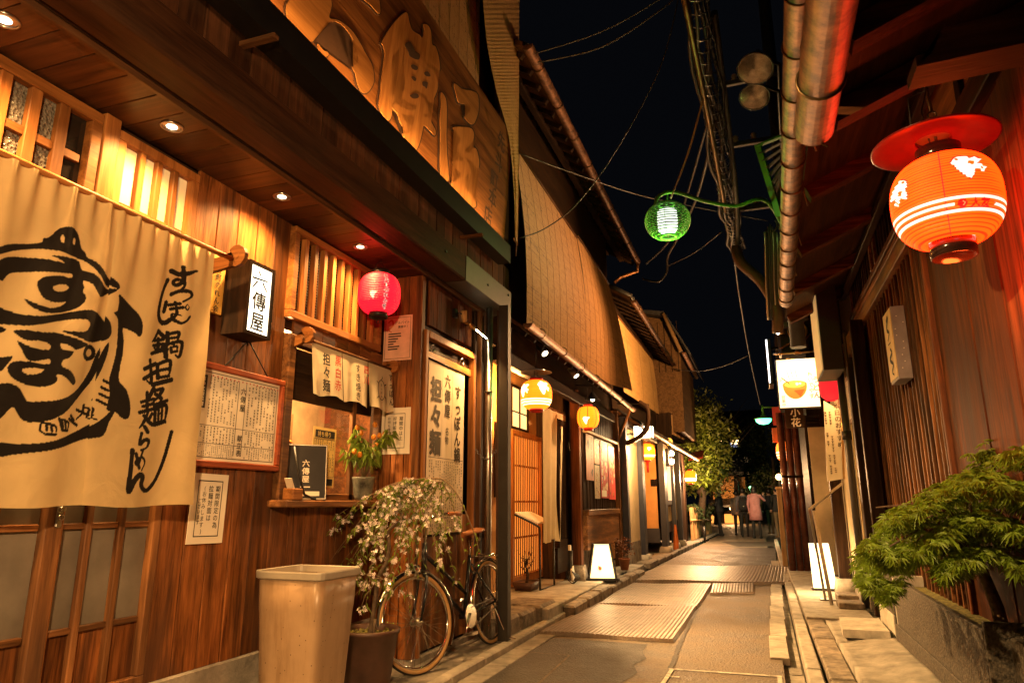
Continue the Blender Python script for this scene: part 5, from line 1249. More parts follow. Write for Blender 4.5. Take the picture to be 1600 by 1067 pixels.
m = MB(); m.tube([bb+V((0, .055, 0)), bb+V((0, .062, 0))], .085, 24); m.ring(bb+V((0, .058, 0)), .088, .006, (0, 1, 0), 28, 6); m.build('chainring', M_CHROME, t, BM)
m = MB(); m.tube([bb+V((.02, .066, .02)), bb+V((.13, .07, -.105))], .008, 8); m.box(bb+V((.135, .115, -.11)), (.09, .08, .022)); m.build('crank', M_CHROME, t, BM)
m = MB(); m.tube([bb+V((-.02, -.066, -.02)), bb+V((-.13, -.07, .105))], .008, 8); m.box(bb+V((-.135, -.115, .11)), (.09, .08, .022)); m.build('crank', M_CHROME, t, BM)
m = MB(); 
for s_ in (-.09, .062): m.tube([bb+V((0, .06, s_)), hubR+V((0, .06, s_*.45))], .005, 6)
m.build('chain', M_STEELD, t, BM)
m = MB()
for s_ in (-1, 1): m.tube([hubR+V((.0, s_*.075, .0)), hubR+V((-.06, s_*.08, .36)), hubR+V((.24, s_*.05, .40))], .005, 6); m.tube([hubR+V((-.3, s_*.07, .37)), hubR+V((.18, s_*.07, .37))], .006, 6)
for x in (-.28, -.16, -.04, .08): m.tube([hubR+V((x, -.07, .37)), hubR+V((x, .07, .37))], .004, 6)
m.build('luggage_rack', M_CHROME, t, BM)
m = MB(); m.tube([hubR+V((.05, .06, -.02)), hubR+V((-.10, .09, -WR+.03)), hubR+V((-.12, .16, -WR+.015))], .008, 8); m.build('kickstand', M_CHROME, t, BM)
m = MB(); m.tube([headB+V((.06, 0, .02)), headB+V((.12, 0, .02))], [.045, .05], 14); m.build('headlight', M_CHROME, t, FM)
m = MB(); m.tube([hubR+V((-.37, 0, .12)), hubR+V((-.385, 0, .12))], .022, 12); m.build('rear_reflector', M_REDP, t, BM)
ik = Ink((BM @ (bb.lerp(seatT, .30)+V((.0, .0185, 0)))), (BM.to_3x3() @ (seatT-bb).normalized()), BM.to_3x3() @ V((-.94, 0, -.34)), .001) if False else None
# ------------------------------------------------------------------ machiya next door
FX = -2.40
B2 = thing('townhouse', 'old two-storey townhouse with tall reed blinds and a lattice door beside the restaurant', 'building', (-2.6, 9, 0))
m = MB(); m.bx(-6.5, -3.06, 6.18, 9.65, 0, 6.6); m.bx(-6.5, -2.62, 9.65, 12.15, 0, 6.6); m.bx(-3.06, -2.62, 6.18, 9.65, 2.9, 6.6); m.build('wall_core', W_DARK, B2)
m = MB(); m.bx(-2.62, -2.42, 6.18, 12.15, 3.0, 6.3); m.build('upper_wall', W_DARK, B2)
pbx('platform', -2.62, -2.09, 6.95, 9.9, -.04, .17, M_CONCL, B2, .012)
pbx('platform', -2.62, -2.02, 9.9, 12.6, -.04, .15, M_CONC, B2, .012)
for i, (y0, y1, x1) in enumerate(((5.98, 6.42, -2.2), (6.43, 6.9, -2.19), (6.91, 7.45, -2.15))): pbx('step_stone', -2.6, x1+.0, y0, y1, -.03, .2-.01*(i % 2), M_STONE, B2, .025)
for i in range(7): pbx('edge_stone', -2.10-.02*(i % 2), -1.96+.012*i, 7.5+i*.62, 7.5+i*.62+.605, -.04, .13+.01*(i % 3), M_STONE, B2, .02)
# main roof: sloping boards, rafters, tiles, gutter
EX, EZ, WXr, WZr = -2.0, 5.86, -2.9, 6.42
RY0, RY1 = 5.95, 12.9
sl = (WZr-EZ)/(EX-WXr)
m = MB(); m.prism([(EX, RY0, EZ), (-5, RY0, EZ+3*sl), (-5, RY0, EZ+3*sl+.06), (EX, RY0, EZ+.06)], (0, RY1-RY0, 0)); m.build('roof', W_SOFFIT, B2)
for i in range(24):
    y = RY0+.12+i*.3
    m = MB(); m.bar((EX-.04, y, EZ-.035), (WXr, y, WZr-.035), .055, .06); m.build('rafter', W_DARK, B2)
for i in range(2): pbx('purlin', -2.55+.28*i-.04, -2.55+.28*i+.04, RY0, RY1, EZ+(-2.0+2.55-.28*i)*sl-.15, EZ+(-2.0+2.55-.28*i)*sl-.075, W_DARK, B2, .004)
def tile_row(parent, x, y0, y1, z, n, r=.05, name='eave_tile', slope=.62, ln=.55):
    for i in range(n):
        y = y0+(i+.5)*(y1-y0)/n; m = MB(); m.tube([(x, y, z), (x-ln, y, z+ln*slope)], r, 8); m.build(name, M_TILE, parent)
tile_row(B2, EX+.01, RY0, RY1, EZ+.085, 28, .042)
def gutter(parent, a, b_, r, mat=M_COPPER, straps=6, name='gutter'):
    a, b_ = V(a), V(b_); m = MB(); d = (b_-a).normalized(); s_ = V((1, 0, 0)); n = 14; rows = []
    for p in (a, b_): rows.append([m.bm.verts.new(p+s_*(r*math.cos(math.radians(180+k*180/n)))+V((0, 0, r*math.sin(math.radians(180+k*180/n))))) for k in range(n+1)])
    for k in range(n): f = m.bm.faces.new((rows[0][k], rows[0][k+1], rows[1][k+1], rows[1][k])); f.smooth = True
    for rg in rows: m.bm.faces.new(rg)
    go = m.build(name, mat, parent, recalc=False)
    for i in range(straps):
        p = a.lerp(b_, (i+.5)/straps); m = MB(); m.ring(p, r+.004, .005, (d.x, d.y, d.z), 20, 5); m.build('strap', M_BRONZE, go)
    return go
gutter(B2, (EX+.06, RY0-.02, EZ-.005), (EX+.05, RY1, EZ-.02), .06, straps=9)
m = MB(); m.tube([(EX+.05, RY1-.02, EZ-.06), (EX+.04, RY1, EZ-.22), (EX-.3, RY1, EZ-.3), (-2.42, RY1-.05, EZ-.42)], .035, 10); m.build('gutter_elbow', M_COPPER, B2)
# pent roof over the ground floor
PX, PZ = -2.08, 2.86
m = MB(); m.prism([(PX, 6.2, PZ), (-2.44, 6.2, PZ+.26), (-2.44, 6.2, PZ+.30), (PX, 6.2, PZ+.035)], (0, 5.95, 0)); m.build('pent_roof', W_SOFFIT, B2)
for i in range(20): 
    y = 6.3+i*.3; m = MB(); m.bar((PX-.01, y, PZ-.025), (-2.43, y, PZ+.225), .045, .045); m.build('rafter', W_DARK, B2)
gutter(B2, (PX+.065, 6.12, PZ+.04), (PX+.065, 12.1, PZ-.05), .048, straps=7)
m = MB(); m.bx(-2.62, -2.42, 6.18, 12.15, 2.75, 3.0); m.build('lintel_wall', W_DARK, B2)
pbx('eave_beam', -2.44, -2.34, 6.2, 12.15, 2.58, 2.72, W_DARK, B2, .006)
# ground floor: porch wall set back with shoji light, lattice door, posts
pbx('porch_wall', -3.06, -3.03, 6.2, 9.6, .17, 2.9, M_PLASTERO, B2, 0); pbx('porch_return', -3.03, -2.62, 9.58, 9.62, .17, 2.9, W_DARK, B2, 0); pbx('porch_return', -3.03, -2.62, 6.2, 6.24, .17, 2.9, M_PLASTERO, B2, 0); pbx('porch_floor', -3.06, -2.62, 6.2, 9.6, .05, .168, M_CONCL, B2, 0)
lat = MB(); 
LX = -2.96; ly0, ly1 = L(800, 760, LX)[0], L(847, 760, LX)[0]
for (p0, p1, q0, q1) in ((ly0, ly1, 2.06, 2.12), (ly0, ly1, .2, .30), (ly0, ly0+.06, .30, 2.06), (ly1-.06, ly1, .30, 2.06)): lat.bx(LX-.03, LX+.01, p0, p1, q0, q1, .003)
lo = lat.build('lattice_door', W_HONEY, B2)
for i in range(15): pbox('slat', (LX-.005, ly0+.06+(i+.5)*(ly1-ly0-.12)/15, 1.18), (.014, .026, 1.76), W_HONEY, lo, .002)
for z in (.75, 1.2, 1.66): pbx('rail', LX-.03, LX-.015, ly0+.06, ly1-.06, z, z+.025, W_HONEY, lo, .002)
pbx('shoji_paper', LX-.055, LX-.05, ly0+.04, ly1-.04, .3, 2.06, emit('orange_lit_paper', (1, .34, .05), 1.3), lo, 0)
sh = lattice('shoji_window', ly0, L(826, 600, LX)[0], 2.14, 2.72, LX, 2, [2.37], .03, .02, W_DARK, B2, E_SHOJI, depth=.03)
def post(y, x, z0, z1, w_, mat, parent, base=True, nm='post'):
    pbox(nm, (x, y, (z0+z1)/2), (w_, w_, z1-z0), mat, parent, .006)
    if base:
        m = MB(); loft(m, [rrect(x, y, w_*.95, w_*.95, z0-.02, .01, 2), rrect(x, y, w_*.7, w_*.7, z0+.20, .01, 2)], True, True); m.build('post_base', M_STONE, parent)
py_ = 9.55
post(py_, -2.43, .17, 2.78, .125, W_RED, B2)
post(6.3, -2.6, .17, 2.78, .10, W_DARK, B2, False)
# dark lattice window between curtain and post
q0, q1 = 9.08, 9.56
m = MB(); 
for (p0, p1, a0, a1) in ((q0, q1, 2.25, 2.33), (q0, q1, .62, .72), (q0, q0+.06, .72, 2.25), (q1-.05, q1, .72, 2.25)): m.bx(-2.62, -2.56, p0, p1, a0, a1, .003)
lw = m.build('lattice_window', W_DARK, B2)
for i in range(7): pbox('slat', (-2.585, q0+.06+(i+.5)*(q1-q0-.11)/7, 1.49), (.03, .03, 1.53), W_DARK, lw, .002)
for z in (1.0, 1.4, 1.85): pbx('rail', -2.61, -2.595, q0+.06, q1-.05, z, z+.03, W_DARK, lw, .002)
pbx('shoji_paper', -2.65, -2.645, q0, q1, .7, 2.27, emit('dim_lit_paper', (1, .48, .15), .22), lw, 0)
pbx('apron_board', -2.64, -2.56, q0-.1, q1+.05, .30, .62, W_DARK, B2, .004)
# cream curtain
def curtain(name, label, y0, y1, z0, z1, x, taper=.0, cat='curtain', mat=None):
    nu, nv = 60, 30; U, Vv = np.meshgrid(np.linspace(0, 1, nu), np.linspace(0, 1, nv), indexing='ij')
    y = y0+(y1-y0)*U*(1-taper*(1-Vv)**1.0*(.75-U*0)); z = z0+(z1-z0)*Vv-.02*np.sin(U*9)*(1-Vv)
    xx = x+.022*np.sin(U*24+Vv*.8)*(.4+.6*(1-Vv))
    o = mesh_np(name, np.stack([xx.ravel(), y.ravel(), z.ravel()], 1), grid_faces(nu, nv), mat or M_CLOTHC, None, True); return tag(o, label, cat)
curtain('door_curtain', 'long cream curtain hanging beside the orange lattice door', L(847, 640, -2.58)[0], L(884, 640, -2.58)[0], .72, 2.42, -2.58, .42)
t = thing('curtain_rod', 'thin pole carrying the long cream curtain', 'pole', (-2.38, 8, 2.34)); m = MB(); m.tube([(-2.58, 7.6, 2.45), (-2.58, 9.55, 2.43)], .01, 8); m.build('rod', W_HONEY, t)
# bay with posters
BX = -2.36
pbx('bay_sill', BX-.1, BX+.05, 9.75, 12.05, 1.02, 1.10, W_WORN, B2, .005); pbx('bay_apron', BX-.1, BX+.03, 9.72, 12.05, .55, 1.02, W_WORN, B2, .006)
planks(9.72, 12.05, BX-.02, 1.10, 2.75, .06, W_DARK, B2, name='bay_board', jit=.004)
pbx('bay_core', BX-.2, BX-.05, 9.7, 12.05, .55, 2.75, W_DARK, B2, 0); pbx('under_bay', BX-.25, BX-.2, 9.7, 12.05, .1, .55, M_STONE, B2, 0)
pbx('bay_ledge', BX-.02, BX+.06, 9.75, 12.05, 2.19, 2.23, W_PALE, B2, .004)
pbx('end_post', BX-.06, BX+.06, 12.05, 12.17, .1, 2.8, W_WORN, B2, .005)
def poster(name, label, y0, y1, z0, z1, x, base, blobs, seed, cat='poster', frame=None):
    random.seed(seed); t = thing(name, label, cat, (x, (y0+y1)/2, z0)); pbx('paper', x, x+.004, y0, y1, z0, z1, base, t, 0)
    if frame:
        for (p0, p1, a0, a1) in ((y0-.03, y1+.03, z1, z1+.03), (y0-.03, y1+.03, z0-.03, z0), (y0-.03, y0, z0, z1), (y1, y1+.03, z0, z1)): pbx('frame', x-.004, x+.012, p0, p1, a0, a1, frame, t, .002)
    mats = {}
    for (mt, n, sz) in blobs:
        ik = Ink((x+.0045, y0, z0), WU, WV, .0008); w_, h_ = y1-y0, z1-z0
        for k in range(n):
            u, v = random.uniform(sz, w_-sz), random.uniform(sz, h_-sz); pts = [(u+sz*random.uniform(.3, 1)*math.cos(a), v+sz*random.uniform(.3, 1)*math.sin(a)) for a in np.linspace(0, 2*PI, 9)[:-1]]; ik.poly(pts)
        mats[id(mt)] = ik.build('print', mt, t)
    return t, x, y0, z0, y1-y0, z1-z0
C_RED, C_DK, C_CR, C_OR, C_BL = plain('poster_red', (.5, .03, .02), .6), plain('poster_dark', (.04, .025, .02), .6), plain('poster_cream', (.7, .55, .35), .6), plain('poster_orange', (.6, .2, .04), .6), plain('poster_blue', (.05, .08, .2), .6)
PR = [poster('festival_poster', 'pale red poster with a dark picture, leftmost on the bay next to the post', 9.85, 10.33, 1.52, 2.22, BX+.0, plain('poster_pink', (.5, .2, .13), .6), [(C_DK, 2, .1)], 1),
 poster('festival_poster', 'narrow orange poster on the upper part of the bay beside the tall red ones', 10.38, 10.74, 1.78, 2.15, BX, C_OR, [(C_DK, 5, .05), (C_CR, 6, .04)], 2),
 poster('festival_poster', 'narrow pale list below the orange poster on the bay', 10.38, 10.72, 1.26, 1.76, BX, C_CR, [(C_OR, 5, .03), (C_DK, 4, .02)], 3),
 poster('festival_poster', 'red poster crowded with dancers in the middle of the bay', 10.80, 11.36, 1.27, 2.16, BX, C_RED, [(C_CR, 16, .06), (C_DK, 9, .05), (C_OR, 12, .06), (C_BL, 4, .04)], 4),
 poster('festival_poster', 'red and cream poster with dancers at the far end of the bay', 11.42, 11.95, 1.25, 2.13, BX, C_RED, [(C_CR, 14, .06), (C_OR, 12, .06), (C_DK, 10, .05)], 5)]
for p in PR: p[0]['group'] = 'posters on the bay window'
t, x, y0, z0, w_, h_ = PR[0]; ik = Ink((x+.006, y0, z0), WU, WV); ik.vtext('京おどり', w_*.7, h_-.05, .1, .02); ik.build('lettering', C_DK, t)
t, x, y0, z0, w_, h_ = PR[3]; ik = Ink((x+.006, y0, z0), WU, WV); ik.rect(.03, .02, .4, .12); ik.vtext('鴨川をどり', .1, h_-.05, .12, .03); ik.build('lettering', M_PAPERW, t)
t, x, y0, z0, w_, h_ = PR[2]; ik = Ink((x+.006, y0, z0), WU, WV); ik.lines(.03, .03, w_-.03, h_-.04, 6); ik.build('lettering', C_DK, t)
for q_, (ya, yb, lab) in enumerate(((6.25, 6.66, 'framed red menu picture on the porch wall, upper one'),)):
    pass
t = thing('porch_poster', 'framed red poster at the near edge of the porch beside the lattice door', 'poster', (-2.9, 6.9, 1.4)); pbx('paper', LX+.06, LX+.068, 7.6, 7.95, 1.30, 2.1, plain('menu_red', (.35, .04, .02), .5), t, 0); pbx('frame', LX+.045, LX+.059, 7.56, 7.99, 1.26, 2.14, W_DARK, t, .003)
ik = Ink((LX+.069, 7.6, 1.3), WU, WV); ik.vtext('本日のお品', .17, .74, .12, .02); ik.build('lettering', C_CR, t)
# blinds on the upper floor
GB = 'reed blinds on the upper floors'
blind('reed_blind', 'tall brown reed blind next to the signboard, its foot tied out over the gutter', [(-2.08, 6.28, 2.93), (-2.06, 8.78, 2.84), (-2.25, 9.12, 4.95), (-2.25, 6.36, 5.0)], M_REED, GB, .055, 40, 190, 9)
blind('reed_blind', 'long brown reed blind swinging out at its lower corner, second along the lane', [(-2.09, 8.80, 2.92), (-1.98, 11.2, 2.98), (-2.25, 11.4, 4.95), (-2.25, 9.14, 5.0)], M_REED, GB, .07, 36, 170, 8, .10)
# lanterns and lamps of this house
def prn_stripes(bird=True, bands=(-.045, -.075, -.105), white=(6, 4.6, 3.0), bp=((.16, .04), (-.12, .02)), bs=.07, band_w=.006, red_seam=None, txt=None):
    def f(uv):
        out = []
        if red_seam: out.append(((np.abs(uv[:, 0]-red_seam[0]) < .006), red_seam[1]))
        for b_ in bands: out.append((np.abs(uv[:, 1]-b_) < band_w, white))
        for (u, v) in (bp if bird else ()):
            q = (uv-np.array([u, v]))/bs; out.append((in_poly(q, PLOVER), white))
            for lg in PLEGS: out.append((on_stroke(q, lg, .09, False), white))
            out.append((((q[:, 0]+.3)**2+(q[:, 1]-.42)**2) < .004, (.8, .1, .02)))
        if txt: out += txt(uv)
        return out
    return f
c = V((-2.22, 6.94, 2.17)); c = RX(838, 617, -2.16); t = thing('yellow_paper_lantern', 'large yellow paper lantern with a white plover and stripes at the porch', 'lantern', c, 'lit paper lanterns')
YB, YR = (3.0, .46, .014), (1.7, .24, .008)
paper_lantern(t, c, .165, .30, 24, YB, YR, prn_stripes(white=(3.5, 2.8, 1.4), bp=((.085, .05), (-.16, .03)), bs=.14, bands=(-.06, -.085, -.11)), facing(c), 110, .62, 90)
caps(t, c, .075, .30, M_REDP, hb=.03)
m = MB(); m.tube([(c.x, c.y-.06, c.z+.17), (c.x, c.y-.06, c.z+.25)], .004, 6); m.tube([(c.x, c.y+.06, c.z+.17), (c.x, c.y+.06, c.z+.25)], .004, 6); m.lathe([(.17, .24), (.06, .27), (.0, .285)], c, 20); m.tube([(c.x, c.y, c.z+.28), (c.x, c.y, 2.82)], .004, 6); m.build('hood', M_BLACK, t)
c = RX(919, 652, -2.16); t = thing('yellow_paper_lantern', 'smaller yellow paper lantern with dark red seams in front of the poster bay', 'lantern', c, 'lit paper lanterns')
def pr_seam(uv): return [(np.abs((uv[:, 0]+.2) % .13-.065) < .004, (.35, .01, .01)), (in_poly((uv-np.array([-.03, -.06]))/.10, PLOVER), (3.0, 2.2, 1.2))]
paper_lantern(t, c, .15, .29, 20, YB, YR, pr_seam, facing(c), 96, .6, 70); caps(t, c, .065, .29, M_REDP, hb=.035)
m = MB(); m.tube([(c.x, c.y, c.z+.17), (c.x, c.y, 2.8)], .004, 6); m.build('hanger', M_BLACK, t)
lamp('porch_light', 'POINT', (-2.7, 7.7, 2.5), 110, AMBER, t, size=.08)
GS = 'small spot lamps under the pent roof'
for (px, py, x, lab, tg) in ((848, 548, -2.14, 'black spot lamp under the pent roof nearest the restaurant', (.25, 5.7, .0)), (897, 583, -2.14, 'steel spot lamp under the pent roof above the post', (.1, 8.0, .0))):
    p = RX(px, py, x); t = thing('spot_lamp', lab, 'lamp', p, GS); d = (V(tg)-p).normalized()
    m = MB(); m.tube([p-d*.09, p+d*.05], .042, 14); m.build('housing', M_STEELD if px > 860 else M_BLACK, t); m = MB(); m.tube([p+d*.051, p+d*.054], .036, 14); m.build('lens', E_LENS, t)
    m = MB(); m.tube([p-d*.05, p+V((0, 0, .2))], .006, 6); m.build('stem', M_BLACK, t); lamp('bulb', 'SPOT', tuple(p+d*.07), (900 if px < 860 else 480), (1, .55, .19), t, tg, .03, 74 if px < 860 else 88, .6)
p = RX(926, 624, -2.18); t = thing('shade_lamp', 'enamel shade lamp pointing down on the posters', 'lamp', p)
m = MB(); m.lathe([(.03, .10), (.04, .07), (.10, .0), (.115, -.012), (.108, -.012), (.09, .0)], p, 24); m.tube([p+V((0, 0, .1)), p+V((0, 0, .2)), (-2.42, p.y, p.z+.22)], .008, 6); m.build('shade', M_BLACK, t); m = MB(); m.ball(p+V((0, 0, .0)), .03, 10, 7); m.build('bulb', E_LENS, t); lamp('bulb_light', 'SPOT', tuple(p+V((0, 0, -.035))), 70, PALE, t, (BX, p.y+.3, 1.2), .03, 140, .6)
# menu stand of bent steel tube
t = thing('menu_lectern', 'bent black steel stand with a sloping menu at the porch', 'menu stand', (-2.45, 8.6, .17))
s1, s2 = RZ(844, 922, .17), RZ(866, 914, .17); hgt = .88
for s_ in (s1, s2):
    m = MB(); up_ = V((-.30, -.55, .0)); m.tube(smooth_line([tuple(s_), (s_.x, s_.y, .6), (s_.x, s_.y, .86), (s_.x-.03, s_.y-.05, .93), (s_.x-.16, s_.y-.46, 1.06)], 4).tolist(), .013, 8); m.build('leg', M_BLACK, t)
m = MB(); a_, b_ = V((s1.x-.16, s1.y-.46, 1.075)), V((s2.x-.16, s2.y-.46, 1.075)); m.prism([a_, b_, V((s2.x-.02, s2.y-.03, .945)), V((s1.x-.02, s1.y-.03, .945))], (0, 0, .018)); m.build('menu', M_PAPERW, t)
m = MB(); m.tube([s1, s2], .011, 8); m.build('foot_bar', M_BLACK, t)
# small bonsai in a dark tray
t = thing('bonsai', 'leafless bonsai in a dark rectangular tray on the porch platform', 'potted tree', (-2.5, 7.9, .17)); bp = RZ(823, 921, .17)
m = MB(); loft(m, [rrect(bp.x, bp.y, .10, .15, .172, .01, 2), rrect(bp.x, bp.y, .13, .19, .27, .01, 2), rrect(bp.x, bp.y, .115, .175, .27, .01, 2), rrect(bp.x, bp.y, .11, .17, .25, .01, 2)], True, True); m.build('tray', M_POT, t)
m = MB(); random.seed(5); b0 = V((bp.x, bp.y, .25)); m.tube([b0, b0+V((.02, .0, .1)), b0+V((-.02, .02, .2)), b0+V((.0, -.02, .3))], [.02, .016, .012, .006], 7)
for k in range(26):
    u = random.uniform(.08, .28); p = b0+V((0, 0, u)); d = V((random.uniform(-1, 1), random.uniform(-1, 1), random.uniform(.2, 1.6))); m.tube([p, p+d*.06, p+d*.12+V((0, 0, .03))], [.005, .003, .001], 4)
m.build('trunk', M_BARK, t)
# standing floor lantern
def tapered_lamp(name, label, p, w0, w1, h, mat, rot=0, cat='lantern'):
    t = thing(name, label, cat, p); m = MB(); z = p.z
    Rm = Matrix.Translation((p.x, p.y, 0)) @ Matrix.Rotation(rot, 4, 'Z')
    m.box((0, 0, z+.04), (w0+.10, w0+.10, .025)); m.box((0, 0, z+.018), (w0+.0, w0+.0, .035)); m.build('base', M_BLACK, t, Rm)
    m = MB(); loft(m, [[(sx*w0/2, sy*w0/2, z+.053) for sx, sy in ((1, 1), (-1, 1), (-1, -1), (1, -1))], [(sx*w1/2, sy*w1/2, z+h) for sx, sy in ((1, 1), (-1, 1), (-1, -1), (1, -1))]], True, True); o = m.build('paper_shade', mat, t, Rm)
    for f in o.data.polygons: f.use_smooth = False
    for sx, sy in ((1, 1), (-1, 1), (-1, -1), (1, -1)): m = MB(); m.bar((sx*(w0/2+.003), sy*(w0/2+.003), z+.05), (sx*(w1/2+.003), sy*(w1/2+.003), z+h+.01), .022, .022); m.build('corner_bar', M_BLACK, t, Rm)
    return t, Rm
p = RZ(941, 907, .15); t, Rm = tapered_lamp('floor_lantern', 'glowing tapered floor lantern standing on the platform below the posters', p, .36, .22, .48, emit('white_lamp_paper', (1, .72, .40), 1.2), .25)
ik = Ink(Rm @ V((0, -.178, p.z+.2)), Rm.to_3x3() @ V((1, 0, 0)), (Rm.to_3x3() @ V((0, .14, 1))).normalized(), .006); ik.disc(-.03, -.02, .025); ik.disc(-.045, .0, .012); ik.build('crest', plain('brown_crest', (.2, .05, .02)), t)
lamp('bulb_light', 'POINT', (p.x+.12, p.y-.34, p.z+.32), 10, (1, .66, .3), t, size=.12)
# cables and a folded sign by the post
t = thing('cable_coil', 'coil of black cable and a plug under the lattice window', 'cable', (-2.45, 9.2, .2)); m = MB()
for k in range(5): m.ring((-2.42+.01*k, 9.1+.03*k, .26), .09-.008*k, .006, (.5, .7, .3+.1*k), 20, 6)
m.tube([(-2.40, 9.1, .3), (-2.41, 9.05, .45), (-2.43, 9.1, .6)], .006, 6); m.build('cable', M_BLACK, t); pbox('plug_box', (-2.43, 9.1, .62), (.03, .05, .07), M_PAPERW, t, .003); pbox('plug_board', (-2.40, 9.12, .30), (.02, .12, .16), M_PAPERW, t, .003, Matrix.Rotation(.4, 3, 'X'))
t = thing('terracotta_pot', 'small terracotta pot with a reddish plant at the end of the poster bay', 'potted plant', (-2.12, 11.3, .15)); p = RZ(976, 890, .15)
m = MB(); m.lathe([(.0, .0), (.06, .0), (.085, .15), (.095, .15), (.095, .18), (.08, .18)], p, 16); m.build('pot', M_TERRA, t); m = MB(); random.seed(8)
for k in range(110): leaf(m, p+V((random.gauss(0, .06), random.gauss(0, .06), random.uniform(.2, .5))), (random.uniform(-1, 1), random.uniform(-1, 1), random.uniform(-.3, 1)), .07, .03, .3)
o = m.build('foliage', plain('reddish_leaf', (.25, .09, .03), .6), t, recalc=False); o['kind'] = 'stuff'
# ------------------------------------------------------------------ third and fourth houses on the left, and the far end
B3 = thing('cream_house', 'house with cream and ochre plaster, dark posts and a low tiled roof beyond the posters', 'building', (-2.6, 15, 0))
X3 = -2.24
m = MB(); m.bx(-6.5, -2.95, 12.2, 21.4, 0, 5.2); m.build('wall_core', W_DARK, B3); pbx('upper_wall', -2.95, -2.42, 12.2, 18.0, 2.75, 5.0, W_DARK, B3, 0)
pbx('plaster_wall', X3-.10, X3-.02, 12.35, 13.75, .5, 2.7, M_PLASTER, B3, 0); pbx('dado', X3-.12, X3-.01, 12.35, 13.75, .1, .5, M_STONE, B3, 0)
pbx('navy_post', X3-.06, X3+.05, 12.2, 12.36, .4, 2.7, W_NAVY, B3, .005)
def bpost(y, x, wy, nm='post', z1=2.7, mat=None): 
    pbx(nm, x-.07, x+.06, y-wy/2, y+wy/2, .12, z1, mat or W_NAVY, B3, .005); m = MB(); loft(m, [rrect(x, y, .14, wy*.75, .06, .01, 2), rrect(x, y, .11, wy*.62, .22, .01, 2)], True, True); m.build('post_base', M_CONCL, B3)
bpost(14.0, X3, .30); bpost(16.75, X3+.08, .42); bpost(18.3, X3+.1, .2); bpost(19.6, X3+.12, .2)
pbx('recess_wall', -2.94, X3-.05, 16.58, 16.62, .3, 2.7, M_PLASTERO, B3, 0); pbx('recess_back', -2.95, -2.9, 14.0, 16.6, .1, 2.7, M_PLASTERO, B3, 0); pbx('recess_dado', -2.93, X3-.02, 16.54, 16.579, .3, .62, W_NAVY, B3, 0)
pbox('small_window', (RY(1022, 754, 16.56).x, 16.565, RY(1022, 754, 16.56).z), (.16, .02, .16), M_GLASSD, B3, .003)
pbx('plaster_panel', X3+.0, X3+.06, 17.0, 19.9, .75, 2.65, M_PLASTER, B3, 0); pbx('panel_apron', X3+.0, X3+.075, 16.95, 19.9, .5, .75, W_NAVY, B3, 0); pbx('panel_strip', X3+.05, X3+.075, 18.2, 18.35, .75, 2.65, W_NAVY, B3, 0)
pbx('display_case', X3+.05, X3+.12, 17.1, 18.05, 1.15, 2.2, W_NAVY, B3, .004); pbx('display_paper', X3+.118, X3+.124, 17.25, 17.95, 1.25, 2.15, emit('lit_menu_paper', (1, .62, .4), .5), B3, 0)
pbx('dark_wall', X3-.1, X3+.1, 20.0, 21.6, .1, 2.7, W_DARK, B3, 0); pbx('end_wall', -4.5, X3+.12, 21.45, 21.55, .1, 2.8, W_DARK, B3, 0)
m = MB(); m.prism([(-1.93, 12.25, 2.50), (-2.5, 12.25, 2.86), (-2.5, 12.25, 2.92), (-1.93, 12.25, 2.56)], (.14, 9.6, 0)); m.build('pent_roof', W_SOFFIT, B3)
for i in range(34):
    y = 12.4+i*.28; x = -1.93+.14*(y-12.25)/9.6; m = MB(); m.tube([(x+.01, y, 2.565), (x-.45, y, 2.85)], .035, 6); m.build('eave_tile', M_TILE, B3)
gutter(B3, (-1.87, 12.3, 2.50), (-1.73, 21.8, 2.47), .05, straps=8)
for i in range(12): 
    y = 12.6+i*.8; m = MB(); m.bar((-1.95+.014*(y-12.25), y, 2.475), (-2.42, y, 2.78), .06, .06); m.build('rafter', W_DARK, B3)
pbx('lintel', X3-.12, X3+.04, 12.3, 20.0, 2.55, 2.68, W_NAVY, B3, .004)
for i in range(4): pbx('step_stone', -2.3, -2.0+.02*i, 13.2+i*.95, 14.1+i*.95, .0, .13-.012*i, M_STONE, B3, .02)
# upper part
m = MB(); m.prism([(-1.98, 12.0, 4.80), (-4.5, 12.0, 6.2), (-4.5, 12.0, 6.26), (-1.98, 12.0, 4.86)], (0, 6.2, 0)); m.build('roof', W_SOFFIT, B3)
tile_row(B3, -1.97, 12.0, 18.2, 4.90, 26, .045); gutter(B3, (-1.92, 12.0, 4.79), (-1.92, 18.2, 4.77), .055, straps=6)
for i in range(16): m = MB(); m.bar((-2.0, 12.2+i*.4, 4.765), (-2.45, 12.2+i*.4, 5.01), .05, .05); m.build('rafter', W_DARK, B3)
blind('reed_blind', 'orange-lit yellow reed blind in three lengths over the cream house', [(-2.2, 12.25, 3.15), (-2.2, 16.9, 3.3), (-2.3, 17.0, 4.68), (-2.3, 12.35, 4.62)], M_REEDY, GB, .015, 18, 90, 3)
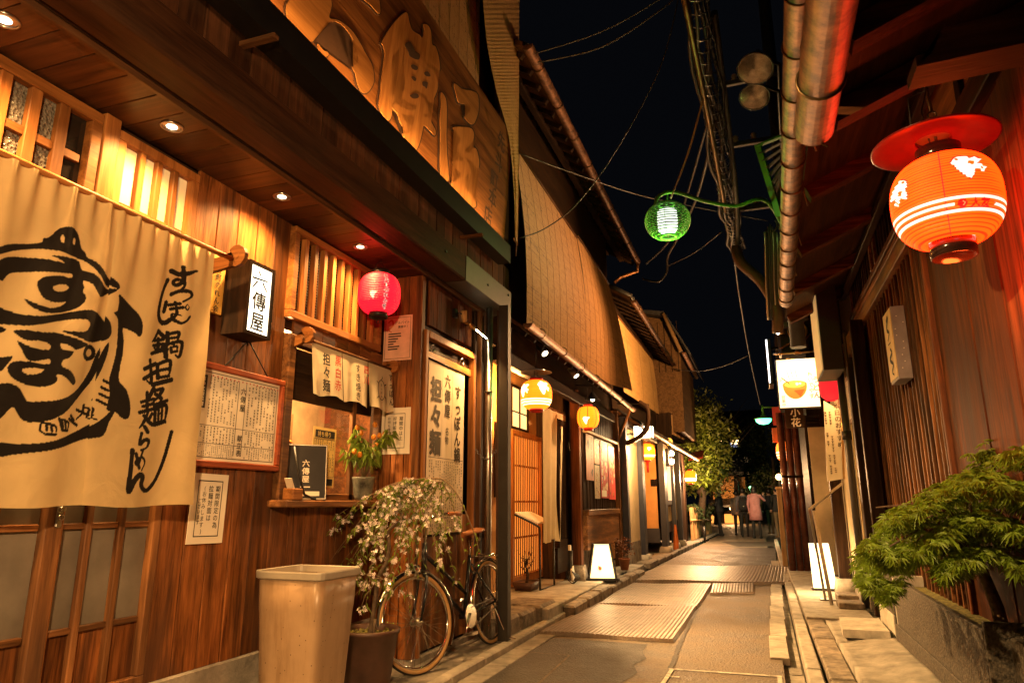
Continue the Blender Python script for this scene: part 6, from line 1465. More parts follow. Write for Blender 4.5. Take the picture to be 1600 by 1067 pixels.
# balcony on the pent roof
b = MB()
bal = thing('balcony', 'small wooden balcony railing above the low tiled roof', 'balcony', (-2.1, 18.6, 3))
A_, B_ = RY(1049, 662, 18.2), RY(1069, 686, 20.0); A_.z = B_.z = 2.86; up_ = V((0, 0, .62))
for nm, z_, mt in (('top_rail', .62, W_PALE), ('bottom_rail', .03, W_DARK)): m = MB(); m.bar(A_+V((0, 0, z_)), B_+V((0, 0, z_)), .05, .05); m.build(nm, mt, bal)
for i in range(9): u = (i+.5)/9; p_ = A_.lerp(B_, u); pbox('baluster', (p_.x, p_.y, p_.z+.325), (.05, .05, .53), W_PALE, bal, .003)
m = MB(); m.bar(A_+V((-.45, 0, .32)), A_+V((0, 0, .32)), .04, .62); m.build('side_panel', W_DARK, bal)
m = MB(); m.prism([A_+V((-.45, 0, -.04)), A_+V((0, 0, -.04)), B_+V((0, 0, -.04)), B_+V((-.45, 0, -.04))], (0, 0, .04)); m.build('floor', W_DARK, bal)
for (pa, lab, cat) in ():
    pass
p = RY(1011, 706, 14.6); c = p; t = thing('yellow_paper_lantern', 'round yellow paper lantern at the ochre entrance of the cream house', 'lantern', c, 'lit paper lanterns')
paper_lantern(t, c, .17, .34, 16, YB, YR, prn_stripes(bird=True, bp=((.05, .05),), bands=(-.07, -.1)), facing(c), 60, .6, 48); caps(t, c, .07, .34, M_REDP, hb=.03); m = MB(); m.tube([(c.x, c.y, c.z+.2), (c.x, c.y, 2.55)], .005, 6); m.build('hanger', M_BLACK, t); m = MB(); m.tube([(c.x, c.y, c.z-.2), (c.x, c.y, c.z-.42)], [.03, .022], 8); m.build('tassel', M_REDP, t)
# lit box sign on a bracket
s0, s1 = RY(989, 665, 12.55), RY(1019, 684, 12.55); t = thing('lit_box_sign', 'blank white lit box sign on a bracket under the pent roof', 'sign', s0)
pbx('case', s0.x, s1.x, 12.55, 12.75, s1.z, s0.z, M_BLACK, t, .004); pbx('face', s0.x+.015, s1.x-.015, 12.543, 12.549, s1.z+.015, s0.z-.015, E_PANELW, t, 0); pbx('side_face', s1.x+.001, s1.x+.006, 12.57, 12.73, s1.z+.015, s0.z-.015, E_PANELW, t, 0)
m = MB(); m.tube([(-2.4, 12.6, s1.z+.08), (s0.x, 12.6, s1.z+.08)], .02, 8); m.tube([(s1.x-.04, 12.6, s0.z), (s1.x-.04, 12.6, 2.95), (-2.4, 12.6, 3.0)], .012, 6); m.build('bracket', M_BLACK, t)
ik = Ink((s0.x+.05, 12.542, (s0.z+s1.z)/2), FU, WV); ik.htext('かとう', .03, 0, .09, .0); o = ik.build('lettering', plain('pale_grey_print', (.5, .4, .3)), t)
lamp('glow', 'POINT', ((s0.x+s1.x)/2, 12.5, s1.z-.15), 190, (1, .60, .25), t, size=.12)
m = MB()
m.tube(smooth_line([tuple(RY(952, 700, 12.25)), tuple(RY(990, 688, 12.25)), tuple(RY(1010, 670, 12.25)), tuple(RY(1012, 640, 12.25)), tuple(RY(998, 628, 12.25))], 5).tolist(), .045, 8); m.build('curved_brace', W_DARK, B2)
m = MB(); m.tube([RY(960, 702, 12.2), RY(985, 640, 12.2)], .025, 6); m.build('strut', W_WORN, B2)
p = RX(1047, 714, -2.02); t = thing('wall_lamp', 'two-globe wall lamp glowing on the cream house', 'lamp', p); m = MB(); m.bx(p.x-.12, p.x-.02, p.y-.1, p.y+.1, p.z-.22, p.z+.2, .01); m.build('back_plate', M_BLACK, t)
for dz in (.09, -.11): m = MB(); m.ball(p+V((.03, 0, dz)), .07, 14, 10); m.build('globe', emit('globe_glass', (1, .8, .5), 9), t)
lamp('bulb_light', 'POINT', tuple(p+V((.16, -.1, 0))), 110, WARM, t, size=.08)
t = thing('round_finial', 'small yellow ball on a stalk at the eave of the cream house', 'lamp', RX(1045, 690, -1.9)); q = RX(1045, 690, -1.9); m = MB(); m.ball(q, .09, 12, 8); m.build('ball', emit('amber_glass', (1, .5, .08), 1.0), t); m = MB(); m.tube([q, q+V((0, 0, -.3))], .015, 6); m.build('stalk', M_BLACK, t)
t = thing('red_awning', 'small red lit awning edge at the far corner of the cream house', 'awning', (-1.9, 21.6, 2.5)); q0, q1 = RY(1076, 720, 21.5), RY(1098, 716, 21.5); m = MB(); m.prism([q0, q1, q1+V((0, .8, .25)), q0+V((0, .8, .25))], (0, 0, .05)); m.build('canopy', plain('red_canopy', (.5, .06, .02), .6), t)
c = RY(1079, 745, 21.2); t = thing('yellow_paper_lantern', 'small lantern at the far end of the cream house under the red awning', 'lantern', c, 'lit paper lanterns'); paper_lantern(t, c, .17, .36, 12, YB, YR, prn_stripes(bird=False), facing(c), 48, .6, 36); caps(t, c, .07, .36, M_REDP); m = MB(); m.tube([(c.x, c.y, c.z+.2), (c.x, c.y, c.z+.5)], .006, 6); m.build('hanger', M_BLACK, t)
lamp('bulb_light', 'POINT', (c.x+.3, c.y+.5, c.z), 650, (1, .55, .25), t, size=.1)
t = thing('pavement_cone', 'small orange plastic marker at the foot of the cream house', 'cone', RZ(1057, 860, .06)); q = RZ(1057, 858, .06); m = MB(); m.lathe([(.09, 0), (.085, .02), (.04, .45), (.03, .6)], q, 12); m.build('body', plain('orange_plastic', (.6, .14, .02), .5), t)
lamp('recess_light', 'POINT', (-2.45, 15.2, 2.35), 70, AMBER, thing('entrance_lamp', 'lamp on the ceiling of the ochre entrance', 'lamp', (-2.45, 15.2, 2.45)), size=.08)
t = bpy.data.objects['entrance_lamp']; m = MB(); m.lathe([(.0, .0), (.05, .0), (.06, .06), (.0, .06)], (-2.45, 15.2, 2.44), 14); m.build('shade', E_LENS, t)

B4 = thing('gable_house', 'taller gabled house rising behind the cream house at the bend', 'building', (-2.6, 20, 0))
g0, g1, g2 = RY(990, 470, 18.4), RY(1040, 492, 18.4), RY(1066, 549, 18.4)
m = MB(); m.prism([(g0.x, 18.4, 3.0), (g2.x-.05, 18.4, 3.0), (g2.x-.05, 18.4, g2.z-.15), (g1.x, 18.4, g1.z-.15), (g0.x, 18.4, g1.z+.1)], (0, 3.6, 0)); m.build('walls', wood('weathered_cladding', (.30, .17, .075), (.14, .07, .03), .6), B4)
for i in range(7): x = g0.x+.1+i*.17; pbx('cladding_joint', x, x+.02, 18.385, 18.399, 4.6, min(g1.z, g1.z-.2), W_DARK, B4, 0)
m = MB(); m.prism([(g1.x, 18.1, g1.z-.1), (g2.x+.25, 18.1, g2.z-.22), (g2.x+.25, 18.1, g2.z-.12), (g1.x, 18.1, g1.z+.02)], (0, 4.2, 0)); m.build('roof', M_TILE, B4)
m = MB(); m.prism([(g1.x, 18.1, g1.z-.1), (g0.x-.6, 18.1, g1.z+.2), (g0.x-.6, 18.1, g1.z+.3), (g1.x, 18.1, g1.z+.02)], (0, 4.2, 0)); m.build('roof', M_TILE, B4)
m = MB(); m.tube([RY(1036, 490, 18.0), RY(1064, 549, 18.0)], .05, 8); m.build('verge', W_PALE, B4); gutter(B4, tuple(RY(1068, 550, 18.2)), tuple(RY(1068, 550, 18.2)+V((0, 4, 0))), .06, straps=3)
blind('reed_blind', 'grey-brown reed blind on the gabled house, farthest along the left side', [(-2.3, 18.45, 3.75), (-2.3, 21.4, 3.75), (-2.34, 21.4, 5.15), (-2.34, 18.45, 5.05)], M_REED, GB, .02, 12, 70, 3)

# ------------------------------------------------------------------ beyond: hedge, trees, far street, people
def foliage(center, rad, n, size, rnd, shell=.55):
    vs = []; fs = []; cx, cy_, cz_ = center
    cl = []
    for k in range(max(8, n//45)):
        d = rnd.normal(size=3); d /= np.linalg.norm(d); r = shell+(1-shell)*rnd.random(); cl.append(d*r*np.array(rad)+np.array(center))
    for k in range(n):
        c = cl[rnd.integers(len(cl))]+rnd.normal(size=3)*np.array(rad)*.17; a = rnd.normal(size=3); a /= np.linalg.norm(a); b = np.cross(a, rnd.normal(size=3)); b /= max(np.linalg.norm(b), 1e-6); s_ = size*rnd.uniform(.6, 1.4); i = len(vs)
        vs += [tuple(c-a*s_), tuple(c+b*s_*.38), tuple(c+a*s_), tuple(c-b*s_*.38)]; fs.append((i, i+1, i+2, i+3))
    return vs, fs
def tree(name, label, base, h, crowns, n, size, mat, seed, group=None, bare=0, tr=.16):
    t = thing(name, label, 'tree', base, group); b0 = V(base); rnd = np.random.default_rng(seed); random.seed(seed)
    m = MB(); top = b0+V((.2, 0, h*.62)); m.tube([b0, b0.lerp(top, .5)+V((.12, 0, 0)), top], [tr, tr*.75, tr*.45], 8)
    for cc, rr in crowns: m.tube([b0.lerp(top, .55), (b0.lerp(top, .7)+V(cc))/2, V(cc)], [tr*.5, tr*.32, tr*.1], 6)
    for k in range(bare):
        p = top+V((random.uniform(-1, 1), random.uniform(-1, 1), random.uniform(0, 1))); q = p+V((random.uniform(-.6, 1.8), random.uniform(-.5, .5), random.uniform(.6, 2.4))); m.tube([p, p.lerp(q, .5)+V((.1, 0, .15)), q], [.03, .02, .006], 4)
    m.build('trunk', M_BARK, t)
    VS, FS = [], []
    for cc, rr in crowns:
        v, f = foliage(cc, rr, n, size, rnd); o_ = len(VS); VS += v; FS += [tuple(i+o_ for i in q) for q in f]
    if VS: o = mesh_np('crown', VS, FS, mat, t, False); o['kind'] = 'stuff'
    return t
GT = 'trees beyond the bend of the lane'
def at(px, py, y): p = RY(px, py, y); return (p.x, p.y, p.z)
tree('garden_tree', 'leafy yellow-green tree lit from below just past the houses on the left', at(1092, 842, 25), 4.5, [(at(1078, 655, 25), (1.1, 1.0, 1.0)), (at(1098, 690, 25.3), (1.0, 1.0, 1.1)), (at(1085, 735, 25), (.9, .9, .8)), (at(1108, 720, 26), (.7, .8, .9)), (at(1070, 700, 24.6), (.8, .8, 1.0))], 2600, .085, M_LEAFY, 3, GT)
tree('dark_tree', 'dark bare-topped tree standing behind the leafy one', at(1120, 820, 38), 6, [(at(1120, 735, 38), (1.5, 1.2, 1.5))], 2600, .07, M_LEAFD, 5, GT, 26)
tree('dark_tree', 'broad dark tree behind the people at the end of the lane', at(1180, 815, 50), 8, [(at(1165, 700, 50), (2.6, 1.5, 2.6)), (at(1185, 730, 52), (2.6, 1.5, 2.2)), (at(1205, 715, 50), (2.2, 1.5, 2.6))], 2600, .10, M_LEAFD, 6, GT)
tree('dark_tree', 'dim green tree on the right of the far street by the glowing lamp', at(1210, 815, 44), 6, [(at(1205, 762, 44), (1.3, 1, 1.2)), (at(1192, 775, 45), (1.0, 1, .8))], 2400, .075, M_LEAFD, 8, GT)
t = thing('hedge', 'clipped green hedge on a low bamboo fence past the houses', 'hedge', (-1.9, 24, 0))
VS, FS = [], []; rnd = np.random.default_rng(11)
for k in range(9): v, f = foliage(at(1083+k*5.5, 796+(k % 2)*3, 23.5+k*1.0), (.32, .4, .24), 420, .055, rnd, .3); o_ = len(VS); VS += v; FS += [tuple(i+o_ for i in q) for q in f]
o = mesh_np('foliage', VS, FS, M_LEAFD, t, False); o['kind'] = 'stuff'
t = thing('bamboo_fence', 'low bamboo fence in front of the clipped hedge', 'fence', at(1090, 840, 23))
for k in range(12): p = RY(1082+k*2.6, 840-k*.9, 22.6+k*.5); pbox('pole', (p.x, p.y, .55), (.09, .05, 1.0), W_PALE, t, .01)
a, b_ = RY(1081, 812, 22.5), RY(1112, 812, 28.3); m = MB(); m.tube([a, b_], .03, 6); m.build('rail', W_PALE, t)
# far house with lit ground floor
t = thing('far_townhouse', 'small two-storey townhouse with a lit shop front beyond the people', 'building', at(1135, 830, 44))
Yh = 44; 
def fb(nm, px0, px1, py0, py1, y, d, mat):
    a, b_ = RY(px0, py1, y), RY(px1, py0, y); return pbx(nm, a.x, b_.x, y, y+d, a.z, b_.z, mat, t, 0)
fb('upper_wall', 1112, 1152, 738, 792, Yh, 3, W_DARK); fb('plaster_panel', 1115, 1127, 744, 785, Yh-.05, .04, M_PLASTERO); fb('plaster_panel', 1130, 1146, 744, 785, Yh-.05, .04, M_PLASTERO); fb('side_wall', 1147, 1164, 745, 830, Yh+1.5, .1, M_PLASTERO); fb('side_window', 1150, 1156, 752, 782, Yh+1.45, .04, M_GLASSD)
fb('lower_wall', 1108, 1160, 798, 832, Yh+.3, 3, W_DARK)
for k, (p0, p1) in enumerate(((1112, 1120), (1133, 1146), (1148, 1157))): fb('lit_window', p0, p1, 803, 822, Yh+.25, .04, emit('far_window_%d' % k, (1, .40, .08), .8))
m = MB(); a, b_ = RY(1106, 795, Yh-1), RY(1160, 790, Yh-1); m.prism([a, b_, b_+V((0, 1.2, .5)), a+V((0, 1.2, .5))], (0, 0, .12)); m.build('pent_roof', M_TILE, t); m = MB(); a, b_ = RY(1108, 741, Yh-1), RY(1162, 741, Yh-1); m.prism([a, b_, b_+V((0, 3, 1.0)), a+V((0, 3, 1.0))], (0, 0, .15)); m.build('roof', M_TILE, t)
lamp('added_eave_bulb', 'POINT', at(1142, 796, 41.5), 260, (1, .52, .2), t, size=.2); m = MB(); m.ball(V(at(1142, 794, 41.5)), .08, 10, 7); m.build('added_eave_lamp', E_STAR, t)  # lamp added at the eave to bring up the dark house front
t = thing('dark_block', 'tall dark apartment block with a few lit windows far behind the trees', 'building', at(1150, 800, 85))
m = MB(); a, b_ = RY(1120, 800, 85), RY(1192, 640, 85); m.bx(a.x, b_.x, 85, 95, 0, b_.z); m.build('walls', plain('night_concrete', (.03, .03, .035), .8), t)
random.seed(12)
for k in range(18):
    q = RY(random.uniform(1125, 1188), random.uniform(655, 760), 84.95); pbox('window', tuple(q), (.8, .04, .5), random.choice([E_STAR, emit('cool_window', (.5, .6, 1), .5), emit('dim_window', (1, .6, .3), .4)]) if k < 7 else M_GLASSD, t, 0)
GL = 'distant street lights'
for (px, py, y, r_, mt, lab) in ((1217, 745, 40, .17, E_STAR, 'warm round street light glowing to the right of the people'), (1174, 763, 46, .16, E_STARG, 'small yellow-green light above the pink coat'), (1127, 689, 60, .14, E_STAR, 'pair of tiny warm lights in the dark left of the green lamp'), (1097, 747, 36, .08, E_STAR, 'tiny warm light among the trees')):
    q = RY(px, py, y); t = thing('street_light', lab, 'street light', q, GL); m = MB(); m.ball(q, r_, 12, 8); m.build('globe', mt, t); m = MB(); m.tube([q+V((0, 0, -r_)), (q.x, q.y, 0)], .04, 6); m.build('pole', M_BLACK, t)
    if px in (1217,): lamp('bulb_light', 'POINT', tuple(q+V((-.4, -.6, 0))), 70, (1, .6, .25), t, size=.2)
# green street lamp
q = RY(1193, 655, 21); t = thing('green_street_lamp', 'green glowing dome lamp hanging from a cable over the far lane', 'street light', q)
m = MB(); m.lathe([(.22, .02), (.20, -.07), (.12, -.13), (.0, -.15)], q, 20); m.build('glass', E_GREEN, t); m = MB(); m.lathe([(.0, .14), (.07, .13), (.09, .07), (.25, .03), (.24, .0)], q, 20); m.tube([q+V((0, 0, .13)), q+V((0, 0, .4))], .03, 8); m.tube([q+V((0, 0, .35)), (.75, 21.2, q.z+.35)], .025, 6); m.build('hood', M_GREENP, t)
lamp('bulb_light', 'SPOT', tuple(q+V((0, 0, -.2))), 190, (.30, 1, .55), t, tuple(q+V((0, 2.5, -3))), .12, 120, .8)
lamp('tree_light', 'SPOT', at(1112, 800, 23.4), 800, (1, .74, .16), thing('garden_spotlight', 'garden lamp under the leafy tree', 'lamp', at(1100, 838, 22.6)), at(1078, 680, 25), .08, 48, .8)
tg_ = bpy.data.objects['garden_spotlight']; m = MB(); q = V(at(1100, 822, 22.6)); m.tube([q, (q.x, q.y, .0)], [.05, .03], 8); m.build('stake', M_BLACK, tg_)

# people
def person(label, px, py, h, heading, coat, legs, hairc=None, pose=0, coat_len=.52, skirt=False, arm='down'):
    g = RZ(px, py, 0); t = thing('person', label, 'person', (g.x, g.y, 0))
    M0 = Matrix.Translation((g.x, g.y, 0)) @ Matrix.Rotation(heading, 4, 'Z') @ Matrix.Scale(h/1.7, 4)
    def caps_(mb, pts, rs): 
        mb.tube(pts, rs, 10)
        for p, r in ((pts[0], rs[0]), (pts[-1], rs[-1])): mb.ball(p, r*.99, 10, 6)
    st = .14*pose
    def bodymesh():
        m = MB()
        for s_ in (-1, 1): f = s_*st; caps_(m, [(s_*.09, 0, .90), (s_*.095, f*.55+.02, .48), (s_*.095, f-.02*abs(f), .09)], [.088, .058, .042]); caps_(m, [(s_*.095, f-.05, .045), (s_*.10, f+.13, .035)], [.045, .035])
        caps_(m, [(0, 0, .90), (0, .0, 1.10), (0, .01, 1.32), (0, 0, 1.42)], [.135, .125, .15, .12])
        caps_(m, [(-.16, 0, 1.39), (.16, 0, 1.39)], [.065, .065]); caps_(m, [(0, 0, 1.42), (0, .015, 1.52)], [.055, .05]); m.ball((0, .02, 1.61), .1, 14, 10, (.82, .98, 1.14)); m.ball((0, .118, 1.605), .018, 6, 5, (.8, 1, 1.3))
        hands = []
        for s_ in (-1, 1):
            if arm == 'up' and s_ == 1: P = [(s_*.19, 0, 1.39), (s_*.30, .10, 1.24), (s_*.22, .28, 1.42)]
            elif arm == 'phone': P = [(s_*.19, 0, 1.39), (s_*.25, .03, 1.12), (s_*.08, .26, 1.18)]
            elif arm == 'pocket': P = [(s_*.19, 0, 1.39), (s_*.28, -.04, 1.12), (s_*.19, .09, .95)]
            else: P = [(s_*.19, 0, 1.39), (s_*.24, -.03-st*s_*.4, 1.12), (s_*.24, .04-st*s_*.9, .88)]
            caps_(m, P, [.055, .044, .032]); hands.append((V(P[2]), (V(P[2])-V(P[1])).normalized(), s_))
        return m, hands
    m, hands = bodymesh()
    o = m.build('body', [coat, legs, M_SKIN], t, None); me = o.data
    mod = o.modifiers.new('r', 'REMESH'); mod.mode = 'VOXEL'; mod.voxel_size = .017; sm_ = o.modifiers.new('s', 'SMOOTH'); sm_.iterations = 3; sm_.factor = .5
    dg = bpy.context.evaluated_depsgraph_get(); nm = bpy.data.meshes.new_from_object(o.evaluated_get(dg)); o.modifiers.clear()
    b = bmesh.new(); b.from_mesh(nm); off = o.location.copy()
    off = WM[o.name].translation
    mb = MB(); mb.bm = b
    for v in b.verts: v.co += off
    for f in b.faces:
        c = f.calc_center_median(); f.smooth = True
        f.material_index = 2 if (c.z > 1.47 or (skirt and False)) else (1 if c.z < .93 and abs(c.x) < .2 else 0)
    for hp, hd, s_ in hands:                                   # palm, four fingers and a thumb, slightly curled
        sd = hd.cross(V((0, 1, .2))).normalized(); n0 = len(b.faces); mb.mi = 2
        mb.tube([hp-hd*.02, hp+hd*.05, hp+hd*.08], [.026, .034, .03], 8)
        for k, ln in enumerate((.07, .08, .075, .06)): q = hp+hd*.075+sd*(k-1.5)*.017; mb.tube([q, q+hd*ln*.55, q+hd*ln*.9+V((0, .02, 0))], [.0085, .008, .006], 5)
        q = hp+hd*.03-sd*.03; mb.tube([q, q+hd*.03-sd*.025, q+hd*.06-sd*.03], [.010, .009, .007], 5)
    b.transform(M0); nm2 = bpy.data.meshes.new('body')
    for mm in (coat, legs, M_SKIN): nm2.materials.append(mm)
    lo = V((0, 0, 0)); b.to_mesh(nm2); b.free(); o.data = nm2; _set(o, Matrix.Identity(4), t)
    hm = MB(); hm.ball((0, -.012, 1.645), .115, 14, 10, (.86, 1.0, 1.0)); 
    if pose == 0 or skirt: hm.ball((0, -.05, 1.56), .1, 12, 8, (.9, .7, 1.25))
    hm.build('hair', hairc or M_HAIR, t, M0)
    cm = MB(); z0 = 1.42-coat_len*1.0; cm.lathe([(.02, 1.47), (.09, 1.45), (.185, 1.38), (.19, 1.2), (.175, 1.08), (.20, .92 if z0 < .92 else z0+.05), (.225 if z0 < .8 else .195, z0), (.20 if z0 < .8 else .17, z0+.004)], (0, 0, 0), 22); 
    for v in cm.bm.verts: v.co.y *= .74
    cm.build('coat', coat, t, M0)
    return t, M0, g
def cloth(name, c): return plain(name, c, .85, 0, .15, 6)
C_N, C_BK, C_PK, C_KH = cloth('navy_coat', (.014, .015, .022)), cloth('black_cloth', (.012, .012, .013)), cloth('pink_wool', (.46, .21, .22)), cloth('khaki_cloth', (.16, .11, .06))
person('person in a dark coat and trousers facing left, leftmost of the group', 1127, 837, 1.66, math.radians(70), C_N, C_BK, plain('brown_hair', (.16, .08, .04), .5), .6, .55, arm='phone')
person('person in a patterned light jacket half hidden behind the backpack wearer', 1155, 836, 1.60, math.radians(-10), cloth('patterned_jacket', (.20, .15, .12)), C_BK, None, .5, .62)
bpw, MB0, gg = person('person walking away in a grey hooded top with a dark backpack', 1165, 838.5, 1.68, math.radians(0), cloth('grey_hood', (.12, .11, .13)), C_BK, None, .7, .5)
person('person in a long pink coat and black stockings seen from behind', 1184, 841, 1.74, math.radians(-15), C_PK, C_BK, None, .4, .82, skirt=True, arm='up')
person('person in a dark jacket and khaki trousers next to the pink coat', 1206, 834, 1.70, math.radians(20), C_N, C_KH, None, .5, .5)
person('person in a black jacket and light trousers at the right by the wooden post', 1219, 840, 1.72, math.radians(35), C_BK, C_KH, None, .4, .55, arm='pocket')
t = thing('backpack', 'dark backpack on the back of the person in the grey hood', 'backpack', MB0 @ V((0, -.2, 1.2))); m = MB(); loft(m, [rrect(0, -.215, .13, .07, .93, .04, 4), rrect(0, -.225, .16, .10, 1.0, .05, 4), rrect(0, -.22, .15, .09, 1.25, .05, 4), rrect(0, -.2, .10, .05, 1.42, .03, 4)], True, True); m.build('pack', C_BK, t, MB0); m = MB(); m.ball((.02, -.33, 1.08), .02, 8, 6); m.build('badge', M_PAPERW, t, MB0)
# ------------------------------------------------------------------ right-hand side: plank house, eaves, gutters
RWX = 1.15
H1 = thing('plank_house', 'dark plank house on the right with wide boards, lattice upper windows and copper gutters', 'building', (1.3, 5, 0))
m = MB(); m.bx(1.22, 5, -3, 8.6, 0, 3.9); m.build('wall_core', W_DARK, H1)
bounds = [RX(1447, 400, RWX).y, RX(1501, 400, RWX).y, RX(1556, 400, RWX).y, RX(1606, 400, RWX).y, RX(1668, 400, RWX).y, RX(1750, 400, RWX).y, 1.6, 1.0, .4]
for i in range(len(bounds)-1): pbx('wide_board', RWX+.004*(i % 3), RWX+.03, bounds[i+1]+.006, bounds[i], .2, 3.2, W_RED, H1, .005)
pbx('edge_board', RWX-.03, RWX+.03, bounds[0]+.002, bounds[0]+.05, .3, 3.0, W_RED, H1, .006)
y = bounds[0]+.06; k = 0; random.seed(31)
while y < 8.45:
    wd = random.uniform(.10, .17); pbx('batten_board', RWX+.012, RWX+.035, y, y+wd-.004, .2, 3.0, W_BATTEN, H1, .003)
    pbx('batten', RWX-.012, RWX+.011, y+wd-.016, y+wd+.012, .2, 3.0, W_BATTEN, H1, .004); y += wd; k += 1
# rails and upper lattice windows
for (z0, z1, x, mt) in ((2.98, 3.10, RWX-.05, W_WORN), (3.13, 3.18, RWX-.035, W_WORN), (3.22, 3.28, RWX-.03, W_WORN)): pbx('wall_rail', x, RWX+.03, bounds[0]+.05, 8.45, z0, z1, mt, H1, .006)
def up_lattice(y0, y1):
    m = MB(); z0, z1 = 3.285, 3.86
    for (p0, p1, a0, a1) in ((y0, y1, z1-.07, z1), (y0, y0+.07, z0, z1-.07), (y1-.07, y1, z0, z1-.07)): m.bx(RWX-.03, RWX+.04, p0, p1, a0, a1, .004)
    fo = m.build('lattice_window', W_WORN, H1); n = int((y1-y0)/.13)
    for i in range(n): pbox('slat', (RWX+.0, y0+.07+(i+.5)*(y1-y0-.14)/n, (z0+z1-.07)/2), (.035, .045, z1-z0-.07), W_DARK, fo, .003)
    pbx('back_pane', RWX+.05, RWX+.06, y0+.07, y1-.07, z0, z1-.07, M_GLASSD, fo, 0)
up_lattice(5.1, 6.6); up_lattice(6.75, 8.3)
pbx('upper_panel', RWX-.004, RWX+.03, 3.0, 4.85, 3.205, 3.86, W_HONEY, H1, .004)
for y in (2.95, 3.75, 4.9): pbx('panel_stile', RWX-.03, RWX+.03, y-.04, y+.04, 3.205, 3.86, W_DARK, H1, .004)
pbx('tie_rail', RWX-.05, RWX+.02, 1.0, 4.95, 3.06, 3.20, W_RED, H1, .006)
# doorway and posts at the far end of the wall
pbx('door_post', .98, 1.10, 8.0, 8.12, .1, 3.0, W_DARK, H1, .006); pbx('door_post', .98, 1.10, 7.45, 7.54, .35, 3.0, W_DARK, H1, .006); pbx('door_head', 1.0, 1.12, 7.54, 8.0, 2.72, 2.95, W_WORN, H1, .005)
pbx('dark_door', 1.1, 1.13, 7.54, 8.0, .1, 2.72, W_DARK, H1, 0)
# eaves: near low part, farther part
def eave(y0, y1, gx, gz, slope, nm, gap=.42, rd=.07):
    m = MB(); L_ = 1.5; m.prism([(gx, y0, gz+.08), (gx+L_, y0, gz+.08+L_*slope), (gx+L_, y0, gz+.13+L_*slope), (gx, y0, gz+.13)], (0, y1-y0, 0)); ro = m.build('eave_boards', W_BEAM, H1)
    n = max(2, int((y1-y0)/gap))
    for i in range(n+1):
        y = y0+.04+i*(y1-y0-.08)/n; m = MB(); m.bar((gx+.03, y, gz+.045), (gx+L_, y, gz+.045+(L_-.03)*slope), rd, rd); m.build('rafter', W_RED, H1)
eave(-2.5, 2.40, .30, 2.44, .42, 'near'); eave(2.45, 8.5, .44, 3.26, .45, 'far', 1.15, .10)
m = MB(); m.prism([(.30, 2.40, 2.47), (1.2, 2.40, 2.47+.9*.42), (1.2, 2.40, 2.64+.9*.42), (.30, 2.40, 2.62)], (0, .035, 0)); m.build('barge_board', W_WORN, H1)
for x in (1.08,): pbx('purlin', x-.03, x+.03, 2.46, 8.5, 3.26+(x-.44)*.45-.055, 3.26+(x-.44)*.45+.005, W_DARK, H1, .004)
gx1 = .275
g1 = gutter(H1, (gx1, -2.5, 2.50), (gx1, 2.40, 2.48), .066, straps=8, name='near_gutter')
m = MB(); m.tube([(gx1, 2.40, 2.48), (gx1, 2.402, 2.48)], .067, 20); m.build('gutter_stop', M_COPPER, g1)
g2 = gutter(H1, (.30, 1.4, 3.30), (.40, 7.4, 3.24), .068, straps=16, name='far_gutter')
# leaf-shaped copper plate hung at the joint
p = RD(1262, 100, 2.85); m = MB(); lf = [(0, .16), (.05, .13), (.07, .07), (.065, 0), (.045, -.08), (.02, -.16), (-.01, -.1), (-.03, 0), (-.035, .09)]
m.prism([(p.x+u*.6, p.y-u*.4, p.z+v) for u, v in lf], (.0, .006, 0)); m.build('gutter_leaf', M_COPPER, g2)
for i in range(7): m = MB(); y = 1.6+i*.8; m.tube([(.38, y, 3.25), (.44, y, 3.30), (.46, y+.02, 3.2)], .006, 6); m.build('gutter_hook', M_BRONZE, g2)
m = MB(); m.ring((.34, 2.40, 2.46), .06, .005, (0, 1, 0), 18, 6, PI*.9, PI*2.1); m.build('gutter_hook', M_BRONZE, g1)
# timber arm that carries the lantern
m = MB(); m.prism([RY(x, y, 1.95) for x, y in ((1430, 88), (1433, 104), (1680, 50), (1680, -10), (1472, 45), (1458, 81))], (0, .12, 0)); m.build('bracket_beam', W_WORN, H1)
# the big red lantern with its red hat
c = RD(1478, 316, 3.0); t = thing('red_orange_lantern', 'big glowing orange-red paper lantern with white plovers and a red disc hat', 'lantern', c, 'lit paper lanterns')
WHT = (1.6, 1.0, .78)
def pr_big(uv):
    out = [(np.abs(uv[:, 0]-.0) < .0022, (2.0, .012, .02))]
    def band(z, u0=-9, u1=9, hw=.006, s_=.0): return ((np.abs(uv[:, 1]-z-s_*uv[:, 0]) < hw) & (uv[:, 0] > u0) & (uv[:, 0] < u1), WHT)
    out += [band(-.066), band(-.091, -9, .03), band(-.091, .205, 9), band(-.117)]
    for (u, v, sx) in ((.105, .062, 1), (-.215, .038, -1)):
        q = (uv-np.array([u, v]))/np.array([.135, .105]); 
        if sx < 0: q = q @ np.array([[.1, -1], [1, .1]]).T
        edge = in_poly(q/1.09, PLOVER); out.append((edge, (.8, .02, .01))); out.append((in_poly(q, PLOVER), WHT))
        for lg in PLEGS: out.append((on_stroke(q, lg, .10, False), WHT))
        out.append((((q[:, 0]-.1)**2*1.2+(q[:, 1]-.22)**2) < .012, BASE)); out.append((((q[:, 0]+.3)**2+(q[:, 1]-.42)**2) < .004, (2.0, .1, .02)))
    d = np.hypot(uv[:, 0]-.060, uv[:, 1]+.091); out.append((d < .018, (1.6, .01, .008))); out.append(((d > .006) & (d < .010) & (uv[:, 0] > .062), (2, .3, .1)))
    out.append((text_hits(uv, '大友', .090, -.091, .042, .03, False), (1.0, .008, .006)))
    return out
BASE = (7.0, .13, .005)
paper_lantern(t, c, .211, .385, 30, BASE, (3.0, .035, .004), pr_big, facing(c)+.0, 640, .58, 250)
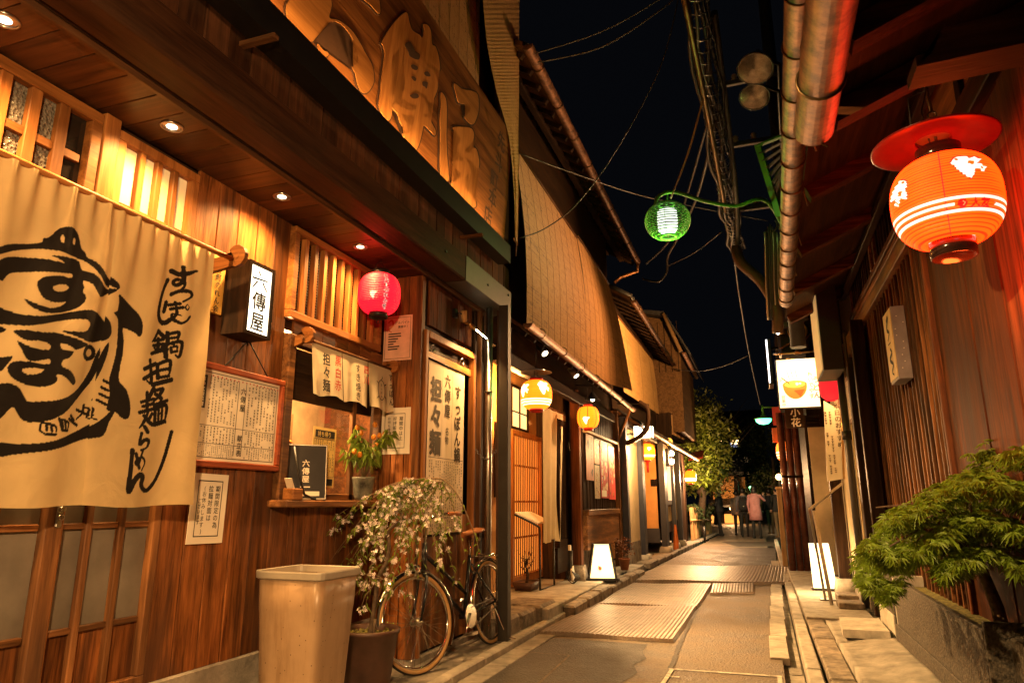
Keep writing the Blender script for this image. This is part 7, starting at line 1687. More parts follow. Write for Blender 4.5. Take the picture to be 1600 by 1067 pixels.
caps(t, c, .089, .385, plain('black_lacquer', (.02, .008, .006), .15), hb=.064)
m = MB(); prof = [(r*1.43, z*1.43) for r, z in ((.05, .218), (.09, .216), (.14, .209), (.176, .199), (.178, .195), (.172, .193), (.13, .202), (.05, .209))]; m.lathe(prof, (c.x-.012, c.y, c.z), 48); hat = m.build('hat', plain('red_hat_lacquer', (.16, .006, .006), .3, 0, .2, 6), t)
m = MB(); m.lathe([(.001, .317), (.078, .315)], c, 24); m.build('hat_boss', M_BRASS, t)
m = MB(); m.tube([(c.x, c.y, c.z+.27), (c.x, c.y, c.z+.41)], .006, 6); m.ring((c.x, c.y, c.z+.427), .017, .0035, (0, 1, 0), 14, 5); tp_ = V((c.x+.0, 1.99+.03, RY(1440, 100, 1.95).z)); m.tube([(c.x, c.y, c.z+.444), (c.x-.008, c.y-.01, c.z+.5), (c.x, c.y-.0, 3.52)], .007, 6); m.build('hook', M_BRONZE, t)
m = MB(); m.tube([(c.x-.02, c.y+.01, c.z+.26), (c.x-.04, c.y, c.z+.45), (c.x-.01, c.y-.01, c.z+.55), (c.x-.08, c.y+.02, c.z+.54), (c.x-.085, c.y+.03, c.z+.3)], .004, 5); m.build('flex', M_CABLEG, t)
lamp('bulb_glow', 'POINT', (c.x+.04, c.y+.02, c.z-.40), 14, (1, .085, .012), t, size=.06)
# projecting plaque
t = thing('wall_plaque', 'small pale plaque box with flowing black script on the dark battens', 'sign', (1.06, 5.9, 2.4))
pbx('box', 1.04, 1.135, 5.70, 6.02, 2.10, 2.66, plain('plaque_grey', (.22, .19, .19), .5), t, .004); pbx('face', 1.034, 1.039, 5.71, 6.01, 2.12, 2.65, plain('plaque_gold', (.62, .42, .16), .5), t, 0)
ik = Ink((1.0335, 5.86, 2.38), RU, WV); ik.stroke([(-.02, .2), (.05, .22), (-.03, .14), (.04, .1), (-.04, .05)], .03); ik.stroke([(-.05, .02), (.06, .02)], .014); ik.stroke([(.0, -.02), (.05, -.06), (-.05, -.1), (.05, -.15), (-.02, -.2), (.04, -.23)], .028); ik.build('lettering', M_INK, t)
ik = Ink((1.09, 5.699, 2.4), FU, WV); random.seed(3)
for k in range(9): ik.disc(random.uniform(-.035, .035), -.22+k*.05, .004, 6)
ik.build('specks', M_PAPERW, t)
t = thing('small_menu_frame', 'small framed menu hanging at the dark doorway', 'frame', (1.0, 8.3, 2.3)); pbx('frame', 1.0, 1.03, 8.16, 8.46, 2.05, 2.56, W_WORN, t, .004); pbx('paper', .995, .9995, 8.2, 8.42, 2.1, 2.51, M_PAPER, t, 0)
ik = Ink((.9945, 8.42, 2.1), RU, WV); ik.lines(.02, .02, .2, .4, 6); ik.build('lettering', M_INK, t)
# planter box and its maple
pl_ = thing('stone_planter', 'long speckled concrete planter under the maple', 'planter', (1.05, 5.2, .05))
pbx('front_wall', .93, .97, 3.97, 6.36, .04, .62, M_AGG, pl_, .006); pbx('end_wall', .93, 1.15, 3.93, 3.97, .04, .66, M_AGG, pl_, .006); pbx('end_wall', .93, 1.15, 6.36, 6.40, .04, .64, M_CONCL, pl_, .006); pbx('plinth_course', .915, .93, 3.95, 6.40, .04, .28, M_AGG, pl_, .004); pbx('soil', .97, 1.15, 3.97, 6.36, .1, .56, M_SOIL, pl_, 0)
st_ = thing('stone_block', 'smaller rough stone block behind the planter', 'stone', (1.0, 6.95, .05)); pbx('block', .96, 1.14, 6.7, 7.12, .04, .66, M_AGG, st_, .01); pbx('cap', .945, 1.14, 6.68, 7.14, .66, .70, M_CONCL, st_, .006); pbx('edge_slab', .945, .962, 6.66, 7.4, .04, .3, M_CONCL, st_, .004)
pbx('near_plinth', 1.02, 1.3, .2, 3.92, .04, .60, M_AGG, H1, .008)
mt = thing('maple', 'spreading green lace-leaf maple over the planter on the right', 'tree', (1.05, 4.2, .56))
m = MB(); b0 = V((1.06, 4.12, .5)); m.tube([b0, b0+V((-.01, .03, .2)), b0+V((-.05, .08, .42)), b0+V((-.08, .0, .6))], [.035, .03, .024, .018], 8); random.seed(14)
tips = []
for k in range(26):
    a = random.uniform(0, 6.28); L1 = random.uniform(.25, 1.0); px = random.uniform(1345, 1610); 
    yy = random.uniform(3.3, 5.0); u_ = (px-1345)/265; top = 720+90*(1-u_)**2 if True else 0; py = random.uniform(735+60*(1-u_), 880+20*(1-u_)); q = RY(px, py, yy)
    if q.x > 1.12: q.x = random.uniform(.75, 1.1)
    s0 = b0+V((-.06, .04, .45)); md = s0.lerp(q, .55)+V((0, 0, .12)); m.tube([s0, md, q], [.012, .008, .003], 5); tips.append((md, q))
m.build('trunk', M_BARK, mt)
lv = MB(); rnd = random.Random(77)
def maple_leaf(p, size):
    out = V((rnd.uniform(-1, .6), rnd.uniform(-1, .7), rnd.uniform(-.5, .35))).normalized(); side = out.cross(V((0, 0, 1))).normalized(); nrm = side.cross(out)
    for k in range(7):
        an = (k-3)*.5; d = (out*math.cos(an)+side*math.sin(an)); ln = size*(1-.07*abs(k-3)**1.35); e = nrm.cross(d).normalized(); tip = p+d*ln-V((0, 0, ln*.45)); mid = p+d*ln*.5-V((0, 0, ln*.08)); w_ = ln*.085
        lv.face([p, mid+e*w_, tip]); lv.face([p, tip, mid-e*w_])
def crown_ok(px, py):
    u = (px-1345)/260.
    lo = 905-25*min(1, max(0, u)) + (25 if .12 < u < .3 else 0); hi = 868-175*min(1, max(0, u))**.55
    return hi < py < lo+20*math.sin(u*14)
n = 0
while n < 3800:
    px, py = rnd.uniform(1335, 1680), rnd.uniform(690, 940)
    u = (px-1345)/260.
    if not crown_ok(px, py): continue
    # tiers: leaf layers with gaps between
    tier = math.sin(py*.105+px*.018+2*math.sin(px*.03)); 
    if tier < -.35 and rnd.random() < .8: continue
    yy = rnd.uniform(3.5, 4.9)-.25*tier; q = RY(px, py, yy)
    if q.x > 1.13 or q.z < .64 and q.x > .94: n += .2; continue
    maple_leaf(q, rnd.uniform(.038, .068)); n += 1
for k in range(22): q = RY(1345+rnd.uniform(-8, 22), 895+rnd.uniform(-16, 20), 5.0); maple_leaf(q, .07)
for k in range(40): q = RY(1540+rnd.gauss(0, 12), 712+rnd.gauss(0, 7), 4.2); maple_leaf(q, .06)
o = lv.build('foliage', M_LEAF, mt, recalc=False); o['kind'] = 'stuff'

# ------------------------------------------------------------------ right side farther on
H2 = thing('lattice_house', 'narrow house beyond the plank house with cream plaster, louvres and a dark post', 'building', (1.1, 11, 0))
m = MB(); m.bx(1.25, 5, 8.6, 24, 0, 6.0); m.build('wall_core', W_DARK, H2)
pbx('plaster_wall', .98, 1.25, 9.3, 9.34, .45, 2.9, M_PLASTER, H2, 0) if False else None
pbx('plaster_wall', 1.03, 1.07, 8.6, 10.6, .42, 3.0, M_PLASTER, H2, 0); pbx('dado', 1.02, 1.08, 8.6, 10.6, .08, .42, M_STONE, H2, 0)
pbox('post', (.935, 10.1, 1.0), (.14, .14, 1.75), W_DARK, H2, .006); m = MB(); loft(m, [rrect(.935, 10.1, .14, .14, .07, .01, 2), rrect(.935, 10.1, .105, .105, .26, .01, 2)], True, True); m.build('post_base', M_CONCL, H2)
pbx('plaster_return', .74, 1.1, 11.2, 11.24, .2, 2.3, M_PLASTER, H2, 0); 
lw0, lw1 = RY(1260, 700, 12.2).x, RY(1288, 700, 12.2).x
m = MB(); m.bx(lw0, lw0+.03, 12.15, 12.2, .12, 2.6); m.bx(lw1-.03, lw1, 12.15, 12.2, .12, 2.6); m.bx(lw0+.03, lw1-.03, 12.15, 12.2, 1.9, 1.95); lo = m.build('louvre', W_DARK, H2)
for i in range(46): pbox('louvre_slat', ((lw0+lw1)/2, 12.18, .15+i*.053), (lw1-lw0-.06, .03, .032), W_DARK, lo, 0, Matrix.Rotation(.5, 3, 'X'))
pbx('louvre_back', lw0, lw1, 12.22, 12.24, .12, 2.6, M_BLACK, lo, 0)
m = MB(); m.bx(.30, 1.3, 8.9, 9.0, 3.0, 3.05); 
pbx('upper_wall', .75, 1.3, 10.3, 22, 3.2, 6.0, W_DARK, H2, 0); pbx('far_front', .86, 1.3, 13.0, 22, .0, 3.2, W_DARK, H2, 0)
# lacquered brown boards
t = thing('brown_board_fence', 'tall glossy brown boards standing out at the far side of the louvre', 'fence', (.55, 13, .1))
gl = plain('brown_lacquer', (.15, .045, .025), .22, 0, .25, 6)
for k in range(3): x = .36+k*.118; m = MB(); m.tube([(x+.055, 13.0, .08), (x+.055, 13.0, 2.75)], .058, 14); m.build('board', gl, t)
pbx('cross_strap', .36, .715, 12.93, 12.945, 1.62, 1.66, W_DARK, t, .003)
t = thing('wooden_bollard', 'pale square wooden post at the edge of the lane by the people', 'post', RZ(1229, 892, .08)); q = RZ(1229, 886, .05); pbox('shaft', (.33, 14.2, .75), (.09, .09, 1.4), W_PALE, t, .006); pbox('cap', (.33, 14.2, 1.47), (.12, .12, .05), W_PALE, t, .006)
# the bowl sign
t = thing('bowl_sign', 'brightly lit white sign with a painted soup bowl and chopsticks', 'sign', (.58, 10, 2.8))
s0, s1 = RY(1211, 562, 10), RY(1284, 636, 10)
pbx('case', s0.x, s1.x, 10.0, 10.14, s1.z, s0.z, M_BLACK, t, .005); pbx('face', s0.x+.012, s1.x-.012, 9.990, 9.997, s1.z+.012, s0.z-.012, emit('sign_acrylic', (1, .74, .40), 1.7), t, 0)
W_, H_ = s1.x-s0.x, s0.z-s1.z
def arc_pts(cx, cy_, rx, ry, a0, a1, n=16): return [(cx+rx*math.cos(a0+(a1-a0)*i/n), cy_+ry*math.sin(a0+(a1-a0)*i/n)) for i in range(n+1)]
C_BOWL, C_SOUP, C_PINK, C_CREAMS = emit('bowl_paint', (.75, .22, .03), .55), emit('soup_paint', (1, .52, .06), .9), emit('bowl_shade_paint', (.45, .10, .015), .5), emit('egg_paint', (1, .85, .5), 1.2)
ik = Ink((s0.x, 9.990, s1.z), FU, WV, .001); cx, cy_ = W_*.42, H_*.40
ik.poly(arc_pts(cx, cy_+.05, .155, .20, PI, 2*PI)+arc_pts(cx, cy_+.05, .155, .055, 0, PI)); ik.build('bowl_print', C_BOWL, t)
ik = Ink((s0.x, 9.989, s1.z), FU, WV, .0012); ik.poly(arc_pts(cx, cy_+.05, .13, .045, 0, 2*PI)[:-1]); ik.build('soup_print', C_SOUP, t)
ik = Ink((s0.x, 9.9885, s1.z), FU, WV, .0012); ik.poly([(cx-.02, cy_-.03), (cx+.06, cy_-.12), (cx+.12, cy_-.02)]); ik.build('shade_print', C_PINK, t)
ik = Ink((s0.x, 9.9880, s1.z), FU, WV, .0012); ik.disc(cx+.03, cy_+.055, .02); ik.disc(cx+.07, cy_+.06, .014); ik.build('egg_print', C_CREAMS, t)
ik = Ink((s0.x, 9.987, s1.z), FU, WV, .001); ik.stroke([(.06, H_*.62), (cx-.06, cy_+.06)], .014, False); 
for k in range(3): ik.stroke([(cx-.06+k*.05, cy_+.12), (cx-.09+k*.055, cy_+.26)], .006, False)
ik.vtext('うどん', W_*.93, H_*.62, .10, .02); ik.vtext('おいでやす', W_*.80, H_*.72, .072, .01); ik.vtext('営業中', W_*.12, H_*.26, .05, .01); ik.vtext('冷', W_*.08, H_*.6, .05, .0); ik.build('lettering', M_INK, t)
sp = thing('sign_lamp', 'small lamp on a curved arm lighting the bowl sign from above', 'lamp', (.62, 9.75, 3.2)); m = MB(); m.tube([(.2+.12, 10.05, 3.22), (.42, 9.9, 3.19), (.85, 9.9, 3.2)], .012, 6); m.build('arm', M_BRASS, sp); m = MB(); m.lathe([(.0, .04), (.03, .035), (.05, -.02), (.045, -.02)], (.62, 9.83, 3.18), 16); m.build('head', M_BRASS, sp); lamp('bulb', 'SPOT', (.62, 9.80, 3.15), 40, PALE, sp, (.6, 9.98, 2.75), .03, 130, .8)
t = thing('dark_name_board', 'dark hanging board with two white brush characters under the bowl sign', 'sign', (.6, 10.1, 2.3)); d0, d1 = RY(1226, 637, 10.05), RY(1258, 668, 10.05); pbx('board', d0.x, d1.x, 10.05, 10.08, d1.z, d0.z, W_DARK, t, .004); ik = Ink((d0.x, 10.049, d1.z), FU, WV, .001); ik.vtext('小花', (d1.x-d0.x)*.55, d0.z-d1.z-.005, .13, .03); ik.build('lettering', M_PAPERW, t)
t = thing('vertical_light_sign', 'thin white vertical light box seen almost edge-on beside the bowl sign', 'sign', (.24, 10.3, 3.0)); v0, v1 = RY(1196, 530, 10.3), RY(1205, 600, 10.3); pbx('case', v0.x, v1.x+.04, 10.3, 10.75, v1.z, v0.z, M_BLACK, t, .004); pbx('face', v0.x, v1.x-.005, 10.29, 10.298, v1.z+.02, v0.z-.01, emit('cool_acrylic', (1, .93, .9), 4), t, 0); m = MB(); m.tube([(v1.x+.02, 10.5, v0.z-.1), (.8, 10.5, v0.z-.1)], .02, 6); m.build('arm', M_BLACK, t)
t = thing('dark_box_sign', 'tall dark box sign on the wall above the bowl sign, seen from its end', 'sign', (.85, 8.1, 3.0)); k0, k1 = RY(1268, 440, 8.1), RY(1320, 572, 8.1)
pbx('box', k0.x+.03, k1.x, 8.1, 8.9, k1.z-.03, 3.62, plain('dark_sign_metal', (.022, .017, .018), .55), t, .006); pbx('lit_edge', k0.x+.018, k0.x+.029, 8.12, 8.88, k1.z-.01, 3.6, emit('dim_sign_face', (1, .6, .22), .25), t, 0)
# red cloths and the yellow board
t = thing('red_cloth_lantern', 'faded red paper lantern half hidden behind the bowl sign', 'lantern', RY(1297, 605, 9.6)); c = RY(1297, 603, 9.6); m = MB(); m.lathe([(.06, -.19), (.12, -.13), (.14, 0), (.12, .13), (.06, .19)], c, 24); m.build('paper', emit('dim_red_paper', (.8, .02, .03), .7), t); m = MB(); m.lathe([(.06, .19), (.06, .23), (.0, .23)], c, 16); m.tube([c+V((0, 0, .2)), c+V((0, 0, .45))], .006, 5); m.build('cap', M_BLACK, t)
t = thing('lit_banner_board', 'tall cream signboard washed in warm light beside the doorway', 'sign', (.88, 9.3, 2.0)); b0, b1 = RY(1287, 628, 9.3), RY(1314, 750, 9.3)
m = MB(); q = [RY(1287, 626, 9.3), RY(1312, 640, 9.3), RY(1317, 748, 9.3), RY(1293, 752, 9.3)]; m.prism(q, (0, .04, 0)); m.build('board', M_PAPERW, t); ik = Ink(q[3]+V((0, -.003, 0)), FU, WV, .001); ik.vtext('本日のおすすめ', .19, .95, .075, .01); ik.lines(.03, .1, .13, .85, 2); ik.build('lettering', M_INKBROWN, t); m = MB(); m.tube([q[1]+V((.02, -.02, 0)), q[2]+V((.01, -.02, 0))], .012, 8); m.build('edge_bar', M_BRASS, t); lamp('bulb', 'SPOT', (.93, 9.0, 2.75), 45, WARM, sp, (.88, 9.3, 1.9), .03, 100, .8)
# menu stand, floor light, pipe
t = thing('menu_stand', 'leaning steel menu stand with a sloping top on the paved platform', 'menu stand', RZ(1293, 940, .085))
f0, f1 = RZ(1290, 937, .085), RZ(1300, 945, .085); tp0 = RY(1265, 797, f0.y); tp1 = RY(1314, 757, f0.y+.3)
for q in (f0, f1): m = MB(); m.bar(q, tp0+(q-f0)*.8, .028, .028); m.build('leg', M_STEEL, t)
m = MB(); d = V((.06, -.02, 0)); m.prism([tp0-d*.2, tp0+V((.03, .35, -.02))-d*.2, tp1+V((.03, .1, 0)), tp1], (0, 0, .022)); m.build('tray', M_STEEL, t)
m = MB(); m.bx(f0.x-.06, f1.x+.08, f0.y-.08, f0.y+.08, .084, .10, .004); m.build('foot', M_STEELD, t)
t = thing('floor_light_box', 'white glowing upright light box leaning on the dark post', 'sign', RZ(1283, 920, .085)); q0, q1 = RZ(1272, 922, .085), RZ(1306, 920, .085); u0, u1 = RY(1264, 850, q0.y+.1), RY(1295, 850, q0.y+.1); m = MB(); m.prism([q0+V((0, 0, .03)), V((q1.x, q0.y, q0.z+.03)), V((u1.x, q0.y+.1, u1.z)), u0], (.0, .1, .01)); m.build('light_box', emit('light_box_acrylic', (1, .80, .52), 1.4), t); pbox('base', ((q0.x+q1.x)/2, q0.y+.07, .1), (q1.x-q0.x+.04, .2, .03), M_BLACK, t, .004)
ik = Ink(u0+V((.17, -.012, -.12)), FU, WV, .001)
for k in range(3): ik.disc(.06, .05-k*.035, .008); ik.disc(.085, .04-k*.035, .006)
ik.build('print', M_INKBROWN, t)
lamp('glow', 'POINT', (.55, q0.y-.35, .45), 26, PALE, t, size=.15)
t = thing('dark_downpipe', 'dark cast downpipe at the end of the plank house', 'pipe', (.97, 8.7, .1)); m = MB(); m.tube([(.985, 8.72, .09), (.985, 8.72, 2.95)], .04, 12); m.build('pipe', plain('pipe_paint', (.05, .045, .045), .4), t)
for z in (.55, 1.9): m = MB(); m.tube([(.985, 8.72, z), (.985, 8.72, z+.1)], .055, 12); m.build('collar', M_BLACK, t)
# red lanterns farther down the right side
c = RY(1226, 705, 14.0); t = thing('striped_lantern', 'small orange striped lantern on the far right side of the lane', 'lantern', c, 'lit paper lanterns'); paper_lantern(t, c, .15, .36, 12, (3.5, .5, .05), (2.4, .25, .02), prn_stripes(bird=False, bands=(-.02, -.07, -.12), white=(4, 2.5, 1.4), band_w=.01), facing(c), 48, .6, 36); caps(t, c, .06, .36, M_BLACK); m = MB(); m.tube([(c.x, c.y, c.z+.2), (c.x, c.y, c.z+1.0)], .006, 5); m.build('hanger', M_BLACK, t)
t = thing('red_banner', 'small red banners above the striped lantern', 'banner', RY(1213, 650, 14)); a = RY(1206, 636, 14); b_ = RY(1222, 664, 14); pbx('cloth', a.x, b_.x, 14.0, 14.015, b_.z, a.z, plain('red_flag_cloth', (.5, .05, .03), .7), t, 0); a = RY(1206, 668, 14); b_ = RY(1224, 690, 14); pbx('cloth', a.x, b_.x, 14.03, 14.2, b_.z, a.z, plain('orange_flag_cloth', (.55, .12, .03), .7), t, .01)

# ------------------------------------------------------------------ overhead: pole, lamps, green lantern, cables
pole = thing('utility_pole', 'dark utility pole carrying bundled cables above the right-hand roofs', 'utility pole', (.62, 9.6, 0)); m = MB(); m.tube([(.62, 9.6, 3.2), (.62, 9.6, 9.5)], [.10, .085], 12); m.build('pole', plain('pole_paint', (.03, .028, .026), .6), pole)
for i, z in enumerate((5.2, 6.2, 7.2)): pbx('crossarm', -.05, .7, 9.5, 9.56, z, z+.07, M_STEELD, pole, .004)
for i, (z, x) in enumerate(((5.3, 0), (5.3, .25), (6.3, .05), (6.3, .3), (7.3, .1))): m = MB(); m.lathe([(.02, 0), (.045, .02), (.03, .05), (.045, .07), (.03, .1), (.0, .12)], (x, 9.53, z-.03), 10); m.build('insulator', plain('insulator_glaze', (.25, .2, .17), .3), pole)
GF = 'unlit round flood lamps'
for (px, py, t_, lab) in ((1180, 108, 6.6, 'unlit round flood lamp on the pole, the upper and larger of two'), (1179, 152, 6.9, 'unlit round flood lamp on the pole, the lower and smaller of two')):
    p = RD(px, py, t_); t = thing('flood_lamp', lab, 'lamp', p, GF); d = V((-.15, -.45, -.9)).normalized(); Mx = Matrix.Translation(p) @ d.to_track_quat('Z', 'Y').to_matrix().to_4x4(); r_ = .165 if py < 120 else .145
    m = MB(); m.lathe([(r_*1.05, 0), (r_, -.01), (r_*.9, -.06), (r_*.4, -.2), (.03, -.3), (.0, -.3)], (0, 0, 0), 28); m.build('shade', M_BLACK, t, Mx); m = MB(); m.lathe([(.0, .015), (r_*.5, .01), (r_, 0)], (0, 0, 0), 28); m.build('glass', plain('lamp_glass', (.30, .27, .26), .16, 1.0, .3, 12), t, Mx); m = MB(); m.ring((0, 0, 0), r_, .008, (0, 0, 1), 28, 6); m.build('rim', M_STEELD, t, Mx); m = MB(); m.tube([p-d*.25, (.5, p.y+.3, p.z+.2), (.62, 9.55, p.z+.1)], .02, 6); m.build('arm', M_BLACK, t)
c = RD(1043, 345, 7.2); t = thing('green_cage_lantern', 'round green wire lantern with a glowing white core hung over the lane', 'lantern', c)
m = MB()
for k in range(15):
    z = -.17+k*.34/14; r_ = .215*math.sqrt(max(0, 1-(z/.2)**2))+.02; m.ring((c.x, c.y, c.z+z), r_, .0055, (0, 0, 1), 36, 5)
for k in range(8):
    a = k*PI/4; m.tube([(c.x+(.215*math.sqrt(max(0, 1-(z/.2)**2))+.02)*math.cos(a), c.y+(.215*math.sqrt(max(0, 1-(z/.2)**2))+.02)*math.sin(a), c.z+z) for z in np.linspace(-.18, .18, 9)], .003, 4)
m.build('cage', M_GREENP, t)
m = MB(); m.lathe([(.085, -.12), (.10, -.10), (.105, 0), (.10, .10), (.085, .12)], c, 28); m.build('core', E_GLANT, t)
for k in range(6): z = -.1+k*.04; m = MB(); m.ring((c.x, c.y, c.z+z), .1055, .0016, (0, 0, 1), 28, 4); m.build('core_hoop', M_CABLEG, t)
for s_ in (1, -1): m = MB(); m.ring((c.x, c.y, c.z+s_*.18), .08, .012, (0, 0, 1), 24, 6); m.build('collar', M_GREENP, t)
ar = RD(1200, 316, 7.6); m = MB(); m.tube(smooth_line([tuple(RD(1024, 322, 7.2)), tuple(RD(1030, 306, 7.2)), tuple(RD(1055, 300, 7.25)), tuple(RD(1100, 314, 7.4)), tuple(RD(1150, 322, 7.5)), tuple(ar), (.66, 9.55, ar.z+.1)], 5).tolist(), .021, 8); m.build('arm', M_GREENP, t); m = MB(); m.tube([(c.x, c.y, c.z+.18), (c.x+.02, c.y, c.z+.30)], .008, 5); m.build('hanger', M_GREENP, t)
lamp('bulb_light', 'POINT', (c.x-.0, c.y-.0, c.z-.32), 13.0, (.34, 1, .12), t, size=.06)
# slatted AC balcony and a service bracket on the right
t = thing('slatted_hood', 'green edged metal slatted hood high on the right-hand wall', 'hood', RD(1200, 250, 7.5)); A = [RD(1184, 228, 7.6), RD(1222, 213, 7.3), RD(1222, 272, 7.3), RD(1211, 300, 7.6)]
for k in range(7): u = k/6; m = MB(); m.bar(A[0].lerp(A[3], u), A[1].lerp(A[2], u), .04, .012); m.build('slat', M_STEELD, t)
m = MB(); m.bar(A[0]+V((0, 0, .02)), RD(1218, 338, 7.6), .07, .03); m.bar(A[0], A[1], .05, .02); m.build('frame', M_GREENP, t)
def cable(name, label, pts, r, mat=M_CABLE, group=None, sub=5):
    t = thing(name, label, 'cable', V(pts[len(pts)//2]), group); m = MB(); m.tube(smooth_line([tuple(p) for p in pts], sub).tolist(), r, 5); m.build('wire', mat, t); return t
GC = 'overhead cables'
cb = thing('cable_bundle', 'thick twisted bundle of cables running along the lane beside the pole', 'cable', (0, 8, 5.3), GC)
P0, P1 = RD(1083, -30, 5.6), RD(1152, 390, 11); random.seed(6)
for k in range(9):
    off = V((random.uniform(-.10, .10), 0, random.uniform(-.08, .08))); m = MB(); pts = [P0.lerp(P1, u)+off+V((.03*math.sin(u*25+k), 0, .03*math.cos(u*31+k*2)))+V((0, 0, -.25*math.sin(PI*u))) for u in np.linspace(0, 1, 26)]; m.tube(pts, random.choice([.012, .018, .022]), 5); m.build('wire', random.choice([M_CABLE, M_CABLEG, M_STEELD]), cb)
m = MB(); hx = [P0.lerp(P1, u)+V((.10*math.cos(u*260), 0, .10*math.sin(u*260)-.25*math.sin(PI*u))) for u in np.linspace(0, 1, 420)]; m.tube(hx, .005, 4, False); m.build('lashing', M_STEEL, cb)
cable('copper_conduit', 'brown conduit running down beside the cable bundle', [RD(1066, -20, 5.2), RD(1110, 200, 7), RD(1134, 330, 8.6)], .028, M_BRONZE, GC)
cable('grey_conduit', 'straight grey conduit at the right of the cable bundle', [RD(1116, 20, 6), RD(1150, 300, 8.5), RD(1153, 385, 9.4)], .035, M_CABLEG, GC)
cable('cable_tube', 'thick brown cable tube bending down to the eave on the right', [RD(1150, 388, 9.4), RD(1158, 410, 9.2), RD(1190, 440, 9), RD(1213, 480, 8.8), RD(1216, 520, 8.8)], .075, plain('brown_tube', (.10, .05, .03), .5), GC)
cable('hanging_cable', 'yellowish cable from the bundle down to the green lantern', [RD(1100, 150, 6.5), RD(1075, 240, 6.9), RD(1048, 310, 7.2)], .010, plain('yellow_cable', (.3, .18, .05), .5), GC)
cable('hanging_cable', 'left grey cable of the pair passing beside the green lantern to the eave bracket', [RD(1112, 170, 7), RD(1078, 290, 9), RD(1050, 370, 10.5), RD(1010, 412, 12.3)], .016, M_CABLEG, GC)
cable('hanging_cable', 'right grey cable of the pair curling below the green lantern', [RD(1118, 190, 7), RD(1092, 300, 9), RD(1060, 370, 10.5), RD(1044, 400, 11.5), RD(1042, 425, 11.8), RD(1028, 440, 12), RD(1005, 436, 12.4)], .020, M_CABLEG, GC)
cable('span_wire', 'upper of two wires crossing the sky at the top left', [RD(836, 84, 6.5), RD(940, 50, 6.3), RD(1030, 0, 6), RD(1050, -20, 6)], .006, M_CABLEG, GC)
cable('span_wire', 'lower of two wires crossing the sky at the top left', [RD(840, 98, 6.5), RD(940, 74, 6.3), RD(1035, 14, 6), RD(1062, -14, 6)], .007, M_CABLEG, GC)
cable('drop_wire', 'long thin wire sagging from the sky to the blind beside the signboard', [RD(1062, -10, 6), RD(1030, 110, 6.4), RD(960, 240, 7), RD(900, 320, 7.2), RD(850, 358, 7.2), RD(812, 372, 7)], .006, M_CABLE, GC)
cable('drop_wire', 'thin wire from the left eave across the lane past the green lantern', [RD(812, 240, 7.2), RD(900, 272, 8), RD(1000, 305, 9), RD(1100, 326, 9.5), RD(1200, 345, 9.6)], .008, M_CABLEG, GC)
cable('drop_wire', 'pale wire dropping left from the pole to the gutter corner', [RD(1128, 362, 9.4), RD(1085, 395, 10.5), RD(1045, 415, 11.6)], .008, M_CABLEG, GC)
cable('drop_wire', 'thin wire descending along the pole to the far green lamp', [RD(1146, 392, 9.5), RD(1158, 480, 13), RD(1172, 560, 17), RD(1188, 632, 20.5)], .014, M_CABLEG, GC)
cable('span_wire', 'pale wire crossing above the tree between the houses', [RD(1052, 576, 18), RD(1090, 580, 17), RD(1130, 572, 16), RD(1168, 556, 15)], .010, M_CABLEG, GC)
t = thing('cable_rack', 'bunch of looped shiny cables on the wall beside the copper gutter', 'cable', RD(1202, 400, 8.6)); 
for k in range(7):
    m = MB(); x = 1194+k*3.2; m.tube(smooth_line([tuple(RD(x, 350+4*abs(k-3), 8.6)), tuple(RD(x+2, 380, 8.6)), tuple(RD(x+3, 440, 8.7)), tuple(RD(x+6, 500, 8.8))], 4).tolist(), .012, 5); m.build('wire', random.choice([M_CABLEG, M_CABLE, M_STEEL]), t)
m = MB(); q = RD(1204, 352, 8.6); m.ring(q, .08, .012, (0, 1, .2), 20, 6, 0, PI); m.build('loop', M_CABLEG, t)
t = thing('condenser_unit', 'grimy grey machine with pipes on a bracket above the bowl sign', 'machine', RY(1240, 520, 10.2)); q0, q1 = RY(1214, 512, 10.3), RY(1268, 552, 10.3)
m = MB(); m.bx(q0.x, q1.x, 10.2, 10.6, q1.z, q0.z-.05, .03); m.build('casing', M_BLACK, t); m = MB(); m.ring(((q0.x+q1.x)/2+.05, 10.19, q0.z-.1), .12, .015, (0, 1, 0), 24, 6); m.build('fan_ring', M_BRASS, t)
for k in range(3): m = MB(); m.tube([RY(1218+k*16, 545-k*3, 10.15), RY(1250+k*8, 528-k*3, 10.15)], .012, 5); m.build('pipe', M_COPPER, t)
m = MB(); m.bar(RY(1210, 514, 10.1), RY(1262, 496, 10.1), .08, .06); m.build('bracket', M_STEELD, t)
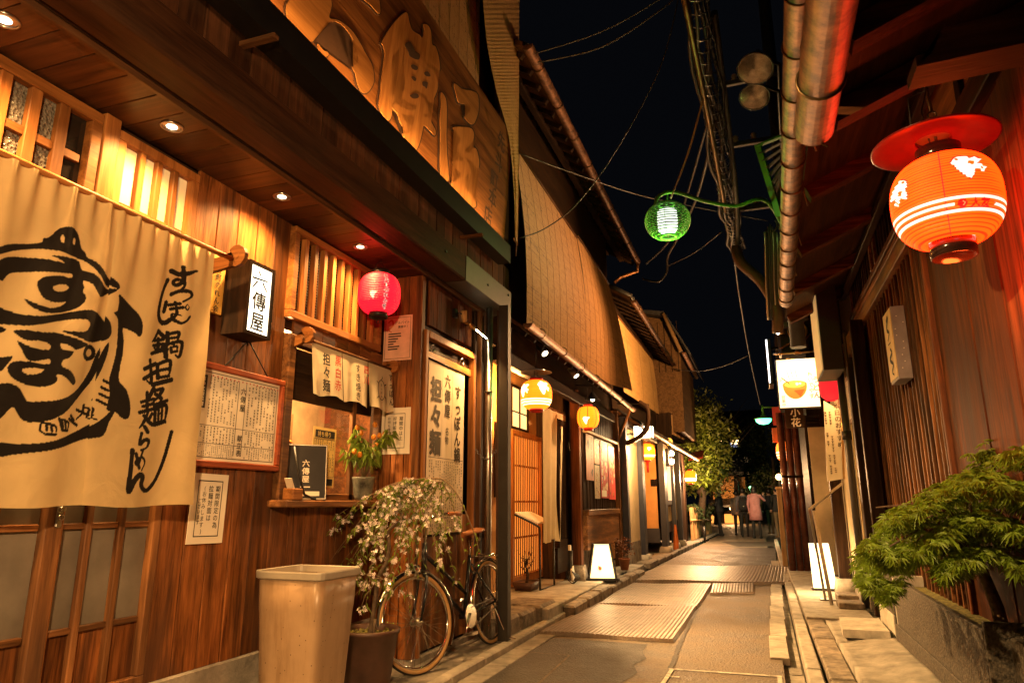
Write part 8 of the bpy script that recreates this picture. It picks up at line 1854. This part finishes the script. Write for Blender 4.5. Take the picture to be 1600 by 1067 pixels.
# flood and spot lamps added to brighten the blinds, restaurant front and maple
t = thing('flood_lamp', 'small added flood lamp on the bracket above the bowl sign facing the blinds', 'lamp', RY(1216, 518, 10.05)); p = RY(1216, 518, 10.0); d = (V((-2.1, 8.3, 3.6))-p).normalized(); m = MB(); m.tube([p-d*.1, p], [.03, .05], 12); m.build('shade', M_BRASS, t); m = MB(); m.tube([p, p+d*.004], .045, 12); m.build('lens', E_LENS, t)  # lamp added here to light the townhouse blinds
lamp('bulb', 'SPOT', tuple(p+d*.03), 430, (1, .52, .22), t, tuple(p+d*5), .05, 100, .7)
t = thing('flood_lamp', 'second small added flood lamp above the bowl sign facing the blinds farther on', 'lamp', (.55, 11.0, 3.3)); p = V((.55, 11.0, 3.35)); d = (V((-2.2, 14.2, 3.9))-p).normalized(); m = MB(); m.tube([p-d*.1, p], [.03, .05], 12); m.build('shade', M_BRASS, t); m = MB(); m.tube([p, p+d*.004], .045, 12); m.build('lens', E_LENS, t); m = MB(); m.tube([p-d*.08, (.8, 11, 3.4)], .012, 6); m.build('arm', M_BLACK, t)  # another flood added so the farther blinds catch light
lamp('bulb', 'SPOT', tuple(p+d*.03), 1500, (1, .50, .17), t, tuple(p+d*5), .05, 80, .7)
t = thing('added_eave_lamp', 'added fill lamp under the eave behind the viewer lighting the restaurant front', 'lamp', (.45, -1.2, 2.6)); p = V((.30, -1.0, 2.35)); d = (V((-2.6, 2.2, 1.5))-p).normalized(); m = MB(); m.tube([p-d*.12, p+d*.0], [.05, .08], 16); m.build('shade', M_BLACK, t); m = MB(); m.tube([p, p+d*.004], .07, 16); m.build('lens', E_LENS, t); m = MB(); m.tube([p-d*.1, (p.x+.05, p.y, 2.6)], .012, 6); m.build('arm', M_BLACK, t)  # added fill light, out of view, for the noren and plank front
lamp('bulb', 'SPOT', tuple(p+d*.03), 760, (1, .58, .23), t, tuple(p+d*5), .06, 72, 1.0)
t = thing('added_beam_spot', 'added spot lamp on the restaurant beam nearer than the picture, aimed across at the maple', 'lamp', (-2.1, .4, 3.1)); p = V((-2.08, .4, 3.12)); d = (V((1.05, 4.4, 1.35))-p).normalized(); m = MB(); m.tube([p-d*.14, p], [.04, .055], 14); m.build('housing', M_BLACK, t); m = MB(); m.tube([p, p+d*.004], .048, 14); m.build('lens', E_LENS, t); m = MB(); m.tube([p-d*.1, (-2.2, .4, 3.15)], .012, 6); m.build('arm', M_BLACK, t)  # spot added out of view to brighten maple, planter and right wall
lamp('bulb', 'SPOT', tuple(p+d*.03), 1350, (1, .62, .24), t, tuple(p+d*5), .04, 40, .9)
